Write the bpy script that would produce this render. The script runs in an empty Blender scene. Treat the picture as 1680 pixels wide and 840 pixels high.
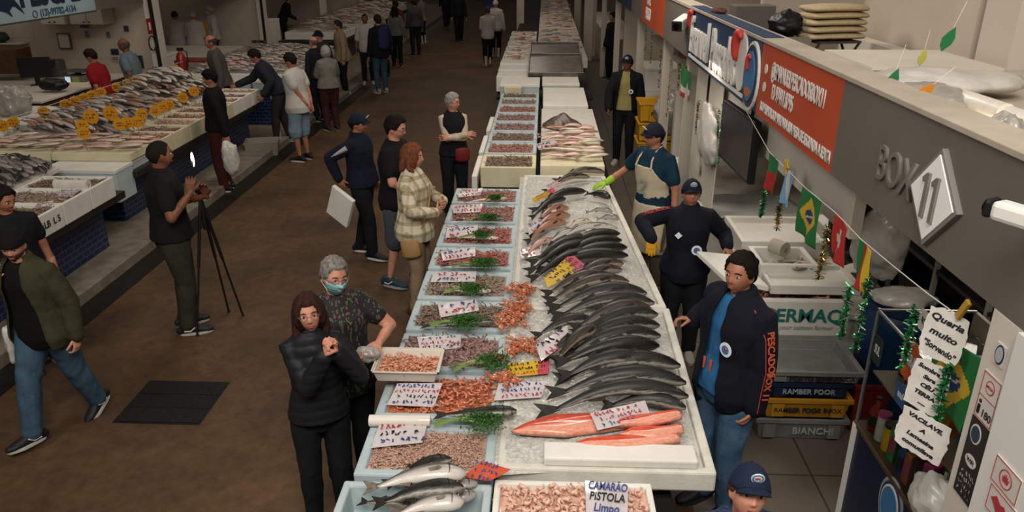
import bpy, bmesh, math, random
import numpy as np
from mathutils import Vector, Matrix, Euler, noise
rnd = random.Random(7)
PI = math.pi
S = bpy.context.scene
COL = S.collection
def hexc(h, a=1.0):
    h = h.lstrip('#'); r = []
    for i in (0, 2, 4):
        v = int(h[i:i+2], 16)/255
        r.append(v/12.92 if v <= .04045 else ((v+.055)/1.055)**2.4)
    return (r[0], r[1], r[2], a)
# ---------------------------------------------------------------- camera, sky, lamps, exposure
CAMH = 3.35
cam = bpy.data.cameras.new('camera'); camo = bpy.data.objects.new('camera', cam); COL.objects.link(camo)
cam.sensor_width = 36; cam.lens = 36*1260/1680; cam.clip_end = 200
camo.location = (0, 0, CAMH); camo.rotation_euler = (math.radians(90-22.2313), 0, math.radians(2.3138))
S.camera = camo
S.view_settings.view_transform = 'Standard'; S.view_settings.look = 'None'
S.view_settings.gamma = 1; S.view_settings.use_curve_mapping = False
S.view_settings.exposure = 0.0
w = bpy.data.worlds.new('world'); S.world = w; w.use_nodes = True
w.node_tree.nodes['Background'].inputs[0].default_value = (1.0, .86, .74, 1)
w.node_tree.nodes['Background'].inputs[1].default_value = .085
def area(name, loc, target, size, power, color=(1, .93, .84), sy=None):
    l = bpy.data.lights.new(name, 'AREA'); l.energy = power; l.color = color; l.size = size
    if sy: l.shape = 'RECTANGLE'; l.size_y = sy
    o = bpy.data.objects.new(name, l); COL.objects.link(o); o.location = loc
    o.rotation_euler = (Vector(target)-Vector(loc)).to_track_quat('-Z', 'Y').to_euler()
    return o
area('hall_window_light', (.3, -1.0, 6.6), (0.1, 4.0, .6), 3.4, 430, (1, .95, .88), 2.4)
area('side_fill_light', (-4.2, 1.0, 6.4), (1.6, 3.6, 2.0), 2.2, 180, (1, .95, .88))  # unseen fill, added to brighten the right-hand sign band and wall
area('unseen_overhead_light', (-3.2, 11, 6.8), (-4.2, 12, 0), 2.5, 95, (1, .88, .76))  # unseen overhead area lights, put in to light the farther hall
area('unseen_overhead_light', (0.2, 12, 6.8), (0, 12, 0), 2.5, 80, (1, .88, .76))
area('unseen_overhead_light', (-1.5, 24, 6.8), (-1.5, 24, 0), 3, 95, (1, .84, .7))
area('unseen_stall_light', (2.6, 6.6, 2.36), (2.5, 6.6, 0), .5, 22, (1, .9, .78), 3.5)
area('unseen_stall_light', (-8.2, 12.5, 3.4), (-8.4, 12.5, 0), .5, 14, (1, .86, .72), 4)
area('unseen_stall_light', (2.3, 3.9, 2.38), (1.9, 3.2, .8), .3, 14, (1, .92, .82), .9)  # unseen light added to brighten the glass case and its goods
area('unseen_overhead_light', (.5, 8.5, 4.7), (1.7, 9, 1.2), 1.2, 75, (1, .92, .82))  # unseen fill added above the view to lift the stall-front panels
area('upper_room_light', (2.4, 4.5, 5.6), (2.6, 5.0, 2), 1.6, 24, (1, .9, .8))
# ---------------------------------------------------------------- pixel-to-point helper (photo frame 1680x840)
_p, _y = math.radians(22.2313), math.radians(2.3138)
_F = Vector((-math.sin(_y)*math.cos(_p), math.cos(_y)*math.cos(_p), -math.sin(_p)))
_R = Vector((math.cos(_y), math.sin(_y), 0)); _U = _R.cross(_F)
def ray(px, py): return _F + _R*((px-840)/1260) - _U*((py-420)/1260)
def G(px, py, z=0.0): r = ray(px, py); return Vector((0, 0, CAMH)) + r*((z-CAMH)/r.z)
def GX(px, py, x): r = ray(px, py); return Vector((0, 0, CAMH)) + r*(x/r.x)
def GY(px, py, y): r = ray(px, py); return Vector((0, 0, CAMH)) + r*(y/r.y)
# ---------------------------------------------------------------- materials
_mats = {}
def nt(name):
    m = bpy.data.materials.new(name); m.use_nodes = True
    t = m.node_tree; return m, t, t.nodes['Principled BSDF']
def mat(name, c1, c2=None, rough=.6, scale=8, metal=0, bump=0, bscale=None, spec=.4, trans=0, alpha=1, emit=0, detail=4, coords='Object', stretch=None, contrast=(.35, .65), coat=0, sheen=0, ior=1.45, sss=0):
    if name in _mats: return _mats[name]
    m, t, b = nt(name); _mats[name] = m
    N = t.nodes; L = t.links
    c1 = hexc(c1) if isinstance(c1, str) else c1
    b.inputs['Base Color'].default_value = c1
    b.inputs['Roughness'].default_value = rough; b.inputs['Metallic'].default_value = metal
    b.inputs['Specular IOR Level'].default_value = spec; b.inputs['IOR'].default_value = ior
    b.inputs['Transmission Weight'].default_value = trans; b.inputs['Alpha'].default_value = alpha
    b.inputs['Coat Weight'].default_value = coat; b.inputs['Sheen Weight'].default_value = sheen
    b.inputs['Subsurface Weight'].default_value = sss; b.inputs['Subsurface Radius'].default_value = (.02, .008, .005)
    if emit:
        b.inputs['Emission Color'].default_value = c1; b.inputs['Emission Strength'].default_value = emit
    tc = N.new('ShaderNodeTexCoord'); vec = tc.outputs[coords]
    if stretch:
        mp = N.new('ShaderNodeMapping'); mp.inputs['Scale'].default_value = stretch; L.new(vec, mp.inputs[0]); vec = mp.outputs[0]
    if c2 is not None:
        c2 = hexc(c2) if isinstance(c2, str) else c2
        n = N.new('ShaderNodeTexNoise'); n.inputs['Scale'].default_value = scale; n.inputs['Detail'].default_value = detail; n.inputs['Roughness'].default_value = .6
        L.new(vec, n.inputs['Vector'])
        r = N.new('ShaderNodeValToRGB'); r.color_ramp.elements[0].position = contrast[0]; r.color_ramp.elements[1].position = contrast[1]
        r.color_ramp.elements[0].color = c1; r.color_ramp.elements[1].color = c2
        L.new(n.outputs[0], r.inputs[0]); L.new(r.outputs[0], b.inputs['Base Color'])
    if bump:
        n2 = N.new('ShaderNodeTexNoise'); n2.inputs['Scale'].default_value = bscale or scale*3; n2.inputs['Detail'].default_value = 3
        L.new(vec, n2.inputs['Vector'])
        bp = N.new('ShaderNodeBump'); bp.inputs['Strength'].default_value = bump; bp.inputs['Distance'].default_value = .01
        L.new(n2.outputs[0], bp.inputs['Height']); L.new(bp.outputs[0], b.inputs['Normal'])
    return m
def ramp_uv(name, stops, rough=.3, noise_amt=.12, scale=30, coat=.3, stretch=(1, 4, 1), bump=.15):
    """colour laid along the v of the UV map (belly 0 .. back 1), broken up by noise"""
    m, t, b = nt(name); N = t.nodes; L = t.links; _mats[name] = m
    uv = N.new('ShaderNodeUVMap'); sp = N.new('ShaderNodeSeparateXYZ'); L.new(uv.outputs[0], sp.inputs[0])
    tc = N.new('ShaderNodeTexCoord'); mp = N.new('ShaderNodeMapping'); mp.inputs['Scale'].default_value = stretch
    L.new(tc.outputs['Object'], mp.inputs[0])
    n = N.new('ShaderNodeTexNoise'); n.inputs['Scale'].default_value = scale; n.inputs['Detail'].default_value = 5; L.new(mp.outputs[0], n.inputs['Vector'])
    a = N.new('ShaderNodeMath'); a.operation = 'MULTIPLY_ADD'; a.inputs[1].default_value = noise_amt*2; L.new(n.outputs[0], a.inputs[0])
    s = N.new('ShaderNodeMath'); s.operation = 'SUBTRACT'; s.inputs[1].default_value = noise_amt; L.new(sp.outputs[1], s.inputs[0]); L.new(s.outputs[0], a.inputs[2])
    r = N.new('ShaderNodeValToRGB'); e = r.color_ramp.elements
    while len(e) < len(stops): e.new(.5)
    for k, (p, c) in enumerate(stops): e[k].position = p; e[k].color = hexc(c)
    L.new(a.outputs[0], r.inputs[0]); L.new(r.outputs[0], b.inputs['Base Color'])
    b.inputs['Roughness'].default_value = rough; b.inputs['Coat Weight'].default_value = coat; b.inputs['Coat Roughness'].default_value = .2
    bp = N.new('ShaderNodeBump'); bp.inputs['Strength'].default_value = bump; bp.inputs['Distance'].default_value = .004
    n3 = N.new('ShaderNodeTexVoronoi'); n3.inputs['Scale'].default_value = 140; L.new(tc.outputs['Object'], n3.inputs['Vector'])
    L.new(n3.outputs[0], bp.inputs['Height']); L.new(bp.outputs[0], b.inputs['Normal'])
    return m
# ---------------------------------------------------------------- mesh builder
class MB:
    def __init__(s): s.v = []; s.f = []; s.m = []
    def add(s, vs, fs, mi=0, M=None):
        o = len(s.v)
        for p in vs:
            p = Vector(p); s.v.append(tuple(M @ p) if M is not None else tuple(p))
        for q in fs: s.f.append(tuple(i+o for i in q)); s.m.append(mi)
        return s
    def box(s, a, b, mi=0, M=None):
        x0, y0, z0 = a; x1, y1, z1 = b
        return s.add([(x0,y0,z0),(x1,y0,z0),(x1,y1,z0),(x0,y1,z0),(x0,y0,z1),(x1,y0,z1),(x1,y1,z1),(x0,y1,z1)],
                     [(0,3,2,1),(4,5,6,7),(0,1,5,4),(1,2,6,5),(2,3,7,6),(3,0,4,7)], mi, M)
    def cbox(s, c, size, rot=(0,0,0), mi=0):
        M = Matrix.Translation(c) @ Euler(rot).to_matrix().to_4x4()
        h = [x/2 for x in size]
        return s.box((-h[0],-h[1],-h[2]), tuple(h), mi, M)
    def tube(s, pts, r, seg=8, mi=0, caps=True, ref=(1,0,0), round_end=0):
        pts = [Vector(p) for p in pts]; n = len(pts)
        if not isinstance(r, (list, tuple)): r = [r]*n
        r = [q if isinstance(q, (list, tuple)) else (q, q) for q in r]
        if round_end:
            k = round_end
            d0 = (pts[0]-pts[1]).normalized(); d1 = (pts[-1]-pts[-2]).normalized()
            pts = [pts[0]+d0*r[0][1]*.85, pts[0]+d0*r[0][1]*.5]+pts+[pts[-1]+d1*r[-1][1]*.5, pts[-1]+d1*r[-1][1]*.85]
            r = [(r[0][0]*.35, r[0][1]*.35), (r[0][0]*.8, r[0][1]*.8)]+r+[(r[-1][0]*.8, r[-1][1]*.8), (r[-1][0]*.35, r[-1][1]*.35)]
            n = len(pts)
        ref = Vector(ref); vs = []
        for i, p in enumerate(pts):
            t = (pts[min(i+1, n-1)]-pts[max(i-1, 0)]); t = t.normalized() if t.length > 1e-9 else Vector((0,0,1))
            a = ref - t*ref.dot(t)
            if a.length < 1e-3: a = Vector((0,1,0)) - t*t.y
            if a.length < 1e-3: a = Vector((0,0,1)) - t*t.z
            a.normalize(); b = t.cross(a)
            for k in range(seg):
                th = 2*PI*k/seg; vs.append(p + a*math.cos(th)*r[i][0] + b*math.sin(th)*r[i][1])
        fs = [(i*seg+k, i*seg+(k+1)%seg, (i+1)*seg+(k+1)%seg, (i+1)*seg+k) for i in range(n-1) for k in range(seg)]
        if caps: fs += [tuple(reversed(range(seg))), tuple((n-1)*seg+k for k in range(seg))]
        return s.add(vs, fs, mi)
    def ell(s, c, rad, rot=(0,0,0), mi=0, nu=12, nv=8, M=None):
        if M is None: M = Matrix.Translation(c) @ (Euler(rot).to_matrix().to_4x4())
        vs = [(0, 0, rad[2])]
        for i in range(1, nv):
            ph = PI*i/nv
            for k in range(nu):
                th = 2*PI*k/nu; vs.append((rad[0]*math.sin(ph)*math.cos(th), rad[1]*math.sin(ph)*math.sin(th), rad[2]*math.cos(ph)))
        vs.append((0, 0, -rad[2])); L = len(vs)-1; fs = []
        for k in range(nu): fs.append((0, 1+k, 1+(k+1)%nu)); fs.append((L, 1+(nv-2)*nu+(k+1)%nu, 1+(nv-2)*nu+k))
        for i in range(nv-2):
            for k in range(nu): fs.append((1+i*nu+k, 1+(i+1)*nu+k, 1+(i+1)*nu+(k+1)%nu, 1+i*nu+(k+1)%nu))
        return s.add(vs, fs, mi, M)
    def prism(s, outline, d0, d1, axis='z', mi=0, M=None):
        n = len(outline)
        def P(a, b, d): return {'z': (a, b, d), 'x': (d, a, b), 'y': (a, d, b)}[axis]
        vs = [P(a, b, d0) for a, b in outline] + [P(a, b, d1) for a, b in outline]
        fs = [tuple(reversed(range(n))), tuple(range(n, 2*n))] + [(i, (i+1)%n, n+(i+1)%n, n+i) for i in range(n)]
        return s.add(vs, fs, mi, M)
    def lathe(s, prof, c=(0,0,0), seg=16, mi=0, M=None):
        T = Matrix.Translation(c) if M is None else M
        vs = []; n = len(prof)
        for r, z in prof:
            for k in range(seg): vs.append((r*math.cos(2*PI*k/seg), r*math.sin(2*PI*k/seg), z))
        fs = [(i*seg+k, i*seg+(k+1)%seg, (i+1)*seg+(k+1)%seg, (i+1)*seg+k) for i in range(n-1) for k in range(seg)]
        fs += [tuple(reversed(range(seg))), tuple((n-1)*seg+k for k in range(seg))]
        return s.add(vs, fs, mi, T)
    def mesh(s, name='m'):
        me = bpy.data.meshes.new(name); me.from_pydata(s.v, [], s.f); me.polygons.foreach_set('material_index', s.m); return me
    def build(s, name, mats, parent=None, loc=None, rotz=0, smooth=False, bevel=0, rot=None, fix=True):
        me = s.mesh(name)
        if fix:
            bm = bmesh.new(); bm.from_mesh(me); bmesh.ops.recalc_face_normals(bm, faces=bm.faces); bm.to_mesh(me); bm.free()
        return link(name, me, mats, parent, loc, rotz, smooth, bevel, rot)
def link(name, me, mats, parent=None, loc=None, rotz=0, smooth=False, bevel=0, rot=None):
    if not isinstance(mats, (list, tuple)): mats = [mats]
    if not me.materials:
        for m in mats: me.materials.append(m)
    if smooth: me.polygons.foreach_set('use_smooth', [True]*len(me.polygons))
    o = bpy.data.objects.new(name, me); COL.objects.link(o)
    if loc is not None: o.location = loc
    o.rotation_euler = rot if rot is not None else (0, 0, rotz)
    if parent is not None: o.parent = parent
    if bevel:
        b = o.modifiers.new('bevel', 'BEVEL'); b.width = bevel; b.segments = 2; b.limit_method = 'ANGLE'; b.angle_limit = math.radians(40)
    return o
def tag(o, label, cat, group=None, kind=None):
    o['label'] = label; o['category'] = cat
    if group: o['group'] = group
    if kind: o['kind'] = kind
    return o
def empty(name, label, cat, loc=(0,0,0), rotz=0, group=None, rot=None):
    o = bpy.data.objects.new(name, None); COL.objects.link(o); o.location = loc; o.rotation_euler = rot if rot else (0,0,rotz)
    o.empty_display_size = .1
    return tag(o, label, cat, group)
def struct(o): o['kind'] = 'structure'; return o
def dup(root, loc, rot=(0,0,0), label=None, group=None, scale=None):
    r = root.copy(); COL.objects.link(r); r.location = loc; r.rotation_euler = rot
    if label: r['label'] = label
    if group: r['group'] = group
    if scale: r.scale = scale if isinstance(scale, tuple) else (scale,)*3
    for ch in root.children:
        c = ch.copy(); COL.objects.link(c); c.parent = r
        for g in ch.children:
            d = g.copy(); COL.objects.link(d); d.parent = c
    return r
def ev_mesh(o):
    dg = bpy.context.evaluated_depsgraph_get(); dg.update()
    me = bpy.data.meshes.new_from_object(o.evaluated_get(dg)); return me
def remesh(mb, voxel, smooth_it=4):
    """union the overlapping closed shapes into one continuous surface"""
    me = mb.mesh(); bm = bmesh.new(); bm.from_mesh(me); bmesh.ops.recalc_face_normals(bm, faces=bm.faces); bm.to_mesh(me); bm.free()
    o = bpy.data.objects.new('tmp', me); COL.objects.link(o)
    r = o.modifiers.new('r', 'REMESH'); r.mode = 'VOXEL'; r.voxel_size = voxel; r.use_smooth_shade = True
    if smooth_it: k = o.modifiers.new('s', 'SMOOTH'); k.iterations = smooth_it; k.factor = .5
    out = ev_mesh(o); bpy.data.objects.remove(o); bpy.data.meshes.remove(me)
    out.materials.clear(); return out
def text_mesh(body, size, extrude=.002, bold=0, align='CENTER', sx=1.0, shear=0):
    c = bpy.data.curves.new('t', 'FONT'); c.body = body; c.size = size; c.extrude = extrude; c.offset = bold; c.align_x = align; c.align_y = 'CENTER'; c.shear = shear; c.resolution_u = 3
    o = bpy.data.objects.new('t', c); COL.objects.link(o); me = ev_mesh(o); bpy.data.objects.remove(o); me.materials.clear()
    if sx != 1:
        for v in me.vertices: v.co.x *= sx
    return me
def text(name, body, size, M, m, parent=None, **kw):
    """M maps text axes (x reading direction, y up, z towards the reader) to the parent's space"""
    me = text_mesh(body, size, **kw); me.transform(M); return link(name, me, m, parent)
def frame(o, x, y):
    x = Vector(x).normalized(); y = Vector(y); y = (y-x*y.dot(x)).normalized(); z = x.cross(y)
    return Matrix(((x.x,y.x,z.x,o[0]),(x.y,y.y,z.y,o[1]),(x.z,y.z,z.z,o[2]),(0,0,0,1)))
def scribble(w, h, lines, seed=0, thick=.004, wobble=1.0):
    """rows of handwriting-like strokes on a card in its local xy plane"""
    R = random.Random(seed); mb = MB(); cols = []
    for li in range(lines):
        y = h/2 - h*(li+.5)/lines; x = -w/2 + w*R.uniform(.02, .12); ch = h/lines*.74
        while x < w/2*R.uniform(.75, .95):
            cw = ch*R.uniform(.45, .75); k = R.choice((4, 4, 5, 6)); prev = None
            for j in range(k):
                p = Vector((x+cw*R.uniform(0, 1), y+ch*R.uniform(-.5, .5), .0012))
                if prev is not None:
                    d = (p-prev); 
                    if d.length > 1e-4:
                        nrm = Vector((-d.y, d.x, 0)).normalized()*thick/2
                        mb.add([prev-nrm, p-nrm, p+nrm, prev+nrm], [(0,1,2,3)], li % 3)
                prev = p
            x += cw*1.25
            if R.random() < .15: x += cw
    return mb
# ---------------------------------------------------------------- people
SKIN = {'tan': ('#a9745a', '#98624a'), 'light': ('#c99178', '#b87c66'), 'brown': ('#7d5038', '#6d432f')}
def skin_mat(k): return mat('skin_'+k, SKIN[k][0], SKIN[k][1], rough=.5, scale=14, spec=.35, sss=.05)
def ik(a, t, l1, l2, pole):
    a, t = Vector(a), Vector(t); d = t-a; D = d.length
    if D > (l1+l2)*.995: d = d.normalized()*(l1+l2)*.995; t = a+d; D = d.length
    D = max(D, .08); u = d.normalized(); x = (l1*l1-l2*l2+D*D)/(2*D); h = math.sqrt(max(0, l1*l1-x*x))
    p = Vector(pole); p = p-u*p.dot(u)
    if p.length < 1e-4: p = Vector((0, -1, 0))
    return a+u*x+p.normalized()*h, t
def head_pt(d, f=0):
    """unit direction -> point of the head surface (face to +Y, centre between the ears)"""
    x, y, z = d
    X = .074*x; Y = (.094 if y > 0 else .102)*y; Z = (.116 if z < 0 else .112)*z
    if z < 0:
        k = -z; X *= 1-.30*k**1.5
        if y < 0: Y *= 1-.42*min(1, k*1.3)
        else: Y *= 1-.05*k
    if y > 0:
        g = lambda cx, cz, sx, sz: math.exp(-((x-cx)/sx)**2-((z-cz)/sz)**2)
        Y -= .010*(g(.36, .03, .17, .13)+g(-.36, .03, .17, .13))
        Y += .005*(g(.34, .24, .22, .07)+g(-.34, .24, .22, .07))
        nz = 0
        if -.36 < z < .12: nz = ((.12-z)/.40)
        if z <= -.26: nz *= max(0, (z+.36)/.10)
        Y += .026*nz*math.exp(-(x/(.08+.10*nz))**2)
        Y += .006*g(0, -.52, .20, .05)+.005*g(0, -.62, .16, .05) - .004*g(0, -.70, .2, .04)
        Y += .010*g(0, -.88, .22, .12)
        Y += .003*(g(.45, -.28, .2, .2)+g(-.45, -.28, .2, .2))
    return Vector((X, Y, Z))
def head_mb(mb, M, nu=40, nv=30):
    vs = []; fs = []
    for i in range(nv+1):
        ph = PI*i/nv
        for k in range(nu):
            th = 2*PI*k/nu
            vs.append(M @ head_pt((math.sin(ph)*math.sin(th), math.sin(ph)*math.cos(th), math.cos(ph))))
    for i in range(nv):
        for k in range(nu): fs.append((i*nu+k, (i+1)*nu+k, (i+1)*nu+(k+1)%nu, i*nu+(k+1)%nu))
    fs += [tuple(range(nu)), tuple(nv*nu+k for k in reversed(range(nu)))]
    mb.add(vs, fs)
    for sx in (1, -1):
        MM = M @ Matrix.Translation((sx*.074, -.006, -.012)) @ Euler((0.15, sx*.1, sx*-.45)).to_matrix().to_4x4()
        mb.ell((0,0,0), (.008, .018, .031), M=MM, nu=8, nv=8)
def hand_mb(mb, wrist, d, nrm, side, curl=.5, spread=1.0, thumb=.5, k=1.0):
    """d: direction of fingers, nrm: palm-facing direction, side=+1 thumb towards d x nrm"""
    d = Vector(d).normalized(); nrm = Vector(nrm); nrm = (nrm-d*nrm.dot(d)).normalized(); t = d.cross(nrm)*side
    W = Vector(wrist)
    mb.tube([W-d*.02, W+d*.012, W+d*.04, W+d*.082], [(.024,.018),(.030,.017),(.040,.016),(.041,.013)], seg=10, ref=t, round_end=1)
    for i, (ox, L, r) in enumerate(((.031, .070, .0088), (.011, .080, .009), (-.010, .074, .0088), (-.029, .058, .0078))):
        p = W+d*.078+t*ox; pts = [p-d*.02, p]; a = curl*.55; dd = (d+t*ox*3.2*spread).normalized()
        ax = dd.cross(nrm)
        for j, f in enumerate((.45, .32, .25)):
            dd = Matrix.Rotation(a*(1 if j else .8), 3, ax) @ dd; p = p+dd*L*f; pts.append(p); a = curl*.9
        mb.tube(pts, [r, r*1.05, r, r*.93, r*.78], seg=7, round_end=1)
    p = W+d*.022+t*.022; dd = (d*.75+t*.75+nrm*thumb*.6).normalized(); pts = [p-t*.01, p]
    for j, f in enumerate((.036, .030, .024)):
        p = p+dd*f; pts.append(p); dd = (dd+d*.25-t*.12*curl+nrm*.35*curl).normalized()
    mb.tube(pts, [.013, .0125, .011, .0095, .0075], seg=7, round_end=1)
def displace(me, fn):
    n = len(me.vertices); co = np.empty(n*3); me.vertices.foreach_get('co', co); nr = np.empty(n*3); me.vertices.foreach_get('normal', nr)
    co = co.reshape(-1, 3); nr = nr.reshape(-1, 3)
    d = np.array([fn(Vector(p)) for p in co]); co += nr*d[:, None]; me.vertices.foreach_set('co', co.ravel()); me.update()
def cut(me, keep):
    bm = bmesh.new(); bm.from_mesh(me); kill = [v for v in bm.verts if not keep(v.co)]
    bmesh.ops.delete(bm, geom=kill, context='VERTS')
    for _ in range(8):
        nw = {}
        for v in bm.verts:
            nb = [e.other_vert(v) for e in v.link_edges if e.is_boundary]
            if len(nb) == 2: nw[v] = v.co*.4+(nb[0].co+nb[1].co)*.3
        for v, c_ in nw.items(): v.co = c_
    bm.to_mesh(me); bm.free(); return me
def cloth(name, color, c2=None, **kw):
    return mat(name, color, c2, rough=kw.pop('rough', .85), scale=kw.pop('scale', 10), bump=kw.pop('bump', .25), bscale=kw.pop('bscale', 60), spec=kw.pop('spec', .2), **kw)
def person(label, loc, face=0, H=1.72, fat=1.0, sw=None, skin='tan', female=False, belly=0, top=None, outer=None, bottom=None, shoes=None,
           hair=None, hat=None, lean=0, side=0, twist=0, head=(0, 0, 0), rh=(.26, .04, .86), lh=(-.26, .04, .86), rf=(.10, .0), lf=(-.10, .0),
           ry=-8, ly=8, rpole=(.5, -1, -.2), lpole=(-.5, -1, -.2), rhand=None, lhand=None, vox=.009, glasses=None, mask=False, extras=None, gloves=None, beard=None, rhw=None, lhw=None, apron=None, rkz=0, lkz=0, group=None, hip=(0, 0, .935), brow='#1d1512'):
    """local frame: faces +Y, own right hand on +X. head=(yaw, pitch down, roll) in degrees"""
    k_ = H/1.72; W2L = Matrix.Rotation(-math.radians(face), 3, 'Z'); lc = Vector((loc[0], loc[1], loc[2] if len(loc) > 2 else 0))
    loc = tuple(lc)
    if rhw: rh = tuple(W2L @ (Vector(rhw)-lc)/k_)
    if lhw: lh = tuple(W2L @ (Vector(lhw)-lc)/k_)
    for hd in (rhand, lhand):
        if hd and 'dw' in hd: hd['d'] = tuple(W2L @ Vector(hd['dw']))
        if hd and 'nw' in hd: hd['n'] = tuple(W2L @ Vector(hd['nw']))
    root = empty('person', label, 'person', loc, math.radians(face), group); root.scale = (H/1.72,)*3
    far = vox > .012; R_ = random.Random(label)
    sw = sw or (.142 if female else .168)
    hip = Vector(hip)
    Rt = Euler((-math.radians(lean), math.radians(side), 0)).to_matrix() @ Matrix.Rotation(math.radians(twist), 3, 'Z')
    Rh = Euler((-math.radians(lean)*.5, math.radians(side)*.5, 0)).to_matrix() @ Matrix.Rotation(math.radians(twist)*.4, 3, 'Z')
    T = lambda x, y, z: hip + (Rt if z > .12 else Rh) @ Vector((x, y, z))
    neck = T(0, -.005, .545); sR = T(sw, -.01, .455); sL = T(-sw, -.01, .455); cR = T(sw*.42, -.01, .485); cL = T(-sw*.42, -.01, .485)
    Mh = Matrix.Translation(neck + Rt @ Vector((0, .018, .045)) + Vector((0, 0, .075))) @ (Matrix.Rotation(math.radians(twist+head[0]), 4, 'Z') @ Euler((-math.radians(lean*.35+head[1]), math.radians(head[2]+side*.4), 0)).to_matrix().to_4x4())
    hR = Rh @ Vector((.088, 0, -.02))+hip; hL = Rh @ Vector((-.088, 0, -.02))+hip
    def foot(f, sgn): return Vector((f[0], f[1], f[2] if len(f) > 2 else .085))
    aR, aL = foot(rf, 1), foot(lf, -1)
    kR, aR = ik(hR, aR, .418, .412, (.08, 1, rkz)); kL, aL = ik(hL, aL, .418, .412, (-.08, 1, lkz))
    eR, wR = ik(sR, rh, .285, .255, rpole); eL, wL = ik(sL, lh, .285, .255, lpole)
    B = fat; bw = .94 if female else 1.0
    spine = [(-.13, .115, .10), (-.04, .165 if female else .155, .118), (.06, .155 if female else .15, .112), (.17, .132 if female else .145, .105), (.28, .145 if female else .162, .112), (.38, .16 if female else .178, .115), (.455, .145 if female else .165, .095), (.505, .10 if female else .12, .075), (.54, .058, .058)]
    def torso(mb, mg, zlo=-9, zhi=9, seg=20, flare=0):
        pts = []; rr = []
        for z, a, b in spine:
            if z < zlo or z > zhi: continue
            f = B if z < .45 else 1+(B-1)*.4
            by = belly*math.exp(-((z-.08)/.13)**2)
            bust = .018*math.exp(-((z-.33)/.07)**2) if female else 0
            fl = flare*max(0, .2-z)
            pts.append(T(0, by*.55+bust*.6, z)); rr.append((a*f*bw*(1 if female else 1)+mg+fl, b*f+by*.55+bust*.5+mg+fl))
        mb.tube(pts, rr, seg=seg, ref=Rt @ Vector((1, 0, 0)))
    def arm(mb, s, e, w_, mg, t1=1.0, cuff=0):
        ci = cR if (s-sR).length < 1e-6 else cL; s0 = ci
        r0 = [.052*min(B, 1.25)+mg, .052*min(B, 1.3)+mg, .043*min(B, 1.2)+mg, .041+mg]
        if t1 <= .5:
            mb.tube([s0, s, s.lerp(e, .5), s.lerp(e, t1*2)], [r0[0]*.8, r0[0], r0[1], r0[2]+.006], seg=12, round_end=1)
            return
        mb.tube([s0, s, s.lerp(e, .5), e], [r0[0]*.8]+r0[:3], seg=12, round_end=1)
        q = e.lerp(w_, min(1, (t1-.5)*2)); mb.tube([e, e.lerp(q, .35), q], [r0[3], .041+mg, (.030 if t1 >= 1 else .036)+mg+cuff], seg=12, round_end=1)
    def leg(mb, h, k, a, mg, t1=1.0, thin=1.0, skirtw=0):
        fb = 1+(B-1)*.8
        mb.tube([h+Vector((0,0,.05)), h.lerp(k, .25), h.lerp(k, .6), k.lerp(h, .0) if t1 > .5 else h.lerp(k, t1*2)], [(.085*fb+mg)*thin, (.088*fb+mg)*thin, (.072*fb+mg)*thin, (.058+mg+skirtw)*thin], seg=14, round_end=1)
        if t1 > .5:
            q = k.lerp(a, (t1-.5)*2); mb.tube([k, k.lerp(q, .3), k.lerp(q, .65), q], [(.056+mg)*thin, (.058+mg)*thin, (.048+mg)*thin, (.036+mg*1.3+skirtw)*thin], seg=12, round_end=1)
    # --- body: one continuous skin surface
    mb = MB(); torso(mb, -.012)
    mb.tube([T(0, -.012, .50), neck, Mh @ Vector((0, -.015, -.05))], [.062, .053, .054], seg=14)
    head_mb(mb, Mh, *((26, 20) if far else (44, 34)))
    for s_, e_, w_ in ((sR, eR, wR), (sL, eL, wL)): arm(mb, s_, e_, w_, -.006)
    for h_, k_, a_ in ((hR, kR, aR), (hL, kL, aL)): leg(mb, h_, k_, a_, -.008)
    me = remesh(mb, vox if not far else .013, 2 if not far else 1)
    hb = MB()
    for sgn, w_, e_, hd in ((1, wR, eR, rhand or {}), (-1, wL, eL, lhand or {})):
        d = Vector(hd.get('d', (w_-e_).normalized())); n_ = Vector(hd.get('n', (-sgn, .1, 0)))
        hand_mb(hb, w_, d, n_, hd.get('s', 1 if d.normalized().cross(n_).dot(Vector((-sgn*.3, 1, .5))) > 0 else -1), hd.get('curl', .55), hd.get('spread', 1), hd.get('thumb', .5))
        hb.tube([e_.lerp(w_, .45), e_.lerp(w_, .8), w_+(w_-e_).normalized()*.012], [.037, .030, .0255], seg=12)
    hands = remesh(hb, .0042, 1) if vox < .0095 else hb.mesh()
    # join: skin, eyes, lips
    bm = bmesh.new(); bm.from_mesh(me); bm.from_mesh(hands)
    for f in bm.faces: f.material_index = 0; f.smooth = True
    eb = MB()
    for sx in (1, -1):
        eb.ell((0,0,0), (.0145, .009, .0085), M=Mh @ Matrix.Translation((sx*.030, .0765, .004)), mi=1, nu=10, nv=6)
        eb.ell((0,0,0), (.0062, .004, .0068), M=Mh @ Matrix.Translation((sx*.030, .0835, .003)), mi=2, nu=8, nv=6)
        eb.ell((0,0,0), (.0165, .009, .0032), M=Mh @ Matrix.Translation((sx*.030, .0785, .012)), mi=0, nu=8, nv=5)
        eb.tube([Mh @ Vector((sx*.013, .0905, .022)), Mh @ Vector((sx*.030, .0895, .028)), Mh @ Vector((sx*.050, .076, .022))], [.0022, .0032, .0018], seg=6, mi=3)
    eb.ell((0,0,0), (.021, .006, .0036), M=Mh @ Matrix.Translation((0, .0835, -.0575)), mi=4, nu=10, nv=6)
    eb.ell((0,0,0), (.018, .006, .0042), M=Mh @ Matrix.Translation((0, .0835, -.066)), mi=4, nu=10, nv=6)
    em = eb.mesh(); n0 = len(bm.faces); bm.from_mesh(em); bm.faces.ensure_lookup_table()
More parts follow.
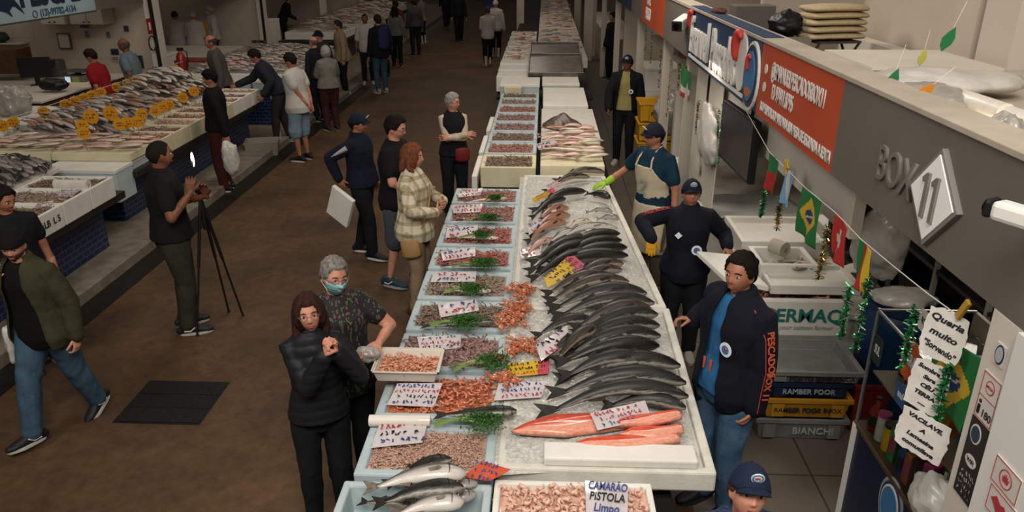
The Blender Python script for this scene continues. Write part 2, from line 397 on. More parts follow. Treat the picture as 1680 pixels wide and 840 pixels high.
    for i, k in enumerate(eb.m): bm.faces[n0+i].material_index = k; bm.faces[n0+i].smooth = True
    me2 = bpy.data.meshes.new('body'); bm.to_mesh(me2); bm.free()
    lip = mat('lips', '#8c4f45', rough=.5)
    body = link('body', me2, [skin_mat(skin), mat('eye_white', '#cfc8c0', rough=.3), mat('iris', '#1a100c', rough=.2), mat('brow_'+brow, brow, rough=.9), lip], root)
    def garment(name, mb_, m, amp=.005, fr=9, keep=None, quilt=0, vx=None, thick=.0):
        g = remesh(mb_, vx or max(vox, .010), 3); sd = R_.uniform(0, 99)
        def fn(p):
            q = Vector((p.x*fr, p.y*fr, p.z*fr*.6+sd)); v = noise.noise(q)+.5*noise.noise(q*2.1)
            v = (1-abs(v)*2)*.6+v*.4
            r = amp*v
            if quilt:
                zz = (p.z-hip.z)*1.0+.12*abs(p.x); r += quilt*(abs(math.sin(zz*PI/.062))**.6-.6)
            return r
        if amp: displace(g, fn)
        if keep: cut(g, keep)
        o = link(name, g, m, root, smooth=True)
        if thick: k = o.modifiers.new('solid', 'SOLIDIFY'); k.thickness = thick; k.offset = 1
        return o
    # --- trousers
    if bottom:
        b = MB(); mg = bottom.get('mg', .014); l = bottom.get('len', 1.0)
        torso(b, mg-.004, -.2, .10)
        for h_, k_, a_ in ((hR, kR, aR), (hL, kL, aL)): leg(b, h_, k_, a_, mg, l, skirtw=bottom.get('flare', 0))
        bo = garment(bottom.get('name', 'trousers'), b, bottom['m'], bottom.get('amp', .006), 10)
        if 'label' in bottom: bo['label'] = bottom['label']
    # --- inner and outer tops
    for lay, nm in ((top, 'shirt'), (outer, 'jacket')):
        if not lay: continue
        b = MB(); mg = lay.get('mg', .012 if lay is top else .026)
        torso(b, mg, lay.get('lo', -.06), 9, flare=lay.get('flare', .1))
        t1 = lay.get('sleeve', 1.0)
        if t1 > 0:
            for s_, e_, w_ in ((sR, eR, wR), (sL, eL, wL)): arm(b, s_, e_, w_, mg*.6, t1, lay.get('cuff', .002))
        b.tube([T(0, -.01, .46), T(0, -.012, .53), T(0, -.008, .55+lay.get('collar', 0))], [.10, .066+mg*.6, .060+mg*.5], seg=14)
        Mi = (Matrix.Translation(hip) @ Rt.to_4x4()).inverted(); keep = None
        if 'open' in lay:
            wa, wb = lay['open']
            def keep(p, Mi=Mi, wa=wa, wb=wb):
                q = Mi @ p
                return not (q.y > .02 and abs(q.x) < wb+(wa-wb)*max(0, min(1, (q.z+.05)/.6)) and -.4 < q.z < .62)
        o = garment(lay.get('name', nm), b, lay['m'], lay.get('amp', .006), lay.get('fr', 9), keep, lay.get('quilt', 0), thick=.008 if keep else 0)
        if 'label' in lay: o['label'] = lay['label']
        lay['_o'] = o
    if apron:
        b = MB(); torso(b, apron.get('mg', .032), -.2, 9); b.tube([T(0, .0, .0), T(0, .01, -.15)+Vector((0, 0, 0)), T(0, .02, -.3), T(0, .03, -.48)], [(.17*B+.03, .13*B+.03), (.18*B+.03, .14*B+.03), (.19*B+.03, .15*B+.03), (.20*B+.03, .15*B+.03)], seg=20, ref=Rt @ Vector((1, 0, 0)))
        Mi = (Matrix.Translation(hip) @ Rt.to_4x4()).inverted()
        def keepa(p, Mi=Mi):
            q = Mi @ p
            return q.y > .0 and -.48 < q.z < .40 and abs(q.x) < (.11+.10*max(0, min(1, (.40-q.z)/.18)))
        o = garment('apron', b, apron['m'], .003, 8, keepa, thick=.005)
        st_ = MB()
        for sx in (1, -1): st_.tube([T(sx*.10, .155*B*.9, .385), T(sx*.085, .12, .46), T(sx*.07, .05, .53), T(sx*.05, -.05, .55)], .009, seg=6)
        st_.build('strap', apron['m'], o)
    # --- shoes
    sh = shoes or {'c': '#15151a', 'sole': '#b9b5ac'}
    for f_, a_, yaw in ((rf, aR, ry), (lf, aL, ly)):
        Mz = Matrix.Translation((a_.x, a_.y, a_.z-.085)) @ Matrix.Rotation(math.radians(yaw), 4, 'Z') @ Matrix.Translation((0,0,.085)) @ Matrix.Rotation(math.radians(-(f_[3] if len(f_) > 3 else 0)), 4, 'X') @ Matrix.Translation((0,0,-.085))
        b = MB(); P = lambda x, y, z: Mz @ Vector((x, y, z)); ex = (Mz.to_3x3() @ Vector((1, 0, 0)))
        b.tube([P(0,-.075,.045), P(0,-.04,.055), P(0,.03,.055), P(0,.09,.043), P(0,.15,.034), P(0,.185,.03)], [(.030,.038),(.037,.050),(.039,.050),(.046,.036),(.045,.026),(.030,.020)], seg=12, ref=ex, round_end=1)
        b.tube([P(0,-.03,.05), P(0,-.025,.11 if not sh.get('boot') else .30)], [(.043,.052)]*2, seg=12, ref=ex)
        m_ = mat('shoe_'+sh['c'], sh['c'], rough=sh.get('rough', .6)); ms = mat('sole_'+sh['sole'], sh['sole'], rough=.6)
        so = link('boot' if sh.get('boot') else 'shoe', remesh(b, .009 if not far else .014, 2), m_, root, smooth=True)
        s2 = MB(); n = 14; out = []
        for i in range(n):
            t = 2*PI*i/n; yy = .055+.138*math.cos(t); out.append((.046*math.sin(t)*(1.05 if yy > .05 else .85), yy))
        s2.prism(out, 0.0, .024, M=Mz); s2.build('sole', ms, so)
        if sh.get('stripe'):
            s3 = MB()
            for sx in (1, -1): s3.tube([P(sx*.042, -.04, .05), P(sx*.051, .01, .048), P(sx*.045, .05, .075)], .006, seg=6)
            s3.build('stripe', mat('shoe_stripe', '#c9c6be'), so)
    # --- hair
    hm = None
    if hair:
        st = hair['s']; hc = hair['c']; hm = mat('hair_'+hc, hc, hair.get('c2', hc), rough=.75, scale=60, spec=.15, bump=.8, bscale=90, stretch=(1, 1, .25))
        hb = MB(); nu, nv = (30, 24) if far else (48, 36); vs = []; keepv = []
        th_ = {'short': .014, 'buzz': .004, 'fringe': .012, 'long': .022, 'bob': .024, 'tied': .012, 'balding': .006, 'curly': .026}[st]
        R2 = random.Random(label+'h').uniform(0, 50)
        for i in range(nv+1):
            ph = PI*i/nv
            for k in range(nu):
                t = 2*PI*k/nu; d = Vector((math.sin(ph)*math.sin(t), math.sin(ph)*math.cos(t), math.cos(ph)))
                p = head_pt(d); az = abs(math.atan2(d.x, d.y))
                nz_ = noise.noise(Vector((d.x*5+R2, d.y*5, d.z*(3 if st != 'curly' else 6))))
                line = .60 if az < .75 else (.60-.62*min(1, (az-.75)/.45) if az < 1.2 else (-.02 if az < 1.75 else -.02-.55*min(1, (az-1.75)/.5)))
                if st in ('long', 'bob', 'curly'): line = (.52 if st != 'bob' else .42) if az < .62 else (.5-1.1*min(1, (az-.62)/.3) if az < .95 else -.75)
                if st == 'balding': line = 1.2 if az < 1.2 else (.35 if az < 1.9 else .45); 
                k_ = d.z+.04*nz_ > line
                if st == 'balding': k_ = az > 1.2 and d.z < .42 and d.z > (-.02 if az < 1.75 else -.5)
                if hat and d.z > .22: k_ = False
                e = th_*(1+.35*nz_)
                if st in ('short', 'fringe') and d.z > .45: e *= 1.5
                if st == 'fringe' and az < .8 and d.z > .5: e *= 1.5
                n_ = Vector((d.x, d.y, d.z)).normalized()
                q = p+n_*e if k_ else p-n_*.012
                if st in ('long', 'bob', 'curly') and k_ and d.z < -.1:
                    q.x *= 1.06+.25*(-d.z-.1)
                    q.y -= .012*(-d.z)
                vs.append(Mh @ q)
        fs = [(i*nu+k, (i+1)*nu+k, (i+1)*nu+(k+1)%nu, i*nu+(k+1)%nu) for i in range(nv) for k in range(nu)]
        hb.add(vs, fs)
        if st == 'long':
            L = hair.get('L', .2)
            for x0, y0 in ((-.075,-.01),(.075,-.01),(-.06,-.06),(.06,-.06),(-.025,-.088),(.025,-.088)):
                fr_ = y0 > -.03
                a = Mh @ Vector((x0, y0, .02)); b_ = Mh @ Vector((x0*1.1, y0-.01, -.08)); c_ = neck+Rt @ Vector((x0*(1.15 if fr_ else 1.2), (.045 if fr_ else -.085), -(L-.13)))
                hb.tube([a, b_, b_.lerp(c_, .5), c_], [(.022,.026),(.027,.030),(.029,.027),(.012,.012)], seg=8, ref=Mh.to_3x3() @ Vector((0,1,0)), round_end=1)
        if st == 'tied':
            hb.ell((0,0,0), (.035,.04,.04), M=Mh @ Matrix.Translation((0, -.12, -.02)))
        hb.build('hair', hm, root, smooth=True)
    if beard:
        b = MB(); nu, nv = 40, 30; vs = []
        for i in range(nv+1):
            ph = PI*i/nv
            for k in range(nu):
                t = 2*PI*k/nu; d = Vector((math.sin(ph)*math.sin(t), math.sin(ph)*math.cos(t), math.cos(ph))); az = abs(math.atan2(d.x, d.y))
                on = az < 1.55 and d.z < -.30 and d.z < -.36+.12*min(1, az) and not (az < .34 and -.66 < d.z < -.50) and d.z > -.97
                vs.append(Mh @ (head_pt(d)+d*(.004 if on else -.008)))
        b.add(vs, [(i*nu+k, (i+1)*nu+k, (i+1)*nu+(k+1)%nu, i*nu+(k+1)%nu) for i in range(nv) for k in range(nu)])
        b.build('beard', mat('beard_'+beard, beard, rough=.9, bump=.6, bscale=120), root, smooth=True)
    # --- headwear
    if hat:
        hk = hat['s']; b = MB(); nu, nv = 36, 14; m_ = cloth('hat_'+hat['c'], hat['c'], hat.get('c2'), scale=40)
        vs = []; lo = {'cap': .30, 'beanie': .44, 'net': .25}[hk]
        for i in range(nv+1):
            ph = i/nv*(PI/2+(-.0 if hk == 'cap' else .12)-math.asin(lo)+.12)
            for k in range(nu):
                t = 2*PI*k/nu; d = Vector((math.sin(ph)*math.sin(t), math.sin(ph)*math.cos(t), math.cos(ph)))
                tilt = .10*d.y if hk != 'cap' else 0
                p = head_pt(d); p = p+d*(.016 if hk == 'cap' else .013)
                if d.y < 0: p.z -= (-d.y)*.028*math.sin(ph)
                if hk == 'beanie' and i > nv-5: p += Vector((d.x, d.y, 0)).normalized()*.007
                if hk == 'beanie' and d.y < .2 and d.z > .5: p.z += .010; 
                vs.append(p)
        vs2 = [v*.96 for v in vs]; N_ = len(vs)
        fs = [(i*nu+k, (i+1)*nu+k, (i+1)*nu+(k+1)%nu, i*nu+(k+1)%nu) for i in range(nv) for k in range(nu)]
        b.add(vs+vs2, fs+[tuple(reversed([q+N_ for q in f])) for f in fs]+[(nv*nu+k, nv*nu+k+N_, nv*nu+(k+1)%nu+N_, nv*nu+(k+1)%nu) for k in range(nu)], M=Mh)
        ho = b.build({'cap': 'baseball_cap', 'beanie': 'beanie', 'net': 'work_hat'}[hk], m_, root, smooth=True)
        if hk == 'cap':
            b = MB(); rows = 6; n = 14; vs = []
            for j in range(rows+1):
                for k in range(n+1):
                    a = -1.0+2.0*k/n; x = .080*math.sin(a*1.1); r0 = .088+.062*(j/rows)*(math.cos(a*1.25)**.5 if math.cos(a*1.25) > 0 else 0)
                    y = r0*math.cos(a*.9) if j else .104*math.cos(a*.75)
                    vs.append((x*(1+.05*j/rows), max(y, .05), .050-.020*j/rows-.022*abs(a)**2))
            W = n+1; up = [(i*W+k, i*W+k+1, (i+1)*W+k+1, (i+1)*W+k) for i in range(rows) for k in range(n)]
            N_ = len(vs); vs += [(x, y, z-.005) for x, y, z in vs]
            rim = [(k, k+1) for k in range(n)]+[(rows*W+k+1, rows*W+k) for k in range(n)]+[((i+1)*W, i*W) for i in range(rows)]+[(i*W+n, (i+1)*W+n) for i in range(rows)]
            b.add(vs, up+[tuple(reversed([q+N_ for q in f])) for f in up]+[(x, x+N_, y+N_, y) for x, y in rim], M=Mh)
            b.build('brim', m_, ho, smooth=True)
            e = MB(); e.ell((0,0,0), (.006, .006, .004), M=Mh @ Matrix.Translation((0, 0, .129))); e.build('button', m_, ho)
            if hat.get('logo'):
                Ml = Mh @ Matrix.Translation((0, .1045, .085)) @ Euler((math.radians(-38), 0, 0)).to_matrix().to_4x4() @ Matrix.Rotation(PI/2, 4, 'X')
                e = MB(); r_ = .028
                e.lathe([(r_*.05, .0), (r_, .0), (r_, .004), (r_*.05, .004)], M=Ml @ Matrix.Rotation(PI, 4, 'X'), seg=20, mi=0)
                e.lathe([(r_*.02, .004), (r_*.82, .004), (r_*.8, .0055), (r_*.02, .0055)], M=Ml @ Matrix.Rotation(PI, 4, 'X'), seg=20, mi=1)
                e.lathe([(r_*.02, .0055), (r_*.62, .0055), (r_*.6, .0066), (r_*.02, .0066)], M=Ml @ Matrix.Rotation(PI, 4, 'X'), seg=20, mi=0)
                for q_ in range(5):
                    e.tube([Ml @ Vector((r_*.34*math.cos(.3+q_*.5), -r_*.1+r_*.34*math.sin(.3+q_*.5), -.0075)), Ml @ Vector((r_*.34*math.cos(.8+q_*.5), -r_*.1+r_*.34*math.sin(.8+q_*.5), -.0075))], r_*(.13-.015*q_), seg=6, mi=2)
                e.build('emblem', [mat('emblem_white', '#d8dde2'), mat('emblem_blue', '#3c6f9c'), mat('emblem_red', '#b43a32')], ho)
    if glasses:
        b = MB(); m_ = mat('glasses_'+glasses, glasses, rough=.3, spec=.6)
        for sx in (1, -1):
            c_ = Vector((sx*.033, .098, .001)); pts = [Mh @ (c_+Vector((.022*math.cos(t*PI/6), -.004*abs(math.cos(t*PI/6)), .017*math.sin(t*PI/6)))) for t in range(13)]
            b.tube(pts, .0016 if not far else .003, seg=5, caps=False)
            b.tube([Mh @ Vector((sx*.055, .094, .006)), Mh @ Vector((sx*.078, .05, .006)), Mh @ Vector((sx*.080, -.005, .0))], .0016, seg=5)
        b.tube([Mh @ Vector((-.011, .099, .004)), Mh @ Vector((.011, .099, .004))], .0016, seg=5)
        b.build('glasses', m_, root)
    if mask:
        b = MB(); nu, nv = 22, 14; vs = []
        for i in range(nv+1):
            zz = .0-.98*i/nv+(-.04)
            for k in range(nu+1):
                az = -1.15+2.3*k/nu; z_ = -.12-.80*i/nv; c_ = math.sqrt(max(0, 1-z_*z_)); d = Vector((c_*math.sin(az), c_*math.cos(az), z_))
                p = head_pt(d)+d*.010; p.y += .012*math.exp(-(az/.5)**2)*math.exp(-((z_+.45)/.3)**2); p.z += .003*math.sin(i*2.0)
                vs.append(p)
        W = nu+1; b.add(vs, [(i*W+k, i*W+k+1, (i+1)*W+k+1, (i+1)*W+k) for i in range(nv) for k in range(nu)], M=Mh)
        o = b.build('face_mask', mat('mask_cloth', '#8fc4c4', '#7db3b6', rough=.8), root, smooth=True); k = o.modifiers.new('solid', 'SOLIDIFY'); k.thickness = .002
        b = MB()
        for sx in (1, -1): b.tube([Mh @ Vector((sx*.066, .05, -.02)), Mh @ Vector((sx*.082, .0, -.004)), Mh @ Vector((sx*.080, -.02, -.03)), Mh @ Vector((sx*.062, .045, -.075))], .0014, seg=5)
        b.build('ear_loop', mat('loop', '#d8d8d4'), o)
    if gloves:
        for sgn, w_, e_, hd in ((1, wR, eR, rhand or {}), (-1, wL, eL, lhand or {})):
            if (sgn > 0 and 'r' not in gloves['on']) or (sgn < 0 and 'l' not in gloves['on']): continue
            g = MB(); d = Vector(hd.get('d', (w_-e_).normalized())); n_ = Vector(hd.get('n', (-sgn, .1, 0)))
            hand_mb(g, w_, d, n_, hd.get('s', 1 if d.normalized().cross(n_).dot(Vector((-sgn*.3, 1, .5))) > 0 else -1), hd.get('curl', .55), hd.get('spread', 1), hd.get('thumb', .5))
            u = (w_-e_).normalized(); g.tube([w_-u*.07, w_-u*.03, w_+u*.02], [.036, .032, .030], seg=14)
            me_ = remesh(g, .005, 1); displace(me_, lambda p: .0035); link('glove', me_, mat('glove_'+gloves['c'], gloves['c'], rough=.55), root, smooth=True)
    root['_'] = 0; del root['_']
    J = dict(T=T, Rt=Rt, Mh=Mh, neck=neck, sR=sR, sL=sL, eR=eR, eL=eL, wR=wR, wL=wL, hip=hip, hR=hR, hL=hL, kR=kR, kL=kL, aR=aR, aL=aL, root=root)
    return J
# ---------------------------------------------------------------- surfaces of the hall
M_foam = mat('foam_white', '#e2dfd6', '#d8d4ca', rough=.75, scale=5, bump=.12, bscale=120)
M_foamy = mat('foam_cream', '#d8cfae', '#cbc29f', rough=.75, scale=5, bump=.12, bscale=120)
M_foamb = mat('foam_blue', '#b4c1c1', '#a5b4b8', rough=.7, scale=5, bump=.12, bscale=120)
M_foamw = mat('foam_wet', '#d6d2c7', '#c7c2b6', rough=.55, scale=9, bump=.15, bscale=90)
M_steel = mat('steel', '#77756f', '#68665f', rough=.35, metal=.8, scale=6)
M_dsteel = mat('dark_steel', '#242321', '#1a1917', rough=.6, metal=.3, scale=6)
M_wall = mat('wall_paint', '#b9ad9d', '#aea292', rough=.8, scale=1.2)
M_wallw = mat('wall_white', '#cfc8bc', '#c4bcae', rough=.7, scale=1.2)
M_kerb = mat('kerb_concrete', '#857b6c', '#6d6457', rough=.8, scale=7, bump=.3)
M_black = mat('black_plastic', '#141414', rough=.5)
M_white = mat('white_plastic', '#d9d5cc', rough=.5)
M_fasc = mat('fascia_grey', '#69625a', '#635c54', rough=.7, scale=1.5)
M_orange = mat('fascia_orange', '#b94c2a', '#b04625', rough=.6, scale=1.5)
M_navy = mat('fascia_navy', '#1f3557', '#1a2e4d', rough=.6, scale=1.5)
def floor_mat():
    m, t, b = nt('floor_concrete'); N = t.nodes; L = t.links
    tc = N.new('ShaderNodeTexCoord')
    def noise_(s, d=6, r=.6):
        n = N.new('ShaderNodeTexNoise'); n.inputs['Scale'].default_value = s; n.inputs['Detail'].default_value = d; n.inputs['Roughness'].default_value = r; L.new(tc.outputs['Object'], n.inputs['Vector']); return n
    a = noise_(.9); c = noise_(9, 8, .7)
    r = N.new('ShaderNodeValToRGB'); e = r.color_ramp.elements; e[0].position = .3; e[1].position = .72
    e[0].color = hexc('#413020'); e[1].color = hexc('#684e34'); L.new(a.outputs[0], r.inputs[0])
    r2 = N.new('ShaderNodeValToRGB'); e = r2.color_ramp.elements; e[0].position = .34; e[1].position = .62; e[0].color = (.55, .5, .45, 1); e[1].color = (1, 1, 1, 1); L.new(c.outputs[0], r2.inputs[0])
    mx = N.new('ShaderNodeMix'); mx.data_type = 'RGBA'; mx.blend_type = 'MULTIPLY'; mx.inputs[0].default_value = .8
    L.new(r.outputs[0], mx.inputs[6]); L.new(r2.outputs[0], mx.inputs[7]); L.new(mx.outputs[2], b.inputs['Base Color'])
    rr = N.new('ShaderNodeMapRange'); rr.inputs[3].default_value = .42; rr.inputs[4].default_value = .8; L.new(a.outputs[0], rr.inputs[0]); L.new(rr.outputs[0], b.inputs['Roughness'])
    bp = N.new('ShaderNodeBump'); bp.inputs['Strength'].default_value = .25; bp.inputs['Distance'].default_value = .01; L.new(c.outputs[0], bp.inputs['Height']); L.new(bp.outputs[0], b.inputs['Normal'])
    b.inputs['Specular IOR Level'].default_value = .35
    return m
def brick_mat(name, c1, c2, cm, w, h, mort=.006, rough=.4, rot=(0,0,0), offset=0, bump=.3):
    m, t, b = nt(name); N = t.nodes; L = t.links
    tc = N.new('ShaderNodeTexCoord'); mp = N.new('ShaderNodeCombineXYZ')
    if rot != (0,0,0):
        sp = N.new('ShaderNodeSeparateXYZ'); ad = N.new('ShaderNodeMath'); L.new(tc.outputs['Object'], sp.inputs[0]); L.new(sp.outputs[0], ad.inputs[0]); L.new(sp.outputs[1], ad.inputs[1]); L.new(ad.outputs[0], mp.inputs[0]); L.new(sp.outputs[2], mp.inputs[1])
    else: mp = N.new('ShaderNodeMapping'); L.new(tc.outputs['Object'], mp.inputs[0])
    k = N.new('ShaderNodeTexBrick'); L.new(mp.outputs[0], k.inputs['Vector']); k.offset = offset
    k.inputs['Color1'].default_value = hexc(c1); k.inputs['Color2'].default_value = hexc(c2); k.inputs['Mortar'].default_value = hexc(cm)
    k.inputs['Scale'].default_value = 1; k.inputs['Mortar Size'].default_value = mort; k.inputs['Brick Width'].default_value = w; k.inputs['Row Height'].default_value = h
    L.new(k.outputs[0], b.inputs['Base Color']); b.inputs['Roughness'].default_value = rough
    bp = N.new('ShaderNodeBump'); bp.inputs['Strength'].default_value = bump; bp.inputs['Distance'].default_value = .004; bp.invert = True; L.new(k.outputs[1], bp.inputs['Height']); L.new(bp.outputs[0], b.inputs['Normal'])
    return m
for n_, c_ in (('emblem_white', '#d8dde2'), ('emblem_blue', '#3c6f9c'), ('emblem_red', '#b43a32'), ('emblem_navy', '#22344b')): mat(n_, c_, rough=.5)
def B(a, b): return MB().box(a, b)
struct(B((-4.6, -3, -.2), (1.0, 60, 0)).build('floor', floor_mat()))
struct(B((1.0, -3, -.2), (5.2, 60, 0)).build('floor_tiled', brick_mat('floor_tile', '#5d544a', '#554c43', '#37312a', .62, .62, .008, .45)))
struct(B((-13, -3, -.2), (-4.6, 60, -.001)).build('floor_left', mat('floor_stall', '#5c544a', '#4c453c', rough=.6, scale=3)))
kb = MB().box((-12.7, -2, -.1), (-4.55, 19.2, .12)).box((-12.7, 19.4, -.1), (-4.9, 45, .12)); struct(kb.build('trim_1', M_kerb, bevel=.01))
struct(B((-4.55, -2, -.1), (-4.28, 19.2, .004)).build('trim_2', mat('drain_black', '#191714', '#100f0d', rough=.5, scale=10, bump=.4)))
struct(B((.93, 5, -.1), (1.03, 40, .004)).build('trim_3', mat('drain_black', '#191714')))
# left stalls: back wall, partitions, posts
struct(B((-12.9, 4, 0), (-12.7, 58, 4.2)).build('wall_left', M_wall))
struct(B((-12.7, 15.25, 0), (-7.65, 15.4, 4)).build('wall_left_partition', brick_mat('wall_tile', '#c4b8a6', '#bdb09e', '#ab9e8d', .4, .4, .004, .5, rot=(PI/2, 0, 0), bump=.1)))
struct(B((-12.7, 21.25, 0), (-7.65, 21.4, 4)).build('wall_left_partition_far', M_wall))
struct(B((-12.7, 33.3, 0), (-7.65, 33.5, 4)).build('wall_left_partition_rear', M_wall))
for i, y in enumerate((15.0, 21.0, 27.0, 33.0)):
    struct(B((-7.62, y, 0), (-7.45, y+.30, 4)).build('trim_%d' % (4+i), M_wallw, bevel=.01))
for i, y in enumerate((14.96, 20.96)):
    o = B((-7.50, y-.0, .1), (-7.445, y+.05, 3.2)).build('trim_%d' % (8+i), M_black); struct(o)
struct(B((-13, 58, 0), (6, 58.3, 6)).build('wall_back', mat('wall_dim', '#3b342d', rough=.9)))
struct(B((5.0, -2, 0), (5.2, 58, 5)).build('wall_right', M_wall))
# ---------------------------------------------------------------- tables and stall bases
M_btile = brick_mat('blue_tile', '#14264c', '#101f40', '#3b4a68', .13, .065, .007, .35, rot=(PI/2, 0, PI/2), offset=.5)
def stall_base(label, x0, x1, y0, y1, z=.78, over=.28, hollow=.12):
    r = empty('display_counter', label, 'counter', ((x0+x1)/2, (y0+y1)/2, hollow))
    L_ = lambda a, b: (a[0]-(x0+x1)/2, a[1]-(y0+y1)/2, a[2]-hollow)
    mb = MB().box(L_((x0, y0, hollow), 0), L_((x1-over, y1, z-.08), 0)); mb.build('tiled_base', M_btile, r)
    mb = MB().box(L_((x0-.05, y0-.05, z-.08), 0), L_((x1, y1+.05, z), 0)); mb.build('worktop', mat('dark_top', '#2a2723', '#201d1a', rough=.5, scale=8), r, bevel=.006)
    return r
stall_base('blue tiled counter near the left edge carrying the white foam boxes of brown shrimp', -7.0, -4.66, 4.6, 8.0)
stall_base('blue tiled counter behind the man with the phone light, carrying the big fish pile', -7.1, -4.9, 8.85, 13.2)
stall_base('blue tiled counter beside the man in the white tee, carrying small fish', -6.95, -4.85, 14.3, 18.6)
stall_base('farthest left counter at the end of the row, beside the queue of shoppers', -7.4, -5.6, 22.0, 33.0)
def steel_table(label, x0, x1, y0, y1, z):
    cx, cy = (x0+x1)/2, (y0+y1)/2
    r = empty('steel_table', label, 'table', (cx, cy, 0))
    MB().box((x0-cx, y0-cy, z-.05), (x1-cx, y1-cy, z)).build('tabletop', M_dsteel, r, bevel=.005)
    for sx in (x0+.12-cx, x1-.12-cx):
        for sy in (y0+.2-cy, 0, y1-.2-cy):
            MB().tube([(sx, sy, 0), (sx, sy, z-.05)], .025, seg=10).build('leg', M_dsteel, r)
    MB().box((x0+.1-cx, y0+.2-cy, .25), (x1-.1-cx, y1-.2-cy, .28)).build('lower_shelf', M_dsteel, r)
    MB().box((x0+.06-cx, y0+.1-cy, .12), (x0+.075-cx, y1-.1-cy, z-.05)).build('side_skirt', mat('skirt', '#14161a', rough=.6), r)
steel_table('dark table under the nearest boxes of shrimp and iced fish', -.84, .68, 2.3, 8.2, .76)
steel_table('dark table in the middle of the hall under rows of grey shrimp boxes', -.72, .66, 8.5, 13.6, .76)
steel_table('dark table at the far end of the central row under the metal trays', -.85, .9, 13.9, 39.0, .76)
# ---------------------------------------------------------------- foam boxes
def open_box(x0, y0, x1, y1, z0, z1, t=.035, floor=.03, taper=0.0, lip=0):
    mb = MB(); q = taper
    o0 = [(x0+q,y0+q,z0),(x1-q,y0+q,z0),(x1-q,y1-q,z0),(x0+q,y1-q,z0)]; o1 = [(x0,y0,z1),(x1,y0,z1),(x1,y1,z1),(x0,y1,z1)]
    i1 = [(x0+t,y0+t,z1),(x1-t,y0+t,z1),(x1-t,y1-t,z1),(x0+t,y1-t,z1)]
    q2 = t+q; i0 = [(x0+q2,y0+q2,z0+floor),(x1-q2,y0+q2,z0+floor),(x1-q2,y1-q2,z0+floor),(x0+q2,y1-q2,z0+floor)]
    vs = o0+o1+i1+i0; fs = [(3,2,1,0)]
    for k in range(4):
        j = (k+1) % 4; fs += [(k, j, 4+j, 4+k), (4+k, 4+j, 8+j, 8+k), (8+k, 8+j, 12+j, 12+k)]
    fs.append((12, 13, 14, 15)); mb.add(vs, fs); return mb
def foam_box(label, x0, y0, x1, y1, z0, z1, m=None, t=.035, group=None, name='foam_box', depth=None, bevel=.008):
    cx, cy = (x0+x1)/2, (y0+y1)/2
    mb = open_box(x0-cx, y0-cy, x1-cx, y1-cy, 0, z1-z0, t, (z1-z0-depth) if depth else .03, taper=.006)
    o = mb.build(name, m or M_foam, None, (cx, cy, z0), bevel=bevel); return tag(o, label, 'box', group)
def slab(label, x0, y0, x1, y1, z0, z1, m=None, name='foam_slab', cat='slab', rotz=0, group=None, bevel=.01, rot=None):
    cx, cy = (x0+x1)/2, (y0+y1)/2
    o = MB().box((x0-cx, y0-cy, 0), (x1-cx, y1-cy, z1-z0)).build(name, m or M_foam, None, (cx, cy, z0), rotz, bevel=bevel, rot=rot); return tag(o, label, cat, group)
# ---------------------------------------------------------------- shrimp
def shrimp_mb(mb, M, L=.06, curl=2.6, r=.0075, seg=6, n=7, mi=0, tail=True, feelers=False):
    R0 = L/curl; pts = []; rr = []
    for i in range(n):
        t = i/(n-1); a = curl*t; pts.append(M @ Vector((R0*math.sin(a), R0*(1-math.cos(a)), 0)))
        rr.append(r*(.75+.35*math.sin(PI*min(1, t*1.2+.1)))*(1-.55*t))
    mb.tube(pts, rr, seg=seg, mi=mi, ref=M.to_3x3() @ Vector((0,0,1)), round_end=0)
    if tail:
        p = pts[-1]; d = (pts[-1]-pts[-2]).normalized(); s_ = M.to_3x3() @ Vector((0, 0, 1))
        mb.add([p-s_*r*.4, p+d*L*.16-s_*r*1.3, p+d*L*.2, p+d*L*.16+s_*r*1.3, p+s_*r*.4], [(0,1,2,3,4)], mi)
    if feelers:
        for k in (-1, 1): mb.tube([pts[0], M @ Vector((-L*.3, k*.003, .002)), M @ Vector((-L*.7, -L*.2+k*.01, .004))], .0006, seg=3, mi=mi, caps=False)
SHR = {
 'peeled': mat('shrimp_peeled', '#e3bfab', '#cf9a82', rough=.35, scale=25, coat=.4, contrast=(.3, .7)),
 'orange': mat('shrimp_orange', '#cf8160', '#b3603f', rough=.35, scale=20, coat=.4),
 'orange2': mat('shrimp_orange_pale', '#d99f82', '#c37b5c', rough=.35, scale=25, coat=.4),
 'pinkgrey': mat('shrimp_pinkgrey', '#a98371', '#c4a38e', rough=.4, scale=60, coat=.4),
 'grey': mat('shrimp_grey', '#857161', '#a4907c', rough=.4, scale=60, coat=.4),
 'greybrown': mat('shrimp_brown', '#6b5646', '#8d7764', rough=.4, scale=60, coat=.4),
 'rosy': mat('shrimp_rosy', '#8f6052', '#ab7f70', rough=.4, scale=60, coat=.4),
 'red': mat('shrimp_red', '#955247', '#ae7466', rough=.4, scale=60, coat=.4),
 'mauve': mat('shrimp_mauve', '#85605c', '#9d7f78', rough=.4, scale=60, coat=.4)}
_mass = {}
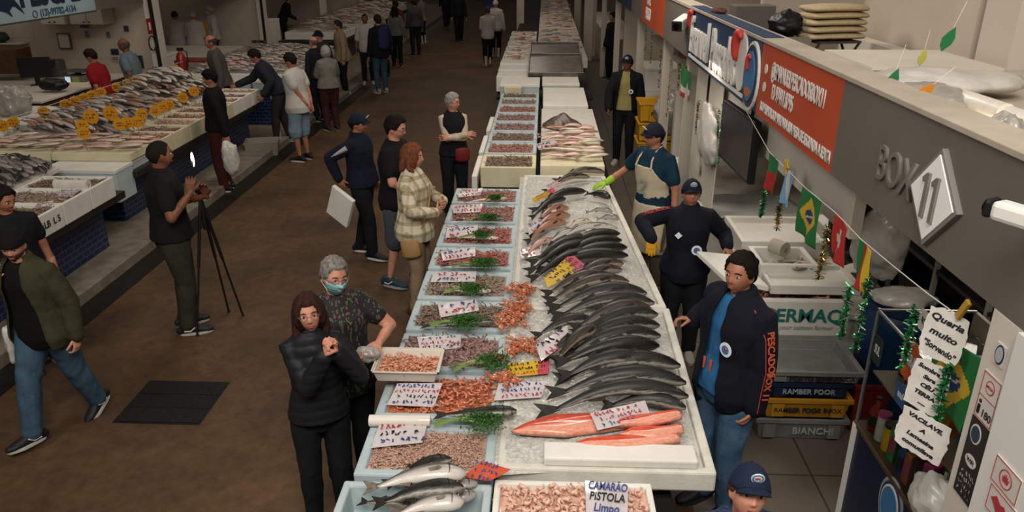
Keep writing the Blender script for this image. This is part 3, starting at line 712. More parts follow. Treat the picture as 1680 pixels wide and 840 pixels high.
def mass_mesh(w, d, L, n, key, curl=2.2, hump=.012):
    k = (round(w, 2), round(d, 2), L, n, key)
    if k in _mass: return _mass[k]
    R = random.Random(str(k)); mb = MB(); nx, ny = 24, 18; vs = []
    for j in range(ny+1):
        for i in range(nx+1):
            x = -w/2+w*i/nx; y = -d/2+d*j/ny; vs.append((x, y, hump*noise.noise(Vector((x*9, y*9, 3)))-.006))
    mb.add(vs, [(j*(nx+1)+i, j*(nx+1)+i+1, (j+1)*(nx+1)+i+1, (j+1)*(nx+1)+i) for j in range(ny) for i in range(nx)])
    for q in range(n):
        x = R.uniform(-w/2+.015, w/2-.02); y = R.uniform(-d/2+.015, d/2-.02)
        z = hump*noise.noise(Vector((x*9, y*9, 3)))+R.uniform(-.002, .010)
        M = Matrix.Translation((x, y, z)) @ Euler((R.uniform(-.7, .7), R.uniform(-.5, .5), R.uniform(0, 6.28))).to_matrix().to_4x4()
        shrimp_mb(mb, M, L*R.uniform(.8, 1.15), curl*R.uniform(.7, 1.2), L*.13, seg=5, n=5)
    me = mb.mesh('shrimp_mass'); me.polygons.foreach_set('use_smooth', [True]*len(me.polygons)); _mass[k] = me; return me
def shrimp_mass(label, x0, y0, x1, y1, z, kind, L=.05, n=330, name='shrimp', cat='shrimp', key=0):
    me = mass_mesh(x1-x0, y1-y0, L, n, key)
    o = bpy.data.objects.new(name, me.copy()); COL.objects.link(o); o.data.materials.append(SHR[kind]); o.location = ((x0+x1)/2, (y0+y1)/2, z)
    return tag(o, label, cat, kind='stuff')
_single = {}
def single_shrimps(x0, y0, x1, y1, z, kind, n, label, group, L=.06, seed=1, hump=.02, name='shrimp', curl=2.9, r=.14):
    R = random.Random(seed); protos = []
    for k in range(5):
        mb = MB(); shrimp_mb(mb, Matrix.Identity(4), L*R.uniform(.85, 1.15), curl*R.uniform(.85, 1.1), L*r, seg=8, n=8)
        me = mb.mesh('shrimp'); me.materials.append(SHR[kind]); me.polygons.foreach_set('use_smooth', [True]*len(me.polygons)); protos.append(me)
    nx = max(1, int(round(math.sqrt(n*(x1-x0)/(y1-y0))))); ny = max(1, int(round(n/nx))); 
    for j in range(ny):
        for i in range(nx):
            x = x0+(x1-x0)*(i+.5+R.uniform(-.4, .4))/nx; y = y0+(y1-y0)*(j+.5+R.uniform(-.4, .4))/ny
            o = bpy.data.objects.new(name, R.choice(protos)); COL.objects.link(o)
            e = hump*(1-((x-(x0+x1)/2)/(x1-x0)*2)**2)*(1-((y-(y0+y1)/2)/(y1-y0)*2)**2)
            o.location = (x, y, z+e+((i+j) % 3)*.004); o.rotation_euler = (R.uniform(-.5, .5), R.uniform(-.5, .5), R.uniform(0, 6.28))
            tag(o, label, 'shrimp', group)
# ---------------------------------------------------------------- fish
FM = {
 'dark': ramp_uv('fish_dark', [(.0, '#5a5650'), (.10, '#9a958b'), (.2, '#3a3732'), (.30, '#171513'), (.62, '#100f0d'), (1, '#080807')], rough=.5, noise_amt=.12, coat=.08),
 'catfish': ramp_uv('fish_catfish', [(.0, '#2f2a25'), (.25, '#141210'), (1, '#080706')], rough=.45, noise_amt=.12, coat=.1),
 'brown': ramp_uv('fish_brown', [(.0, '#7d7265'), (.14, '#9a8d7d'), (.25, '#453b32'), (.6, '#2c251e'), (1, '#191511')], rough=.42, coat=.12),
 'silver': ramp_uv('fish_silver', [(.0, '#d8cfc4'), (.35, '#b9b2ab'), (.55, '#7f7b78'), (.75, '#3f3d3b'), (1, '#2b2927')], rough=.22, noise_amt=.08),
 'grey': ramp_uv('fish_grey', [(.0, '#a8a19a'), (.4, '#7a746e'), (.7, '#45413d'), (1, '#2c2926')], rough=.25),
 'pale': ramp_uv('fish_pale', [(.0, '#d9cbb8'), (.45, '#c0ab96'), (.75, '#8d7a6a'), (1, '#5b4d42')], rough=.3),
 'pink': ramp_uv('fish_pink', [(.0, '#d8b9ac'), (.5, '#bd8f82'), (1, '#8c5b52')], rough=.3),
 'orange': ramp_uv('fish_orange', [(.0, '#b98467'), (.5, '#8d5a40'), (1, '#5d3526')], rough=.3)}
M_fin = mat('fin', '#14120f', '#231f1a', rough=.5, scale=50); M_finp = mat('fin_pale', '#83766a', '#5b5148', rough=.5, scale=50)
M_eyeb = mat('fish_eye_dark', '#0b0a09', rough=.15); M_eyer = mat('fish_eye_ring', '#a89c7e', rough=.3)
def fish_mesh(L, h, wd, bend=0, arch=0, seg=12, nst=15, blunt=.5, taper=1.0):
    """fish lying on its side: head to +X, tail to -X, back to +Y, z up; uv v = belly 0 .. back 1"""
    mb = MB(); vs = []; uvs = []
    def prof(t):
        if t < .28: return (blunt+(1-blunt)*math.sin(t/.28*PI/2))*(1 if t > 0 else .8)
        return 1-.80*((t-.28)/.72)**1.6*taper
    def ctr(t):
        x = L*(.5-t*.86); return Vector((x, bend*L*math.sin(PI*t)+.0, arch*L*math.sin(PI*min(1, t*1.05))))
    for i in range(nst):
        t = i/(nst-1); c = ctr(t); p = prof(t); hh = h/2*p*(.5 if i == 0 else 1); ww = wd/2*(p*.75+.25*(1-t))*(.55 if i == 0 else 1)*(1 if t < .8 else 1-(t-.8)*2.4)
        for k in range(seg):
            a = 2*PI*k/seg; y = hh*math.sin(a); z = ww*math.cos(a)
            vs.append(c+Vector((0, y, z+wd/2))); uvs.append((t, .5+.5*math.sin(a)))
    fs = [(i*seg+k, (i+1)*seg+k, (i+1)*seg+(k+1)%seg, i*seg+(k+1)%seg) for i in range(nst-1) for k in range(seg)]
    fs += [tuple(range(seg)), tuple((nst-1)*seg+k for k in reversed(range(seg)))]
    return vs, fs, uvs, ctr, prof
def fish_fins(L, h, wd, ctr, dors=True, fork=.5):
    tc_ = ctr(1.0)+Vector((0,0,wd/2)); T_ = MB(); s = h*.45
    x = tc_.x; y = tc_.y; z = tc_.z
    def fan(pts, th):
        n = len(pts); T_.add([(a, b, c+th) for a, b, c in pts]+[(a, b, c-th) for a, b, c in pts], [tuple(range(n)), tuple(reversed(range(n, 2*n)))]+[(i, (i+1)%n, n+(i+1)%n, n+i) for i in range(n)])
    fan([(x+.03*L, y+h*.08, z), (x-.05*L, y+s*.6, z), (x-.14*L, y+s, z), (x-.14*L+fork*.09*L, y, z-.002), (x-.14*L, y-s, z), (x-.05*L, y-s*.6, z), (x+.03*L, y-h*.08, z)], .0018)
    D = MB()
    def fan2(pts, th):
        n = len(pts); D.add([(a, b, c+th) for a, b, c in pts]+[(a, b, c-th) for a, b, c in pts], [tuple(range(n)), tuple(reversed(range(n, 2*n)))]+[(i, (i+1)%n, n+(i+1)%n, n+i) for i in range(n)])
    if dors:
        for t0, t1, hh, sg in ((.35, .55, .24, 1), (.62, .72, .2, 1), (.62, .74, .2, -1)):
            a, b = ctr(t0), ctr(t1); y0 = h/2*(1-.3*t0)*sg
            fan2([(a.x, a.y+y0*.85, wd/2+a.z), (a.x-.02*L, a.y+y0+h*hh*sg, wd/2+a.z), (b.x-.02*L, b.y+y0*.8+h*hh*.3*sg, wd/2+b.z), (b.x, b.y+y0*.6, wd/2+b.z)], .0015)
    P_ = MB(); a = ctr(.27); P_.add([(a.x, a.y-h*.12, a.z+wd*.98), (a.x-.02*L, a.y-h*.02, a.z+wd*1.02), (a.x-.13*L, a.y-h*.10, a.z+wd*1.02), (a.x-.12*L, a.y-h*.24, a.z+wd*.98), (a.x-.03*L, a.y-h*.22, a.z+wd*.96)], [(0,1,2,3,4)])
    return T_, D, P_
def mk(me_vs, fs, uvs, name):
    me = bpy.data.meshes.new(name); me.from_pydata([tuple(v) for v in me_vs], [], fs); uv = me.uv_layers.new(name='UVMap')
    for l in me.loops: uv.data[l.index].uv = uvs[l.vertex_index]
    me.polygons.foreach_set('use_smooth', [True]*len(me.polygons)); return me
_fish = {}
def fish(label, kind, head, tail, h=.07, wd=None, bend=0, arch=.03, group=None, tilt=0, fork=.5, blunt=.5, parts=True, name='fish', flip=False, dors=True):
    head, tail = Vector(head), Vector(tail); d = head-tail; L = d.length; wd = wd or h*.75
    vs, fs, uvs, ctr, prof = fish_mesh(L, h, wd, bend, arch, blunt=blunt)
    o = bpy.data.objects.new(name, mk(vs, fs, uvs, name)); COL.objects.link(o); o.data.materials.append(FM[kind])
    c = (head+tail)/2; yaw = math.atan2(d.y, d.x); pit = -math.asin(max(-1, min(1, d.z/L)))
    o.rotation_euler = Euler((math.radians(tilt), pit, yaw)); o.location = c
    if flip: o.scale = (1, -1, 1)
    T_, D, P_ = fish_fins(L, h, wd, ctr, dors, fork); fm = M_finp if kind in ('silver', 'pale', 'grey', 'pink') else M_fin
    T_.build('tail_fin', fm, o); 
    if dors: D.build('fins', fm, o)
    P_.build('pectoral_fin', fm, o)
    e = MB(); a = ctr(.09); r_ = h*.085+.001
    e.ell((a.x, a.y+h*.12, a.z+wd*.5+wd*.40*(.75)), (r_, r_, r_*.5), mi=0); e.ell((a.x, a.y+h*.12, a.z+wd*.5+wd*.40*.75+r_*.2), (r_*.62, r_*.62, r_*.5), mi=1)
    e.build('eye', [M_eyer, M_eyeb], o, smooth=True)
    g = MB(); a = ctr(.21); pts = [(a.x+.012*math.cos(q), a.y+h*.36*math.sin(q), a.z+wd*.5+wd*.46*math.cos(q*.85)) for q in [-1.1+2.2*i/8 for i in range(9)]]
    g.tube(pts, .0018, seg=5); g.build('gill_edge', M_fin, o)
    return tag(o, label, 'fish', group)
def simple_fish(kind, L, h, wd, bend, arch, name='fish', fork=.5):
    vs, fs, uvs, ctr, prof = fish_mesh(L, h, wd, bend, arch, seg=8, nst=8)
    T_, D, P_ = fish_fins(L, h, wd, ctr, True, fork); n = len(vs)
    for q in (T_, D):
        o = len(vs); vs = vs+[Vector(v) for v in q.v]; fs = fs+[tuple(i+o for i in f) for f in q.f]; uvs = uvs+[(1, .75)]*len(q.v)
    me = mk(vs, fs, uvs, name); me.materials.append(FM[kind]); return me
REST = []
def pile(meshes, x0, x1, y0, y1, z, nx, ny, ang, group, label, seed=3, hump=.15, jit=.25, cat='fish', name='fish', layers=1, pitch=.0, rest=False):
    R = random.Random(seed); k = 0
    for l in range(layers):
        for j in range(ny):
            for i in range(nx):
                u = (i+.5+R.uniform(-jit, jit))/nx; v = (j+.5+R.uniform(-jit, jit))/ny
                e = hump*(1-(2*u-1)**2)*(1-(2*v-1)**4)
                m_ = R.choice(meshes); L_ = (x0+(x1-x0)*u, y0+(y1-y0)*v, z+e+l*.03+.012*((i+j*2) % 3)); r_ = (R.uniform(-.15, .15), R.uniform(-.1, .1)+pitch, ang+R.uniform(-.14, .14))
                if rest: REST.append((m_, Matrix.Translation(L_) @ Euler(r_).to_matrix().to_4x4())); continue
                o = bpy.data.objects.new(name, m_); COL.objects.link(o); o.location = L_; o.rotation_euler = r_
                tag(o, label, cat, group)
# ---------------------------------------------------------------- price cards
INK = [mat('ink_blue', '#3c4a86', rough=.7), mat('ink_red', '#b3404a', rough=.7), mat('ink_black', '#26242a', rough=.7)]
M_card = mat('card_white', '#c9c0bf', '#bdb3b4', rough=.35, scale=12, coat=.5)
M_cardy = mat('card_yellow', '#d3ab2c', '#c39b22', rough=.35, scale=12, coat=.5); M_cardp = mat('card_pink', '#bd4f5e', rough=.35, coat=.5)
M_cardo = mat('card_orange', '#c25236', rough=.35, coat=.5); M_wood = mat('stick', '#8d7353', rough=.8)
def card(label, tl, tr, br, bl, z, lines=3, kind='white', seed=1, lift=.03, inks=(0, 1, 2), words=None, read='x', group=None, th=.007, z2=None):
    """thin sign in a clear sleeve lying on the food; corners in order of the writing"""
    zz = [z+lift, z+lift, z, z] if z2 is None else z2
    P = [G(p[0], p[1], zz[i]) for i, p in enumerate((tl, tr, br, bl))]
    c = sum(P, Vector())/4; ux = ((P[1]-P[0])+(P[2]-P[3])); uy = ((P[0]-P[3])+(P[1]-P[2]))
    M = frame((c.x, c.y, c.z), ux, uy); Mi = M.inverted(); q = [Mi @ p for p in P]
    mb = MB(); 
    nrm = .0016; n = 8; top = []; 
    for j in range(n+1):
        for i in range(n+1):
            a, b = i/n, j/n; p = q[0].lerp(q[1], a).lerp(q[3].lerp(q[2], a), b); p.z += .006*math.sin(a*5+seed)*math.sin(b*3); top.append(p)
    W = n+1; f_ = [(j*W+i, (j+1)*W+i, (j+1)*W+i+1, j*W+i+1) for j in range(n) for i in range(n)]
    split = [(1 if kind in ('yellow',) and i >= n-2 else 0) for j in range(n) for i in range(n)]
    mb.v = [tuple(p) for p in top]+[(p.x, p.y, p.z-nrm) for p in top]; NN = len(top)
    mb.f = f_+[tuple(reversed([x+NN for x in f])) for f in f_]; mb.m = split+split
    m0 = {'white': M_card, 'yellow': M_cardy, 'orange': M_cardo}[kind]
    o = mb.build('price_card', [m0, M_cardp], None, smooth=True, fix=False); o.matrix_world = M
    w_ = ux.length/2; h_ = uy.length/2
    if words:
        n_ = len(words)
        for k, (tx, ink, fx) in enumerate(words):
            y_ = h_/2-h_*(k+.5)/n_; me = text_mesh(tx, h_/n_*1.05, .0005, bold=.0015, align='CENTER', shear=.1)
            xs = [v.co.x for v in me.vertices]; wd_ = max(xs)-min(xs); s_ = min(1.6, w_*fx/wd_)
            me.transform(Matrix.Translation((0, y_, .0075)) @ Matrix.Diagonal((s_, 1, 1, 1))); link('lettering', me, INK[ink], o)
    else:
        s = scribble(w_*.94, h_*.92, lines, seed, thick=max(.003, h_/lines*.12)); s.v = [(a, b, .0075) for a, b, cc in s.v]
        s.build('lettering', [INK[i] for i in inks], o)
    return tag(o, label, 'price card', group)
# ---------------------------------------------------------------- central table, left row of blue foam boxes
ZT = .76
rows = [(2.48, 2.985), (3.03, 3.47), (3.52, 3.98), (4.03, 4.50), (4.55, 5.00), (5.04, 5.54), (5.60, 6.05), (6.10, 6.62), (6.67, 7.20), (7.25, 7.74)]
XL, XR = -.90, -.215
rowlab = ['holding the nearest whole silver and dark fish', 'of tiny pinkish shrimp, just behind the whole fish', 'of orange shrimp under the white plastic roll',
 'of long pinkish shrimp beside the white tray', 'of grey-brown shrimp level with the small crabs', 'of mixed pale shrimp in mid row',
 'of red shrimp under the bushiest parsley', 'of dark red shrimp behind the bushiest parsley', 'of red shrimp, second from the far end of the near row', 'of brown-red shrimp at the far end of the near row']
rk = [None, 'pinkgrey', 'orange', 'mauve', 'greybrown', 'grey', 'red', 'red', 'rosy', 'rosy']
for i, (y0, y1) in enumerate(rows):
    foam_box('light blue foam box '+rowlab[i], XL-(.03 if i == 0 else 0), y0, XR, y1, ZT, .95, M_foamb, t=.05 if i else .04, group='blue foam boxes in the near left row', depth=.03 if i else .15, bevel=.012)
shr_lab = {1: 'tiny pinkish shrimp filling the box in front of the white roll', 3: 'long pinkish-brown shrimp in the box beside the white tray', 4: 'grey-brown shrimp in the box with the dark fish and parsley',
 5: 'mixed pale shrimp under the fourth parsley bunch from the far end', 6: 'red shrimp next to the large parsley bunch and dark fish', 7: 'dark red shrimp right of a pale price card, by the white fish', 8: 'reddish shrimp in the second box from the far end of the row', 9: 'brown-red shrimp in the farthest blue box of the near row'}
for i, lab in shr_lab.items():
    y0, y1 = rows[i]; fine = i == 1
    shrimp_mass(lab, XL+.05, y0+.05, XR-.05, y1-.05, .935, rk[i], L=.034 if fine else (.055 if i != 3 else .075), n=900 if fine else 420, key=i)
y0, y1 = rows[2]
shrimp_mass('orange shrimp packed under the top layer in the roll box', XL+.05, y0+.05, XR-.05, y1-.05, .93, 'orange', n=260, key=22)
single_shrimps(-.66, y0+.04, XR-.02, y1-.05, .945, 'orange', 110, 'peeled orange shrimp heaped in the box right of the handwritten card', 'orange shrimp in the roll box', L=.055, seed=4, hump=.03, curl=2.4)
# nearest box of peeled shrimp
foam_box('white foam box of peeled shrimp at the very front of the table', -.205, 2.42, .545, 3.02, ZT, .95, M_foam, t=.03, depth=.04)
shrimp_mass('peeled shrimp beneath the top layer of the nearest box', -.175, 2.45, .515, 2.99, .93, 'peeled', n=420, L=.055, key=30)
single_shrimps(-.165, 2.48, .505, 2.985, .945, 'peeled', 150, 'plump peeled pale pink shrimp in the nearest white box', 'peeled shrimp in the nearest box', L=.058, seed=8, hump=.015, curl=3.6, r=.19)
# shrimp tray held up on the box rims
tr = MB(); x0, y0, x1, y1 = -.945, 3.79, -.575, 4.03
tb = open_box(-.185, -.135, .185, .135, 0, .075, .008, .008, taper=.022); tb.v = tb.v
o = tb.build('plastic_tray', mat('tray_plastic', '#cfc6b8', rough=.4), None, (-.76, 3.885, 1.02), bevel=.003)
tag(o, 'shallow white plastic tray of peeled shrimp standing across two blue boxes', 'tray')
MB().box((-.195, -.145, .073), (.195, -.135, .078)).box((-.195, .135, .073), (.195, .145, .078)).box((-.195, -.145, .073), (-.185, .145, .078)).box((.185, -.145, .073), (.195, .145, .078)).build('rim', mat('tray_plastic', '#cfc6b8'), o)
shrimp_mass('peeled shrimp under the top layer in the plastic tray', -.925, 3.78, -.595, 3.99, 1.055, 'orange2', n=110, L=.045, key=31)
single_shrimps(-.925, 3.78, -.595, 3.985, 1.068, 'orange2', 90, 'peeled orange-pink shrimp in the shallow white tray', 'shrimp in the white tray', L=.04, seed=5, hump=.015)
def roll(label, a, b, r, m=None, name='plastic_roll'):
    a, b = Vector(a), Vector(b); c = (a+b)/2; e = empty(name, label, 'roll', c)
    d = (b-a); u = d.normalized(); mb = MB(); seg = 28
    mb.tube([a-c, b-c], r, seg=seg, ref=(0, 0, 1), caps=False)
    mb.tube([a-c, a-c+u*.001], [r, r*.35], seg=seg, ref=(0,0,1), caps=False); mb.tube([b-c, b-c-u*.001], [r, r*.35], seg=seg, ref=(0,0,1), caps=False)
    mb.build('wrapped_sheet', m or mat('roll_plastic', '#ded8cc', '#d2ccc0', rough=.35, scale=20, stretch=(.3,1,1), coat=.4), e, smooth=True)
    MB().tube([a-c-u*.004, b-c+u*.004], r*.34, seg=16, ref=(0,0,1)).build('core', mat('core_card', '#a98f6c', rough=.8), e, smooth=True)
    return e
roll('white plastic bag roll lying across the box of orange shrimp', (-.90, 3.43, .985), (-.575, 3.44, .985), .032)
# fish in the nearest box and on the box rims
def FP(px, z): return G(px[0], px[1], z)
near = [('silver', (766,788), (597,813), .115, 1.0, 'silver fish with a pale head, lying near the top of the front left box'),
        ('dark', (742,764), (632,806), .10, .98, 'dark fish behind the silver one at the back of the front left box'),
        ('dark', (762,812), (612,838), .11, 1.0, 'dark fish in front of the pale-headed silver fish, front left box'),
        ('grey', (784,799), (690,826), .07, .95, 'grey fish head poking out at the right of the front left box'),
        ('silver', (762,834), (640,856), .11, .97, 'silver fish cut by the bottom edge of the photo, front left box'),
        ('grey', (782,818), (700,846), .08, .93, 'small grey fish at the right end of the front left box'),
        ('brown', (680,840), (590,830), .07, .90, 'brown fish under the tails in the front left box')]
for k, hd, tl, h, z, lab in near: fish(lab, k, FP(hd, z), FP(tl, z-.02), h, h*.75, arch=.04, bend=.03, blunt=.45)
def parsley(label, c, L=.30, spread=.09, seed=1, ang=PI, red=False):
    R = random.Random(seed); e = empty('parsley_bunch', label, 'parsley', c, ang)
    st = MB()
    for k in range(16):
        y1 = R.uniform(-.02, .02); y2 = R.uniform(-spread*.6, spread*.6)
        st.tube([(L*.62, y1+R.uniform(-.03, .03), 0), (L*.3, y1*.6, .02+R.uniform(0, .01)), (0, y2*.5, .035), (-L*.12, y2, .03)], .0018, seg=5)
    st.build('stems', mat('parsley_stem', '#7f9a4c', '#68853a', rough=.5), e)
    lf = MB()
    for k in range(850):
        x = -L*.16+R.gauss(0, L*.15); y = R.gauss(0, spread*.5); z = .038+.03*math.exp(-(y/.05)**2)*R.uniform(0, 1.2)-.01
        s_ = R.uniform(.009, .018); M = Matrix.Translation((x, y, z)) @ Euler((R.uniform(-1, 1), R.uniform(-1, 1), R.uniform(0, 6.3))).to_matrix().to_4x4()
        lf.add([(0,0,0),(s_*.5,s_*.3,.002),(s_*.45,s_*.8,0),(0,s_*.6,.003),(-s_*.45,s_*.8,0),(-s_*.5,s_*.3,.002)], [(0,1,2,3),(0,3,4,5)], 0, M)
    lf.build('leaves', mat('parsley_leaf', '#3d6a28', '#23491a', rough=.5, scale=50), e)
    return e
def chilies(label, c, n=5, seed=1):
    R = random.Random(seed); e = empty('red_peppers', label, 'chilli bunch', c, R.uniform(0, 3))
    for k in range(n):
        a = R.uniform(-.6, .6); L_ = R.uniform(.03, .05); x = R.uniform(-.02, .02); y = R.uniform(-.02, .02)
        mb = MB(); mb.tube([(x, y, .01), (x+L_*.5*math.cos(a), y+L_*.5*math.sin(a), .014), (x+L_*math.cos(a), y+L_*math.sin(a), .01)], [.008, .007, .002], seg=8, round_end=1)
        mb.build('pepper', mat('chilli_red', '#a3201e', rough=.25, coat=.5), e, smooth=True)
    return e
rim = [('dark', (848,684), (712,690), .095, 'dark fish under the parsley at the right end of the white roll', (778,686), False),
       ('pale', (842,590), (735,606), .06, 'white-bellied fish on the rim right of the white tray', (796,592), True),
       ('dark', (808,533), (690,541), .07, 'dark fish on the rim below the long green parsley stems', (752,526), False),
       ('pale', (806,482), (716,480), .06, 'pale fish with a red chilli on the middle box rim', (766,472), True),
       ('dark', (822,438), (722,440), .06, 'dark fish on the rim below the fullest parsley bunch', (783,430), False),
       ('pale', (818,394), (738,392), .05, 'pale fish on the rim two boxes before the far end', (783,384), True),
       ('dark', (830,362), (748,364), .055, 'dark fish with parsley on the second rim from the far end', (795,356), False),
       ('pale', (832,328), (760,334), .05, 'pale fish on the farthest rim of the blue boxes', (808,324), False)]
plab = ['large parsley bunch beside the white plastic roll', 'parsley bunch with red chilli right of the shrimp tray', 'long-stemmed parsley over the dark fish level with the crabs', 'parsley and chilli over the pale fish in mid row',
        'bushiest parsley bunch, beside the dark red shrimp', 'parsley over the pale fish next to red shrimp, third from the far end', 'flat parsley sprig on the second rim from the far end', 'smallest parsley sprig at the far end of the blue boxes']
for i, (k, hd, tl, h, lab, pc, red) in enumerate(rim):
    fish(lab, k, FP(hd, .985), FP(tl, .97), h, h*.75, bend=-.03, arch=.02, blunt=.4)
    c = G(pc[0], pc[1], 1.03); sc = [1.0, .9, .95, .8, .95, .75, .75, .5][i]
    p = parsley(plab[i], (c.x, c.y, .995), L=.34*sc, spread=.11*sc, seed=i+3, ang=PI if i != 1 else PI*1.05)
    if red: q = G(pc[0]+16, pc[1]+4, 1.0); chilies(['', 'red chillies beside the parsley near the white tray', '', 'red chillies on the pale fish in mid row', '', 'red chillies two boxes before the far end'][i], (q.x, q.y, 1.03), seed=i)
q = G(800, 420, 1.0); chilies('cluster of red chillies behind the bushiest parsley bunch', (q.x, q.y, .985), 9, 12)
# price cards on the left row
C = 'price cards in clear sleeves'
card('white card with blue and black writing leaning in the orange shrimp box', (652,629), (726,628), (712,668), (634,664), .96, 4, seed=11, lift=.05)
card('pale card with red and blue writing on the tiny pinkish shrimp', (623,694), (702,690), (693,726), (608,735), .96, 3, seed=12, lift=.02, inks=(1, 2, 0))
card('clear-sleeved card half behind the white tray', (684,553), (756,549), (756,570), (690,578), .96, 3, seed=13)
card('pink-edged card on the grey-brown shrimp above the long parsley stems', (718,498), (781,491), (786,509), (722,521), .96, 2, seed=14)
card('pinkish card on the mixed pale shrimp in mid row', (712,447), (782,445), (780,462), (706,463), .96, 2, seed=15, inks=(1, 0, 2))
card('pale card left of the dark red shrimp and bushiest parsley', (723,412), (780,405), (780,420), (727,428), .96, 2, seed=16)
card('greyish card left of the red shrimp with the pale fish', (734,374), (784,369), (784,386), (730,390), .96, 2, seed=17)
card('pink card in the second box from the far end', (742,337), (792,334), (788,348), (744,350), .96, 2, seed=18, inks=(1, 1, 0))
card('small pink card in the farthest blue box', (752,315), (792,308), (788,320), (752,324), .96, 2, seed=19, inks=(1, 1, 0))
# ---------------------------------------------------------------- central table, iced side
def tray_slab(label, corners, z0, z1, rimw=.05):
    """foam tray with a raised rim; corners anticlockwise from front-left"""
    c = sum((Vector((a, b, 0)) for a, b in corners), Vector())/4; mb = MB()
    O = [Vector((a, b, 0))-c for a, b in corners]; I = []
    for k in range(4):
        p = O[k]; u = (O[(k+1) % 4]-p).normalized(); v = (O[k-1]-p).normalized(); I.append(p+(u+v)*rimw)
    z = [0, z1-z0, z1-z0-.03]
    vs = [(p.x, p.y, 0) for p in O]+[(p.x, p.y, z[1]) for p in O]+[(p.x, p.y, z[1]) for p in I]+[(p.x, p.y, z[2]) for p in I]; fs = [(3,2,1,0), (12,13,14,15)]
    for k in range(4):
        j = (k+1) % 4; fs += [(k, j, 4+j, 4+k), (4+k, 4+j, 8+j, 8+k), (8+k, 8+j, 12+j, 12+k)]
    mb.add(vs, fs); o = mb.build('foam_tray', M_foamw, None, (c.x, c.y, z0), bevel=.012); return tag(o, label, 'tray')
tray_slab('big wet white foam tray at the near end holding salmon and ice', [(-.2, 3.10), (.875, 3.10), (.915, 4.93), (-.2, 4.93)], .84, .955)
tray_slab('long white foam tray behind the first, under the iced dark fish', [(-.2, 4.95), (.90, 4.95), (.70, 8.25), (-.2, 8.25)], .84, .955)
slab('white foam support block under the near right corner of the iced tray', .30, 3.2, .62, 3.9, .60, .84, M_foam, name='foam_block', cat='block')
slab('white foam support block under the iced tray, below the gloved worker', .42, 5.4, .62, 7.4, .76, .84, M_foam, name='foam_block', cat='block')
def ice(label, P_, z, nx, ny, amp=.018, slope=0, seed=0):
    """heap of crushed ice; P_ = four corners"""
    mb = MB(); vs = []
    a, b, c, d = [Vector((q[0], q[1], 0)) for q in P_]
    for j in range(ny+1):
        for i in range(nx+1):
            u, v = i/nx, j/ny; p = a.lerp(b, u).lerp(d.lerp(c, u), v); e = min(1, min(u, 1-u)*9)*min(1, min(v, 1-v)*14)
            n_ = noise.noise(Vector((p.x*6, p.y*6, seed)))*.6+noise.noise(Vector((p.x*40, p.y*40, seed)))*.22+noise.noise(Vector((p.x*90, p.y*90, seed)))*.16
            if noise.noise(Vector((p.x*3, p.y*2, seed+5))) > .35: n_ -= .2
            vs.append((p.x, p.y, z-.02+e*(.030+amp*1.5*n_+slope*(1-u))))
    W = nx+1; mb.add(vs, [(j*W+i, j*W+i+1, (j+1)*W+i+1, (j+1)*W+i) for j in range(ny) for i in range(nx)])
    o = mb.build('crushed_ice', mat('ice', '#b3b1a8', '#dddad1', rough=.3, scale=45, bump=.9, bscale=130, trans=.05, ior=1.31, coat=.2), None, smooth=True, fix=False)
    return tag(o, label, 'ice', kind='stuff')
ice('wet crushed ice under the salmon and nearest dark fish', [(-.24, 3.06), (.81, 3.2), (.86, 4.94), (-.24, 4.94)], .955, 120, 160)
ice('crushed ice spread under the dark fish on the long tray', [(-.24, 4.93), (.84, 4.93), (.64, 8.22), (-.24, 8.22)], .955, 110, 240, seed=4)
o = slab('long white foam lid lying along the near edge of the iced tray', .03, 3.12, .785, 3.26, .955, 1.005, M_foam, name='foam_sheet', cat='foam sheet')
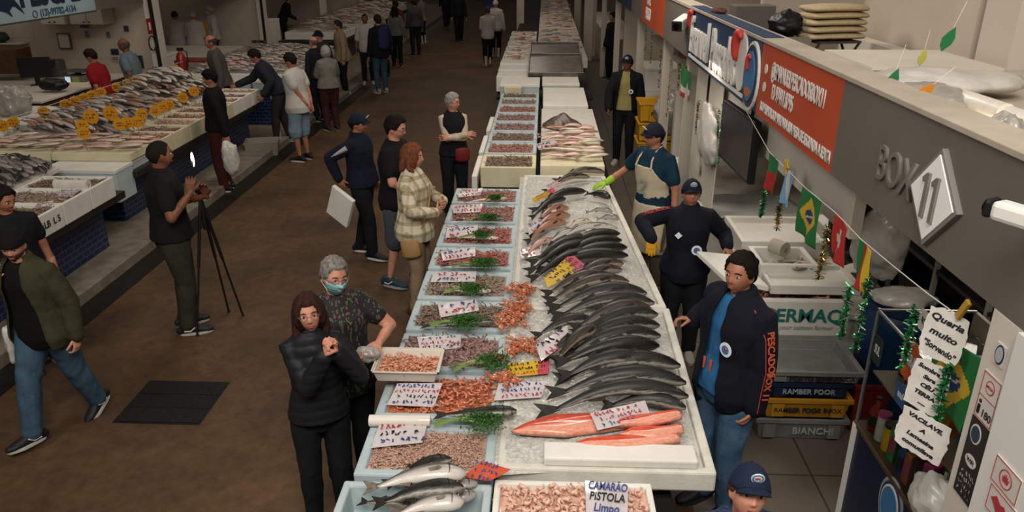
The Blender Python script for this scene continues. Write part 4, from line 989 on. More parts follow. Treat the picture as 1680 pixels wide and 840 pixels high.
# dark fish on ice : (kind, head px, tail px, height, label)
ice_fish = [
 ('dark', (1112,606), (905,628), .105, 'large dark fish on the ice, third behind the salmon'),
 ('dark', (1060,597), (912,622), .10, 'dark fish lying just behind the third one from the salmon'),
 ('dark', (1122,634), (893,650), .10, 'second dark fish behind the salmon pieces'),
 ('dark', (1125,656), (875,680), .10, 'dark fish immediately behind the salmon, longest of the near ones'),
 ('dark', (1124,674), (985,668), .085, 'dark fish whose head rests beside the salmon price card'),
 ('brown', (1027,468), (888,500), .10, 'brownish fish at the back of the big middle heap, below the yellow card'),
 ('brown', (1000,458), (886,488), .09, 'brown fish nearest the yellow and pink card'),
 ('dark', (1057,488), (892,512), .11, 'dark fish with the most pointed snout in the middle heap'),
 ('dark', (1070,503), (898,524), .10, 'dark fish just in front of the pointed-snout one'),
 ('brown', (1062,513), (930,546), .11, 'pale-backed brown mullet in the centre of the middle heap'),
 ('dark', (1074,522), (935,556), .10, 'dark fish right of the pale-backed mullet'),
 ('dark', (1077,540), (922,572), .10, 'dark fish, second below the pale-backed mullet'),
 ('dark', (1079,557), (915,585), .10, 'dark fish, third below the pale-backed mullet'),
 ('catfish', (1077,573), (905,600), .10, 'lowest dark fish of the middle heap, above the scattered ice'),
 ('brown', (985,545), (900,600), .09, 'brown fish slanting left out of the middle heap'),
 ('dark', (972,530), (870,556), .08, 'short dark fish left of the pale-backed mullet'),
 ('brown', (960,562), (885,596), .08, 'brown fish beside the tilted white card'),
 ('catfish', (1013,388), (905,418), .085, 'black fish at the far side of the black heap'),
 ('catfish', (1016,399), (900,430), .085, 'black fish, second from the far side of the black heap'),
 ('catfish', (1025,411), (895,440), .09, 'black fish, third from the far side of the black heap'),
 ('catfish', (1027,424), (872,448), .09, 'black fish, fourth from the far side of the black heap'),
 ('catfish', (965,396), (862,438), .09, 'black fish bending left at the far side of the black heap'),
 ('catfish', (970,404), (858,452), .085, 'black fish with its tail towards the red shrimp boxes'),
 ('catfish', (975,418), (862,464), .085, 'black fish just behind the yellow card'),
 ('brown', (1018,438), (925,468), .09, 'dark brown fish right of the yellow card, nearest of the black heap'),
 ('brown', (1016,448), (918,480), .085, 'dark brown fish below the yellow card edge'),
 ('brown', (990,286), (905,300), .075, 'purplish fish nearest the green glove'),
 ('brown', (965,294), (888,318), .07, 'purplish fish beside the farthest pink card'),
 ('catfish', (958,318), (866,350), .08, 'black fish beside the far yellow card'),
 ('catfish', (925,330), (866,362), .07, 'black fish in front of the far yellow card'),
 ('catfish', (1003,328), (962,321), .08, 'stubby dark fish alone on the ice near the glove'),
 ('orange', (930,346), (868,376), .075, 'rusty brown fish behind the far white card'),
 ('orange', (932,358), (862,392), .08, 'rusty brown fish partly under the far white card'),
 ('orange', (926,370), (858,402), .075, 'rusty brown fish in front of the far white card'),
 ('grey', (1016,362), (978,362), .06, 'small grey fish lying apart at the right side of the ice'),
 ('grey', (1005,350), (960,350), .05, 'faint grey fish half buried in ice'),
 ('pale', (968,366), (925,378), .055, 'short pale fish half buried in ice'),
 ('silver', (1010,378), (900,398), .065, 'long silver fish behind the black heap'),
 ('silver', (962,384), (885,406), .06, 'thin silver fish left of the long silver one'),
 ('pink', (905,398), (856,425), .06, 'pinkish fish beneath the pair of far white cards')]
for i, (k, hd, tl, h, lab) in enumerate(ice_fish):
    z = .985+.012*((i*7) % 4)+(.02 if 6 <= i <= 16 or 17 <= i <= 25 else 0)
    fish(lab, k, FP(hd, z), FP(tl, z-.01), h, h*.95, bend=(.085 if k != 'catfish' else .06), arch=.045, blunt=.5, tilt=34)
# salmon fillets
M_salm = mat('salmon_flesh', '#c23a20', '#cf5236', rough=.35, scale=7, coat=.5, stretch=(6, 1, 1)); M_salb = mat('salmon_belly', '#e3a890', '#d67f66', rough=.35, scale=30, coat=.5, stretch=(1, 6, 1)); M_sals = mat('salmon_skin', '#4d4a47', rough=.3)
def fillet(label, a, b, w, z=.99, seed=1, th=.035):
    A, Bp = G(a[0], a[1], z), G(b[0], b[1], z); c = (A+Bp)/2; d = Bp-A; L = d.length
    mb = MB(); n = 24; m = 12; vs = []; mi = []
    for i in range(n+1):
        t = i/n; ww = w*(min(1, (t*2.4))**.7*(1-.35*t**3)); cy = .02*math.sin(t*2.5+seed)
        for j in range(m+1):
            u = j/m; y = cy+(u-.5)*ww; zz = th*(math.sin(PI*min(1, .12+u*.88))**.7)*min(1, t*5+.15)+.006*math.sin(u*PI*2+seed)*math.sin(t*6)+.004*(1 if abs(u-.42) > .04 else -.4)
            if i == n: zz *= .8
            vs.append((L*(t-.5), y, zz))
    W = m+1; f1 = [(i*W+j, (i+1)*W+j, (i+1)*W+j+1, i*W+j+1) for i in range(n) for j in range(m)]
    mi = [(1 if j < m*.36 else 0) for i in range(n) for j in range(m)]
    NN = len(vs); vs += [(x, y, -.004) for x, y, q in vs]; f2 = [tuple(reversed([q+NN for q in f])) for f in f1]
    ed = [(i*W, (i+1)*W) for i in range(n)]+[((i+1)*W+m, i*W+m) for i in range(n)]+[(j+1, j) for j in range(m)]+[(n*W+j, n*W+j+1) for j in range(m)]
    mb.v = vs; mb.f = f1+f2+[(x, x+NN, y+NN, y) for x, y in ed]; mb.m = mi+[2]*len(f2)+[1]*len(ed)
    o = mb.build('salmon_fillet', [M_salm, M_salb, M_sals], None, c, math.atan2(d.y, d.x), smooth=True); return tag(o, label, 'salmon fillet')
fillet('largest salmon fillet, its thin tip pointing left at the shrimp boxes', (840,712), (1030,688), .21, .985, 1)
fillet('salmon piece right of the price card, topmost of the stack', (1005,703), (1110,678), .11, 1.01, 2)
fillet('short salmon piece in the middle of the right stack', (1018,714), (1116,702), .11, .995, 3)
fillet('front salmon fillet lying along the white foam lid', (932,729), (1112,719), .14, .98, 4)
fish('grey fish tail showing under the front salmon fillet', 'grey', FP((1005,738), .97), FP((900,740), .96), .06, .03, bend=0)
fish('dark fish under the right end of the front salmon fillet', 'dark', FP((1100,730), .965), FP((1010,738), .96), .06, .03, bend=0)
# cards on ice
card('card with red and blue writing on the salmon fillets', (968,678), (1058,657), (1068,686), (980,706), 1.03, 3, seed=21, inks=(1, 1, 0))
card('yellow and pink card at the left edge of the ice beside crab pieces', (832,598), (902,588), (900,613), (826,619), .99, 3, 'yellow', seed=22, inks=(2, 2, 1))
card('pale card with blue and pink writing below the yellow one by the ice', (818,628), (898,625), (888,652), (810,657), .98, 3, seed=23, inks=(0, 0, 1))
card('white card tilted over the brown fish in the middle heap', (880,566), (930,534), (936,558), (888,592), 1.06, 2, seed=24, inks=(2, 1, 2))
card('yellow and pink card tilted on the black fish', (893,455), (938,415), (965,438), (898,472), 1.08, 3, 'yellow', seed=25, inks=(2, 2, 0))
card('crumpled white card on the rusty brown fish', (864,372), (912,342), (916,354), (868,386), 1.05, 2, seed=26)
card('yellow card near the far end of the ice', (873,325), (908,308), (912,316), (876,332), 1.05, 2, 'yellow', seed=27)
card('pinkish card nearest the far end of the ice', (895,305), (935,285), (940,293), (898,312), 1.05, 2, seed=28, inks=(1, 1, 0))
card('small pink and white card left of the black heap', (885,420), (912,400), (918,408), (890,428), 1.03, 2, seed=29, inks=(1, 2, 1))
card('pinkish card with blue edge at the left of the ice, level with red shrimp', (853,410), (888,402), (888,418), (856,424), 1.0, 2, seed=30, inks=(1, 1, 0))
card('orange card with purple strokes at the corner of three boxes', (792,756), (838,770), (802,789), (757,782), 1.0, 3, 'orange', seed=31, inks=(0, 0, 0))
card('large white card reading CAMARAO PISTOLA on the nearest peeled shrimp', (960,788), (1030,796), (1030,868), (962,862), .99, 4, seed=32, lift=.0,
     words=[('CAMARÃO', 0, .95), ('PISTOLA', 2, .85), ('Limpo', 0, .6), ('DE 120', 1, .7)])
# crab pieces at the edge of the ice
M_crab = mat('crab_shell', '#a8502f', '#c27650', rough=.35, scale=40, coat=.5); M_crabw = mat('crab_flesh', '#cfc1ae', rough=.4)
def crab_piece():
    e = empty('crab', 'orange-brown crab in the small heap left of the ice', 'crab')
    b = MB(); b.ell((0,0,.012), (.026, .02, .011), nu=12, nv=8); b.build('shell', M_crab, e, smooth=True)
    for s_ in (-1, 1):
        for k in range(4):
            a = (.2+.42*k-.55); l = MB(); l.tube([(s_*.02, a*.03, .012), (s_*.037, a*.05, .02), (s_*.05, a*.075, .004)], [.0035, .003, .0015], seg=5); l.build('leg', M_crab, e)
        c_ = MB(); c_.tube([(s_*.02, .014, .012), (s_*.03, .032, .014), (s_*.016, .046, .012)], [.005, .007, .004], seg=6, round_end=1); c_.build('claw', M_crab, e, smooth=True)
    b = MB(); b.ell((0,-.004,.019), (.010, .008, .006), nu=8, nv=6); b.build('flesh', M_crabw, e, smooth=True)
    return e
cp = crab_piece(); R = random.Random(9); first = True
for cx, cy, n in ((852, 482, 16), (850, 508, 16), (842, 530, 12), (857, 572, 16), (826, 628, 8)):
    for k in range(n):
        p = G(cx+R.uniform(-20, 20), cy+R.uniform(-10, 10), .985); p.z = .975+R.uniform(0, .03)
        lab = {482: 'orange-brown crab in the farthest small heap at the ice edge', 508: 'orange-brown crab in the middle of the heaps beside grey-brown shrimp', 530: 'orange-brown crab spilling onto the rim by the dark fish', 572: 'orange-brown crab in the heap just behind the yellow and pink card', 628: 'orange-brown crab in the little heap between orange shrimp and card'}[cy]
        rot = (R.uniform(-.5, .5), R.uniform(-.5, .5), R.uniform(0, 6.3))
        if first: cp.location = p; cp.rotation_euler = rot; cp['label'] = lab; cp['group'] = 'crabs by the ice, heap %s' % 'farthest'; first = False; o = cp
        else: o = dup(cp, p, rot, lab)
        o['group'] = {482: 'crabs in the farthest heap', 508: 'crabs beside the grey-brown shrimp', 530: 'crabs spilling on the rim', 572: 'crabs behind the yellow card', 628: 'crabs between orange shrimp and card'}[cy]
# ---------------------------------------------------------------- middle table (rows of grey shrimp boxes)
r2 = [(8.38, 8.95), (9.0, 9.55), (9.6, 10.15), (10.2, 10.75), (10.8, 11.35), (11.4, 11.95), (12.0, 12.5), (12.55, 13.0)]
k2 = ['greybrown', 'rosy', 'greybrown', 'mauve', 'mauve', 'rosy', 'grey', 'greybrown']
o2 = ['nearest', 'second', 'third', 'fourth', 'fifth', 'sixth', 'seventh', 'farthest']
for i, (y0, y1) in enumerate(r2):
    foam_box('foam box of grey shrimp, %s of the eight in the middle row' % o2[i], -.70, y0, -.07, y1, .76, 1.0, M_foamy if i == 0 else M_foamb, t=.045, group='shrimp boxes of the middle row', depth=.03)
    shrimp_mass('greyish shrimp in the %s box of the middle row' % o2[i], -.66, y0+.045, -.11, y1-.045, .985, k2[i], L=.05, n=260, key=40+i % 3)
for i, (y, z) in enumerate(((8.3, .84), (9.3, .86), (10.6, .84))):
    slab('upright white foam lid leaning on the left side of the middle row, %s' % ('nearest', 'second', 'third')[i], -.80, y+.1, -.735, y+1.0, .55+.0*i, z+.05, M_foam, name='foam_sheet', cat='foam sheet')
slab('thick cream foam slab under the pinkish fish, end facing the camera', -.02, 8.34, .70, 9.6, .85, 1.04, M_foamy); slab('white foam slab under the ray, middle table', -.02, 9.65, .74, 11.5, .85, 1.04, M_foamw)
slab('pale foam slab behind the ray at the end of the middle table', 0, 11.55, .68, 13.1, .85, 1.08, M_foam)
ms = [simple_fish('pink', .36, .09, .04, .05, .03), simple_fish('pale', .4, .10, .04, -.04, .04), simple_fish('pink', .30, .08, .05, .06, .05), simple_fish('orange', .32, .08, .04, .06, .05)]
pile(ms, .04, .66, 8.5, 10.1, 1.045, 3, 9, PI*.04, 'pinkish fish on the cream slabs', 'pinkish fish overlapping on the cream foam slabs behind the green glove', 5, hump=.05)
# ray
mb = MB(); nx = 24; vs = []
for i in range(nx+1):
    for j in range(nx+1):
        u = -1+2*i/nx; v = -1+2*j/nx; x, y = u*math.sqrt(1-v*v/2), v*math.sqrt(1-u*u/2); rr = abs(x)+abs(y)
        k = .75+.25*max(abs(u), abs(v)); vs.append((x*.27*k, y*.28*k, .17*max(0, 1-math.hypot(x, y)**1.5)+.01*math.sin(x*9)))
W = nx+1; mb.add(vs, [(i*W+j, (i+1)*W+j, (i+1)*W+j+1, i*W+j+1) for i in range(nx) for j in range(nx)])
p = G(922, 202, 1.08); ry_ = mb.build('ray_fish', mat('ray_skin', '#352c27', '#6a5b52', rough=.35, scale=12, coat=.4), None, (p.x, p.y, 1.05), .5, smooth=True); k_ = ry_.modifiers.new('s', 'SOLIDIFY'); k_.thickness = .02
tag(ry_, 'dark diamond-shaped ray humped on the foam slab of the middle table', 'ray')
MB().tube([(0, -.24, .02), (.05, -.36, .015), (.16, -.42, .01)], [.015, .008, .003], seg=8).build('tail', mat('ray_skin', ''), ry_, smooth=True)
card('white card lying between the ray and the pinkish fish', (880,236), (910,230), (918,240), (884,246), 1.09, 2, seed=41)
# stacks of closed foam boxes and the metal trays
def closed_box(label, x0, y0, x1, y1, z0, z1, m=None, group=None):
    cx, cy = (x0+x1)/2, (y0+y1)/2; e = empty('foam_box', label, 'box', (cx, cy, z0), group=group); h = z1-z0
    MB().box((x0-cx+.008, y0-cy+.008, 0), (x1-cx-.008, y1-cy-.008, h-.05)).build('base', m or M_foamb, e, bevel=.01)
    MB().box((x0-cx, y0-cy, h-.05), (x1-cx, y1-cy, h)).build('lid', M_foam, e, bevel=.01); return e
closed_box('closed foam box at the left of the stack behind the shrimp rows', -.74, 13.1, -.06, 13.9, .76, 1.12); closed_box('closed foam box at the right of the stack behind the ray', -.02, 13.2, .62, 14.0, .76, 1.12)
for i, y in enumerate((14.2, 14.8, 15.4)):
    slab('white foam slab, %s one left of the slanted metal trays' % ('nearest', 'second', 'farthest')[i], -.86, y, -.28, y+.55, .8, 1.08+.03*i, M_foam)
foam_box('small foam box of red shrimp standing before the closed stack', -.66, 12.95, -.36, 13.1, 1.0, 1.1, M_foamy, t=.02)
def slant(label, y, z, x0=-.28, x1=.72):
    e = empty('metal_tray', label, 'tray', ((x0+x1)/2, y, z), rot=(math.radians(9), 0, 0)); w_ = (x1-x0)/2
    mb = open_box(-w_, -.6, w_, .6, 0, .07, .02, .01); mb.build('pan', M_steel, e, bevel=.004)
    MB().box((-w_+.03, -.57, .012), (w_-.03, .57, .03)).build('wet_bed', mat('tray_water', '#5a5149', '#6d645b', rough=.25, scale=6), e)
    for sx in (-w_*.6, w_*.6): MB().tube([(sx, -.5, -.28), (sx, -.5, 0)], .02, seg=8).build('leg', M_dsteel, e)
slant('wide slanted metal tray nearest of the two behind the foam stacks', 14.55, 1.22); slant('slanted metal tray farther back beside the orange fish', 16.0, 1.26)
for i, y in enumerate((16.3, 17.0, 17.7, 18.6, 19.6, 20.7, 21.8)):
    foam_box('foam box of pinkish fish, number %s of the far left row counting away' % ('one', 'two', 'three', 'four', 'five', 'six', 'seven')[i], -.9, y, -.2, y+.6, .76, 1.02, M_foam, t=.04, depth=.04, group='far left foam boxes')
ms2 = [simple_fish('pink', .30, .08, .05, .05, .03), simple_fish('orange', .32, .08, .05, -.05, .03), simple_fish('pale', .3, .07, .05, .05, .03)]
pile(ms2, -.82, -.28, 16.4, 22.2, 1.0, 2, 16, PI*.04, 'fish in the far left boxes', 'small pinkish fish in the far foam boxes left of the metal trays', 6, hump=.02, rest=True)
slab('long pale slab carrying far fish behind the metal trays', -.15, 17.0, .95, 38.5, .82, 1.02, M_foamw)
pile(ms2+[simple_fish('grey', .4, .1, .06, .05, .05)], -.1, .88, 17.1, 38, 1.04, 4, 30, PI*.12, 'far fish behind the metal trays', 'orange and grey fish heaped on the far slab behind the metal trays', 7, hump=.18, rest=True)
# ---------------------------------------------------------------- left stalls
for i in range(6):
    y0 = 4.98+.48*i
    foam_box('white foam box of the near left counter, %s from the beanie man' % ('hidden one nearest', 'second', 'third', 'fourth', 'fifth', 'farthest')[i], -5.42, y0, -4.64, y0+.47, .78, 1.0, M_foam, t=.035, group='white foam boxes on the near left counter', depth=.04)
    shrimp_mass('brown-grey shrimp in the %s left foam box' % ('nearest hidden', 'second', 'third', 'fourth', 'fifth', 'farthest')[i], -5.38, y0+.04, -4.68, y0+.43, .975, 'greybrown' if i % 2 else 'grey', L=.06, n=300, key=60+i % 2)
roll('white plastic bag roll on the farthest foam box of the near left counter', G(91, 302, 1.03), G(145, 303, 1.03), .05)
card('pale card lying on brown shrimp, nearest the beanie man', (22,356), (62,347), (52,358), (20,372), 1.0, 2, seed=51, inks=(2, 2, 0), lift=.05)
card('pale card on brown shrimp in the third box behind the beanie man', (60,334), (88,329), (82,338), (56,341), 1.0, 2, seed=52, inks=(2, 1, 0), lift=.04)
card('blue and pink card near the white plastic roll on the left counter', (95,312), (135,310), (118,323), (92,322), .99, 3, seed=53, inks=(0, 1, 0))
# handwriting on the front of one left box
me = text_mesh('4 LB  L 5', .09, .001, bold=.002); me.transform(frame((0, 0, 0), (0, 1, 0), (0, 0, 1))); o = link('box_marking', me, INK[2]); o.location = (-4.637, 6.66, .89); o.parent = None
for q in list(COL.objects):
    if q.name.startswith('foam_box') and q.get('label', '').startswith('white foam box of the near left counter, fourth'): o.parent = q; o.location = Vector(o.location)-q.location
def ring_stuff(): pass
mg = [simple_fish('dark', .42, .08, .05, .08, .05), simple_fish('grey', .44, .08, .05, -.06, .04), simple_fish('grey', .40, .08, .05, .03, .03)]
closed_box('closed foam box under the grey fish pile near the left edge', -6.6, 7.4, -5.5, 8.0, .78, .94)
slab('wide foam slab under the grey fish pile at the left edge', -6.9, 7.2, -5.45, 8.2, .94, 1.0, M_foamw)
pile(mg, -6.9, -5.5, 7.25, 8.25, 1.0, 6, 12, -.55, '', '', 111, hump=.10, rest=True)
pile(mg, -6.85, -5.5, 7.3, 8.2, 1.03, 6, 7, -.55, 'grey fish pile at the left edge', 'grey fish in the pile at the left edge above the foam boxes', 11, hump=.12)
# counter 2: pale foam slabs, boxes along the edge, big pile
slab('cream foam slab with pink fillets, right end near the man with the phone light', -5.92, 8.80, -4.95, 9.5, .9, 1.0, M_foamy); slab('cream foam slab with pink fillets, left of the first one', -7.0, 8.82, -5.94, 9.5, .9, 1.0, M_foamy)
closed_box('bluish foam box under the right cream slab, behind the man with the phone light', -5.85, 8.86, -4.98, 9.3, .78-.02, .9); closed_box('bluish foam box under the left cream slab', -6.85, 8.88, -5.98, 9.3, .76, .9)
closed_box('tall bluish foam box standing in front of the blue tiled counter', -5.85, 8.42, -4.95, 8.84, .5, .9); closed_box('bluish foam box left of the tall one in front of the counter', -6.9, 8.44, -5.95, 8.84, .5, .9)
mf = [simple_fish('pink', .42, .12, .035, .06, .02), simple_fish('pale', .40, .11, .035, -.05, .02), simple_fish('pink', .36, .12, .03, .03, .02)]
pile(mf, -6.9, -5.0, 8.9, 9.55, 1.01, 6, 5, .35, 'pink fish on the cream slabs', 'pinkish fish piece spread on the cream foam slabs', 12, hump=.03)
for i in range(9):
    y0 = 9.55+.41*i; on = ('nearest', 'second', 'third', 'fourth', 'fifth', 'sixth', 'seventh', 'eighth', 'farthest')[i]
    foam_box('cream foam box on the second left counter edge, %s of nine' % on, -5.55, y0, -4.9, y0+.40, .78, 1.0, M_foamy if i < 6 else M_foam, t=.03, group='cream foam boxes along the second counter', depth=.05)
    shrimp_mass('small fish and shrimp in the %s cream box of the second counter' % on, -5.52, y0+.03, -4.93, y0+.37, .965, ('rosy', 'mauve', 'pinkgrey')[i % 3], L=.07, n=150, key=70+i % 3)
slab('long foam slab under the big fish pile of the second counter', -7.05, 9.55, -5.57, 13.15, .8, 1.0, M_foamw)
mp = [simple_fish('silver', .60, .085, .055, .06, .04), simple_fish('grey', .56, .08, .05, -.04, .04), simple_fish('pale', .62, .085, .055, .05, .03), simple_fish('orange', .5, .08, .05, .03, .03), simple_fish('silver', .54, .075, .05, .02, .03)]
pile(mp, -6.95, -5.65, 9.75, 11.9, 1.0, 6, 16, -.6, '', '', 113, hump=.08, rest=True); pile(mp, -6.7, -5.65, 11.9, 13.0, 1.01, 5, 11, -.6, '', '', 114, hump=.24, rest=True)
pile(mp, -7.0, -5.62, 9.7, 11.8, 1.05, 5, 15, -.6, 'striped silver fish pile', 'silver and grey fish in the near half of the big left pile', 13, hump=.10)
pile([mp[2], mp[0], mp[4]], -6.75, -5.65, 11.8, 13.0, 1.08, 5, 12, -.6, 'pale fish pile', 'pale silvery fish in the far half of the big left pile', 14, hump=.30)
# yellow scalloped price tags
def price_tag(label, loc, r=.062, rot=0, group=None):
    e = empty('price_tag', label, 'price tag', loc, rot, group); mb = MB(); n = 32; out = []
    for k in range(n): a = 2*PI*k/n; q = r*(1+.07*math.cos(a*8)); out.append((q*math.cos(a), q*math.sin(a)))
    mb.prism(out, -.003, .003, axis='y'); mb.build('tag_disc', mat('tag_yellow', '#d99a1c', '#cf8d16', rough=.6), e)
    s = scribble(r*1.3, r*.9, 2, seed=int(abs(loc[0]*100+loc[1]*37)) % 97, thick=.008); s.v = [(a, -.0045, b) for a, b, c in s.v]; s.build('lettering', [mat('tag_ink', '#8a3a12')]*3, e)
    MB().tube([(0, .004, -r), (0, .004, -r-.14)], .003, seg=5).build('stick', M_wood, e); return e
tags = [(5,208),(24,206),(75,196),(108,172),(124,167),(139,161),(151,154),(166,148),(192,143),(208,132),(224,131)]
line = [GX(p[0], p[1], -7.02) for p in tags]
w_ = MB(); w_.tube([(p.x, p.y+.01, 1.20) for p in line]+[(-7.02, 15.0, 1.2)], .004, seg=5); o = w_.build('tag_line', M_white); tag(o, 'thin white line strung along the left stall that holds the yellow tags', 'line')
for i, p in enumerate(line): price_tag('round yellow price tag hanging in a row before the man in red', (p.x, p.y-.01, 1.14), .078, .2, 'yellow tags on the line')
for i, (px, py) in enumerate([(253,124),(262,118),(272,112),(289,118)]):
    p = GX(px, py, -7.02); price_tag('round yellow price tag hanging before the fire extinguisher', (p.x, p.y, 1.12), .07, .2, 'yellow tags by the extinguisher')
for i, (px, py) in enumerate([(149,191),(181,186),(196,204),(209,201),(225,200),(255,182),(267,176),(277,172),(300,160),(135,206),(137,218),(318,150),(232,188)]):
    p = G(px, py, 1.27); price_tag('round yellow price tag stuck in the big left fish pile', p, .095 if i < 2 else .075, .2, 'yellow tags in the fish pile')
# first stall behind: counters, crates, equipment
for i, (a, b) in enumerate(((9.1, 9.9), (9.95, 10.7), (10.75, 11.5))):
    closed_box('white foam cooler box in the left stall under the yellow tags, %s' % ('nearest', 'middle', 'farthest')[i], -8.9, a, -7.1, b, .45, 1.02, M_foamy)
stand = MB().box((-.85, -1.2, 0), (.85, 1.3, .33)).build('cooler_stand', mat('dark_top', ''), None, (-8.0, 10.3, .12)); tag(stand, 'low dark stand beneath the white coolers in the left stall', 'stand')
slab('small red plastic tray on the white coolers', -8.4, 10.75, -8.1, 10.95, 1.02, 1.07, mat('red_plastic', '#7a1f22', rough=.5), name='red_tray', cat='tray')
back = empty('wooden_counter', 'brown counter behind the white coolers holding the monitor and scale', 'counter', (-9.0, 12.6, .12))
MB().box((-2.4, -.7, 0), (1.05, 2.0, .86)).build('cabinet', mat('brown_board', '#4c3324', '#42301f', rough=.6, scale=5), back, bevel=.01); MB().box((-2.45, -.75, .86), (1.08, 2.05, .9)).build('worktop', M_wallw, back, bevel=.01)
e = empty('monitor', 'black flat monitor on the counter left of the weighing scale', 'monitor', G(62, 132, 1.1), .3)
MB().box((-.26, -.02, .06), (.26, .02, .40)).build('screen', M_black, e, bevel=.008); MB().box((-.04, -.02, -.08), (.04, .02, .08)).build('stand', M_black, e); MB().box((-.12, -.08, -.09), (.12, .08, -.075)).build('base', M_black, e)
e = empty('printer', 'dark grey printer behind the black monitor', 'printer', G(85, 118, 1.1), .2)
MB().box((-.22, -.15, -.1), (.22, .15, .22)).build('casing', mat('printer_grey', '#4a4a48', rough=.5), e, bevel=.03); MB().box((-.15, -.2, .22), (.15, .0, .25)).build('paper_tray', M_black, e, rot=(.4, 0, 0))
e = empty('weighing_scale', 'grey weighing scale with lit display beside the man in red', 'scale', G(130, 128, 1.12), -.1)
MB().box((-.20, -.14, -.1), (.20, .14, .06)).build('body', mat('scale_grey', '#66655f', rough=.5), e, bevel=.02); MB().box((-.22, -.16, .12), (.22, .16, .14)).build('pan', M_steel, e, bevel=.01)
MB().tube([(0,0,.05),(0,0,.13)], .05).build('post', M_black, e); MB().box((-.17, -.145, -.05), (-.07, -.141, .04)).build('display', mat('lcd', '#bcd4e6', emit=.6), e); MB().box((-.03, -.145, -.05), (.1, -.141, .04)).build('keypad', mat('keypad', '#8b9a5a'), e)
st_ = MB().box((-.25, -.2, 0), (.25, .2, .95)).build('scale_stand', M_foamy, None, (G(130,128,1.12).x, G(130,128,1.12).y, .12), bevel=.01); 
tag(st_, 'white box stand carrying the weighing scale', 'stand')
e = empty('cardboard_box', 'brown cardboard box at the far left edge behind the counter', 'box', G(14, 118, 1.15), .1)
MB().box((-.35, -.25, 0), (.35, .25, .42)).build('carton', mat('carton', '#5c3f26', '#523822', rough=.85), e, bevel=.005); MB().box((-.35, -.02, .42), (.35, .02, .424)).build('tape', mat('tape', '#6d5433', rough=.4), e)
def crumpled(label, c, s, m, name='plastic_bag', cat='bag', seed=1, group=None):
    mb = MB(); mb.ell((0,0,0), s, nu=36, nv=24); sd = seed*3.3
    vs = []
    for v in mb.v:
        p = Vector(v); n_ = noise.noise(p*(7/max(s)*.35)+Vector((sd,0,0)))+.6*noise.noise(p*(16/max(s)*.35)+Vector((0,sd,0))); p = p*(1+.22*n_)
        vs.append(tuple(p))
    mb.v = vs; o = mb.build(name, m, None, c, smooth=True); return tag(o, label, cat, group)
M_bag = mat('bag_white', '#c9c5bd', '#b8b4ab', rough=.4, scale=8, bump=.5, bscale=25, trans=.0, coat=.3)
M_bagc = mat('bag_clear', '#a49f96', '#8b867e', rough=.3, scale=8, bump=.6, bscale=25, coat=.5)
crumpled('bulging clear plastic bag at the left edge beside the brown counter', G(22, 168, 1.2), (.24, .22, .24), M_bagc, seed=2)
crumpled('black bag lying on the brown counter left of the scale stand', G(88, 138, 1.15), (.25, .15, .10), mat('bag_black', '#121113', rough=.4), seed=3)
# wall fittings on the partition
YW = 15.23
def wallbox(name, label, cat, tl, br, m, th=.02, y=YW, parts=None, parent=None):
    a, b = GY(tl[0], tl[1], y), GY(br[0], br[1], y); c = (a+b)/2; w2, h2 = abs(b.x-a.x)/2, abs(a.z-b.z)/2
    o = MB().box((-w2, -th, -h2), (w2, 0, h2)).build(name, m, parent, (c.x, y, c.z), bevel=.004)
    if label: tag(o, label, cat)
    return o, w2, h2
for i, (x0, x1) in enumerate(((82, 128), (130, 190))):
    o, w2, h2 = wallbox('wall_cabinet', 'white wall cabinet under the light blue sign, %s of the pair' % ('left', 'right')[i], 'cabinet', (x0, 2), (x1, 37), M_wallw, .42)
    for s_ in (-1, 1):
        d = MB().box((s_*w2*.5-w2*.48, -.44, -h2*.96), (s_*w2*.5+w2*.48, -.42, h2*.96)).build('door', M_wallw, o, bevel=.004); MB().tube([(s_*.05, -.46, -h2*.75), (s_*.05, -.44, -h2*.75)], .015, seg=8).build('knob', mat('knob_brown', '#4a3528'), d)
o, w2, h2 = wallbox('picture_frame', 'thin grey frame around a white sheet on the stall wall', 'frame', (93, 54), (120, 80), mat('frame_grey', '#5d5a50', rough=.5), .03); MB().box((-w2*.78, -.034, -h2*.84), (w2*.78, -.03, h2*.84)).build('sheet', M_wallw, o)
for lab, tl, br, c in (('small purple and white notice on the stall wall', (130, 38), (146, 46), '#6f6688'), ('bluish notice under the purple one on the wall', (138, 50), (147, 62), '#7c93a0'), ('small grey printed notice right of the bluish one', (173, 51), (182, 63), '#8d877a'), ('dark cup-shaped picture high on the stall wall', (202, 42), (212, 52), '#4e4858'), ('dark blue picture sheet behind the bald man', (181, 80), (196, 90), '#27344a'), ('white printed page under the dark blue sheet', (181, 92), (198, 101), '#b7b0a3'), ('dark green picture right of the bald man', (225, 91), (237, 112), '#2f3b2c')):
    o, w2, h2 = wallbox('wall_notice', lab, 'notice', tl, br, mat('notice_'+c, c, rough=.6), .008)
    s = scribble(w2*1.6, h2*1.4, 3, seed=len(lab), thick=.012); s.v = [(a, -.0105, b) for a, b, q in s.v]; s.build('lettering', [mat('notice_ink', '#3a3640')]*3, o)
shf = MB().box((-.5, -.3, 0), (.35, 0, .03)).build('wall_shelf', M_wallw, None, (GY(0, 70, YW).x+.25, YW, GY(0, 70, YW).z)); tag(shf, 'narrow white shelf at the left edge above the carton', 'shelf')
crumpled('dark green bundle on the white shelf at the left edge', (shf.location.x-.1, 15.0, shf.location.z+.13), (.2, .12, .11), mat('bundle_green', '#23302a', rough=.7), name='cloth_bundle', cat='bundle', seed=5)
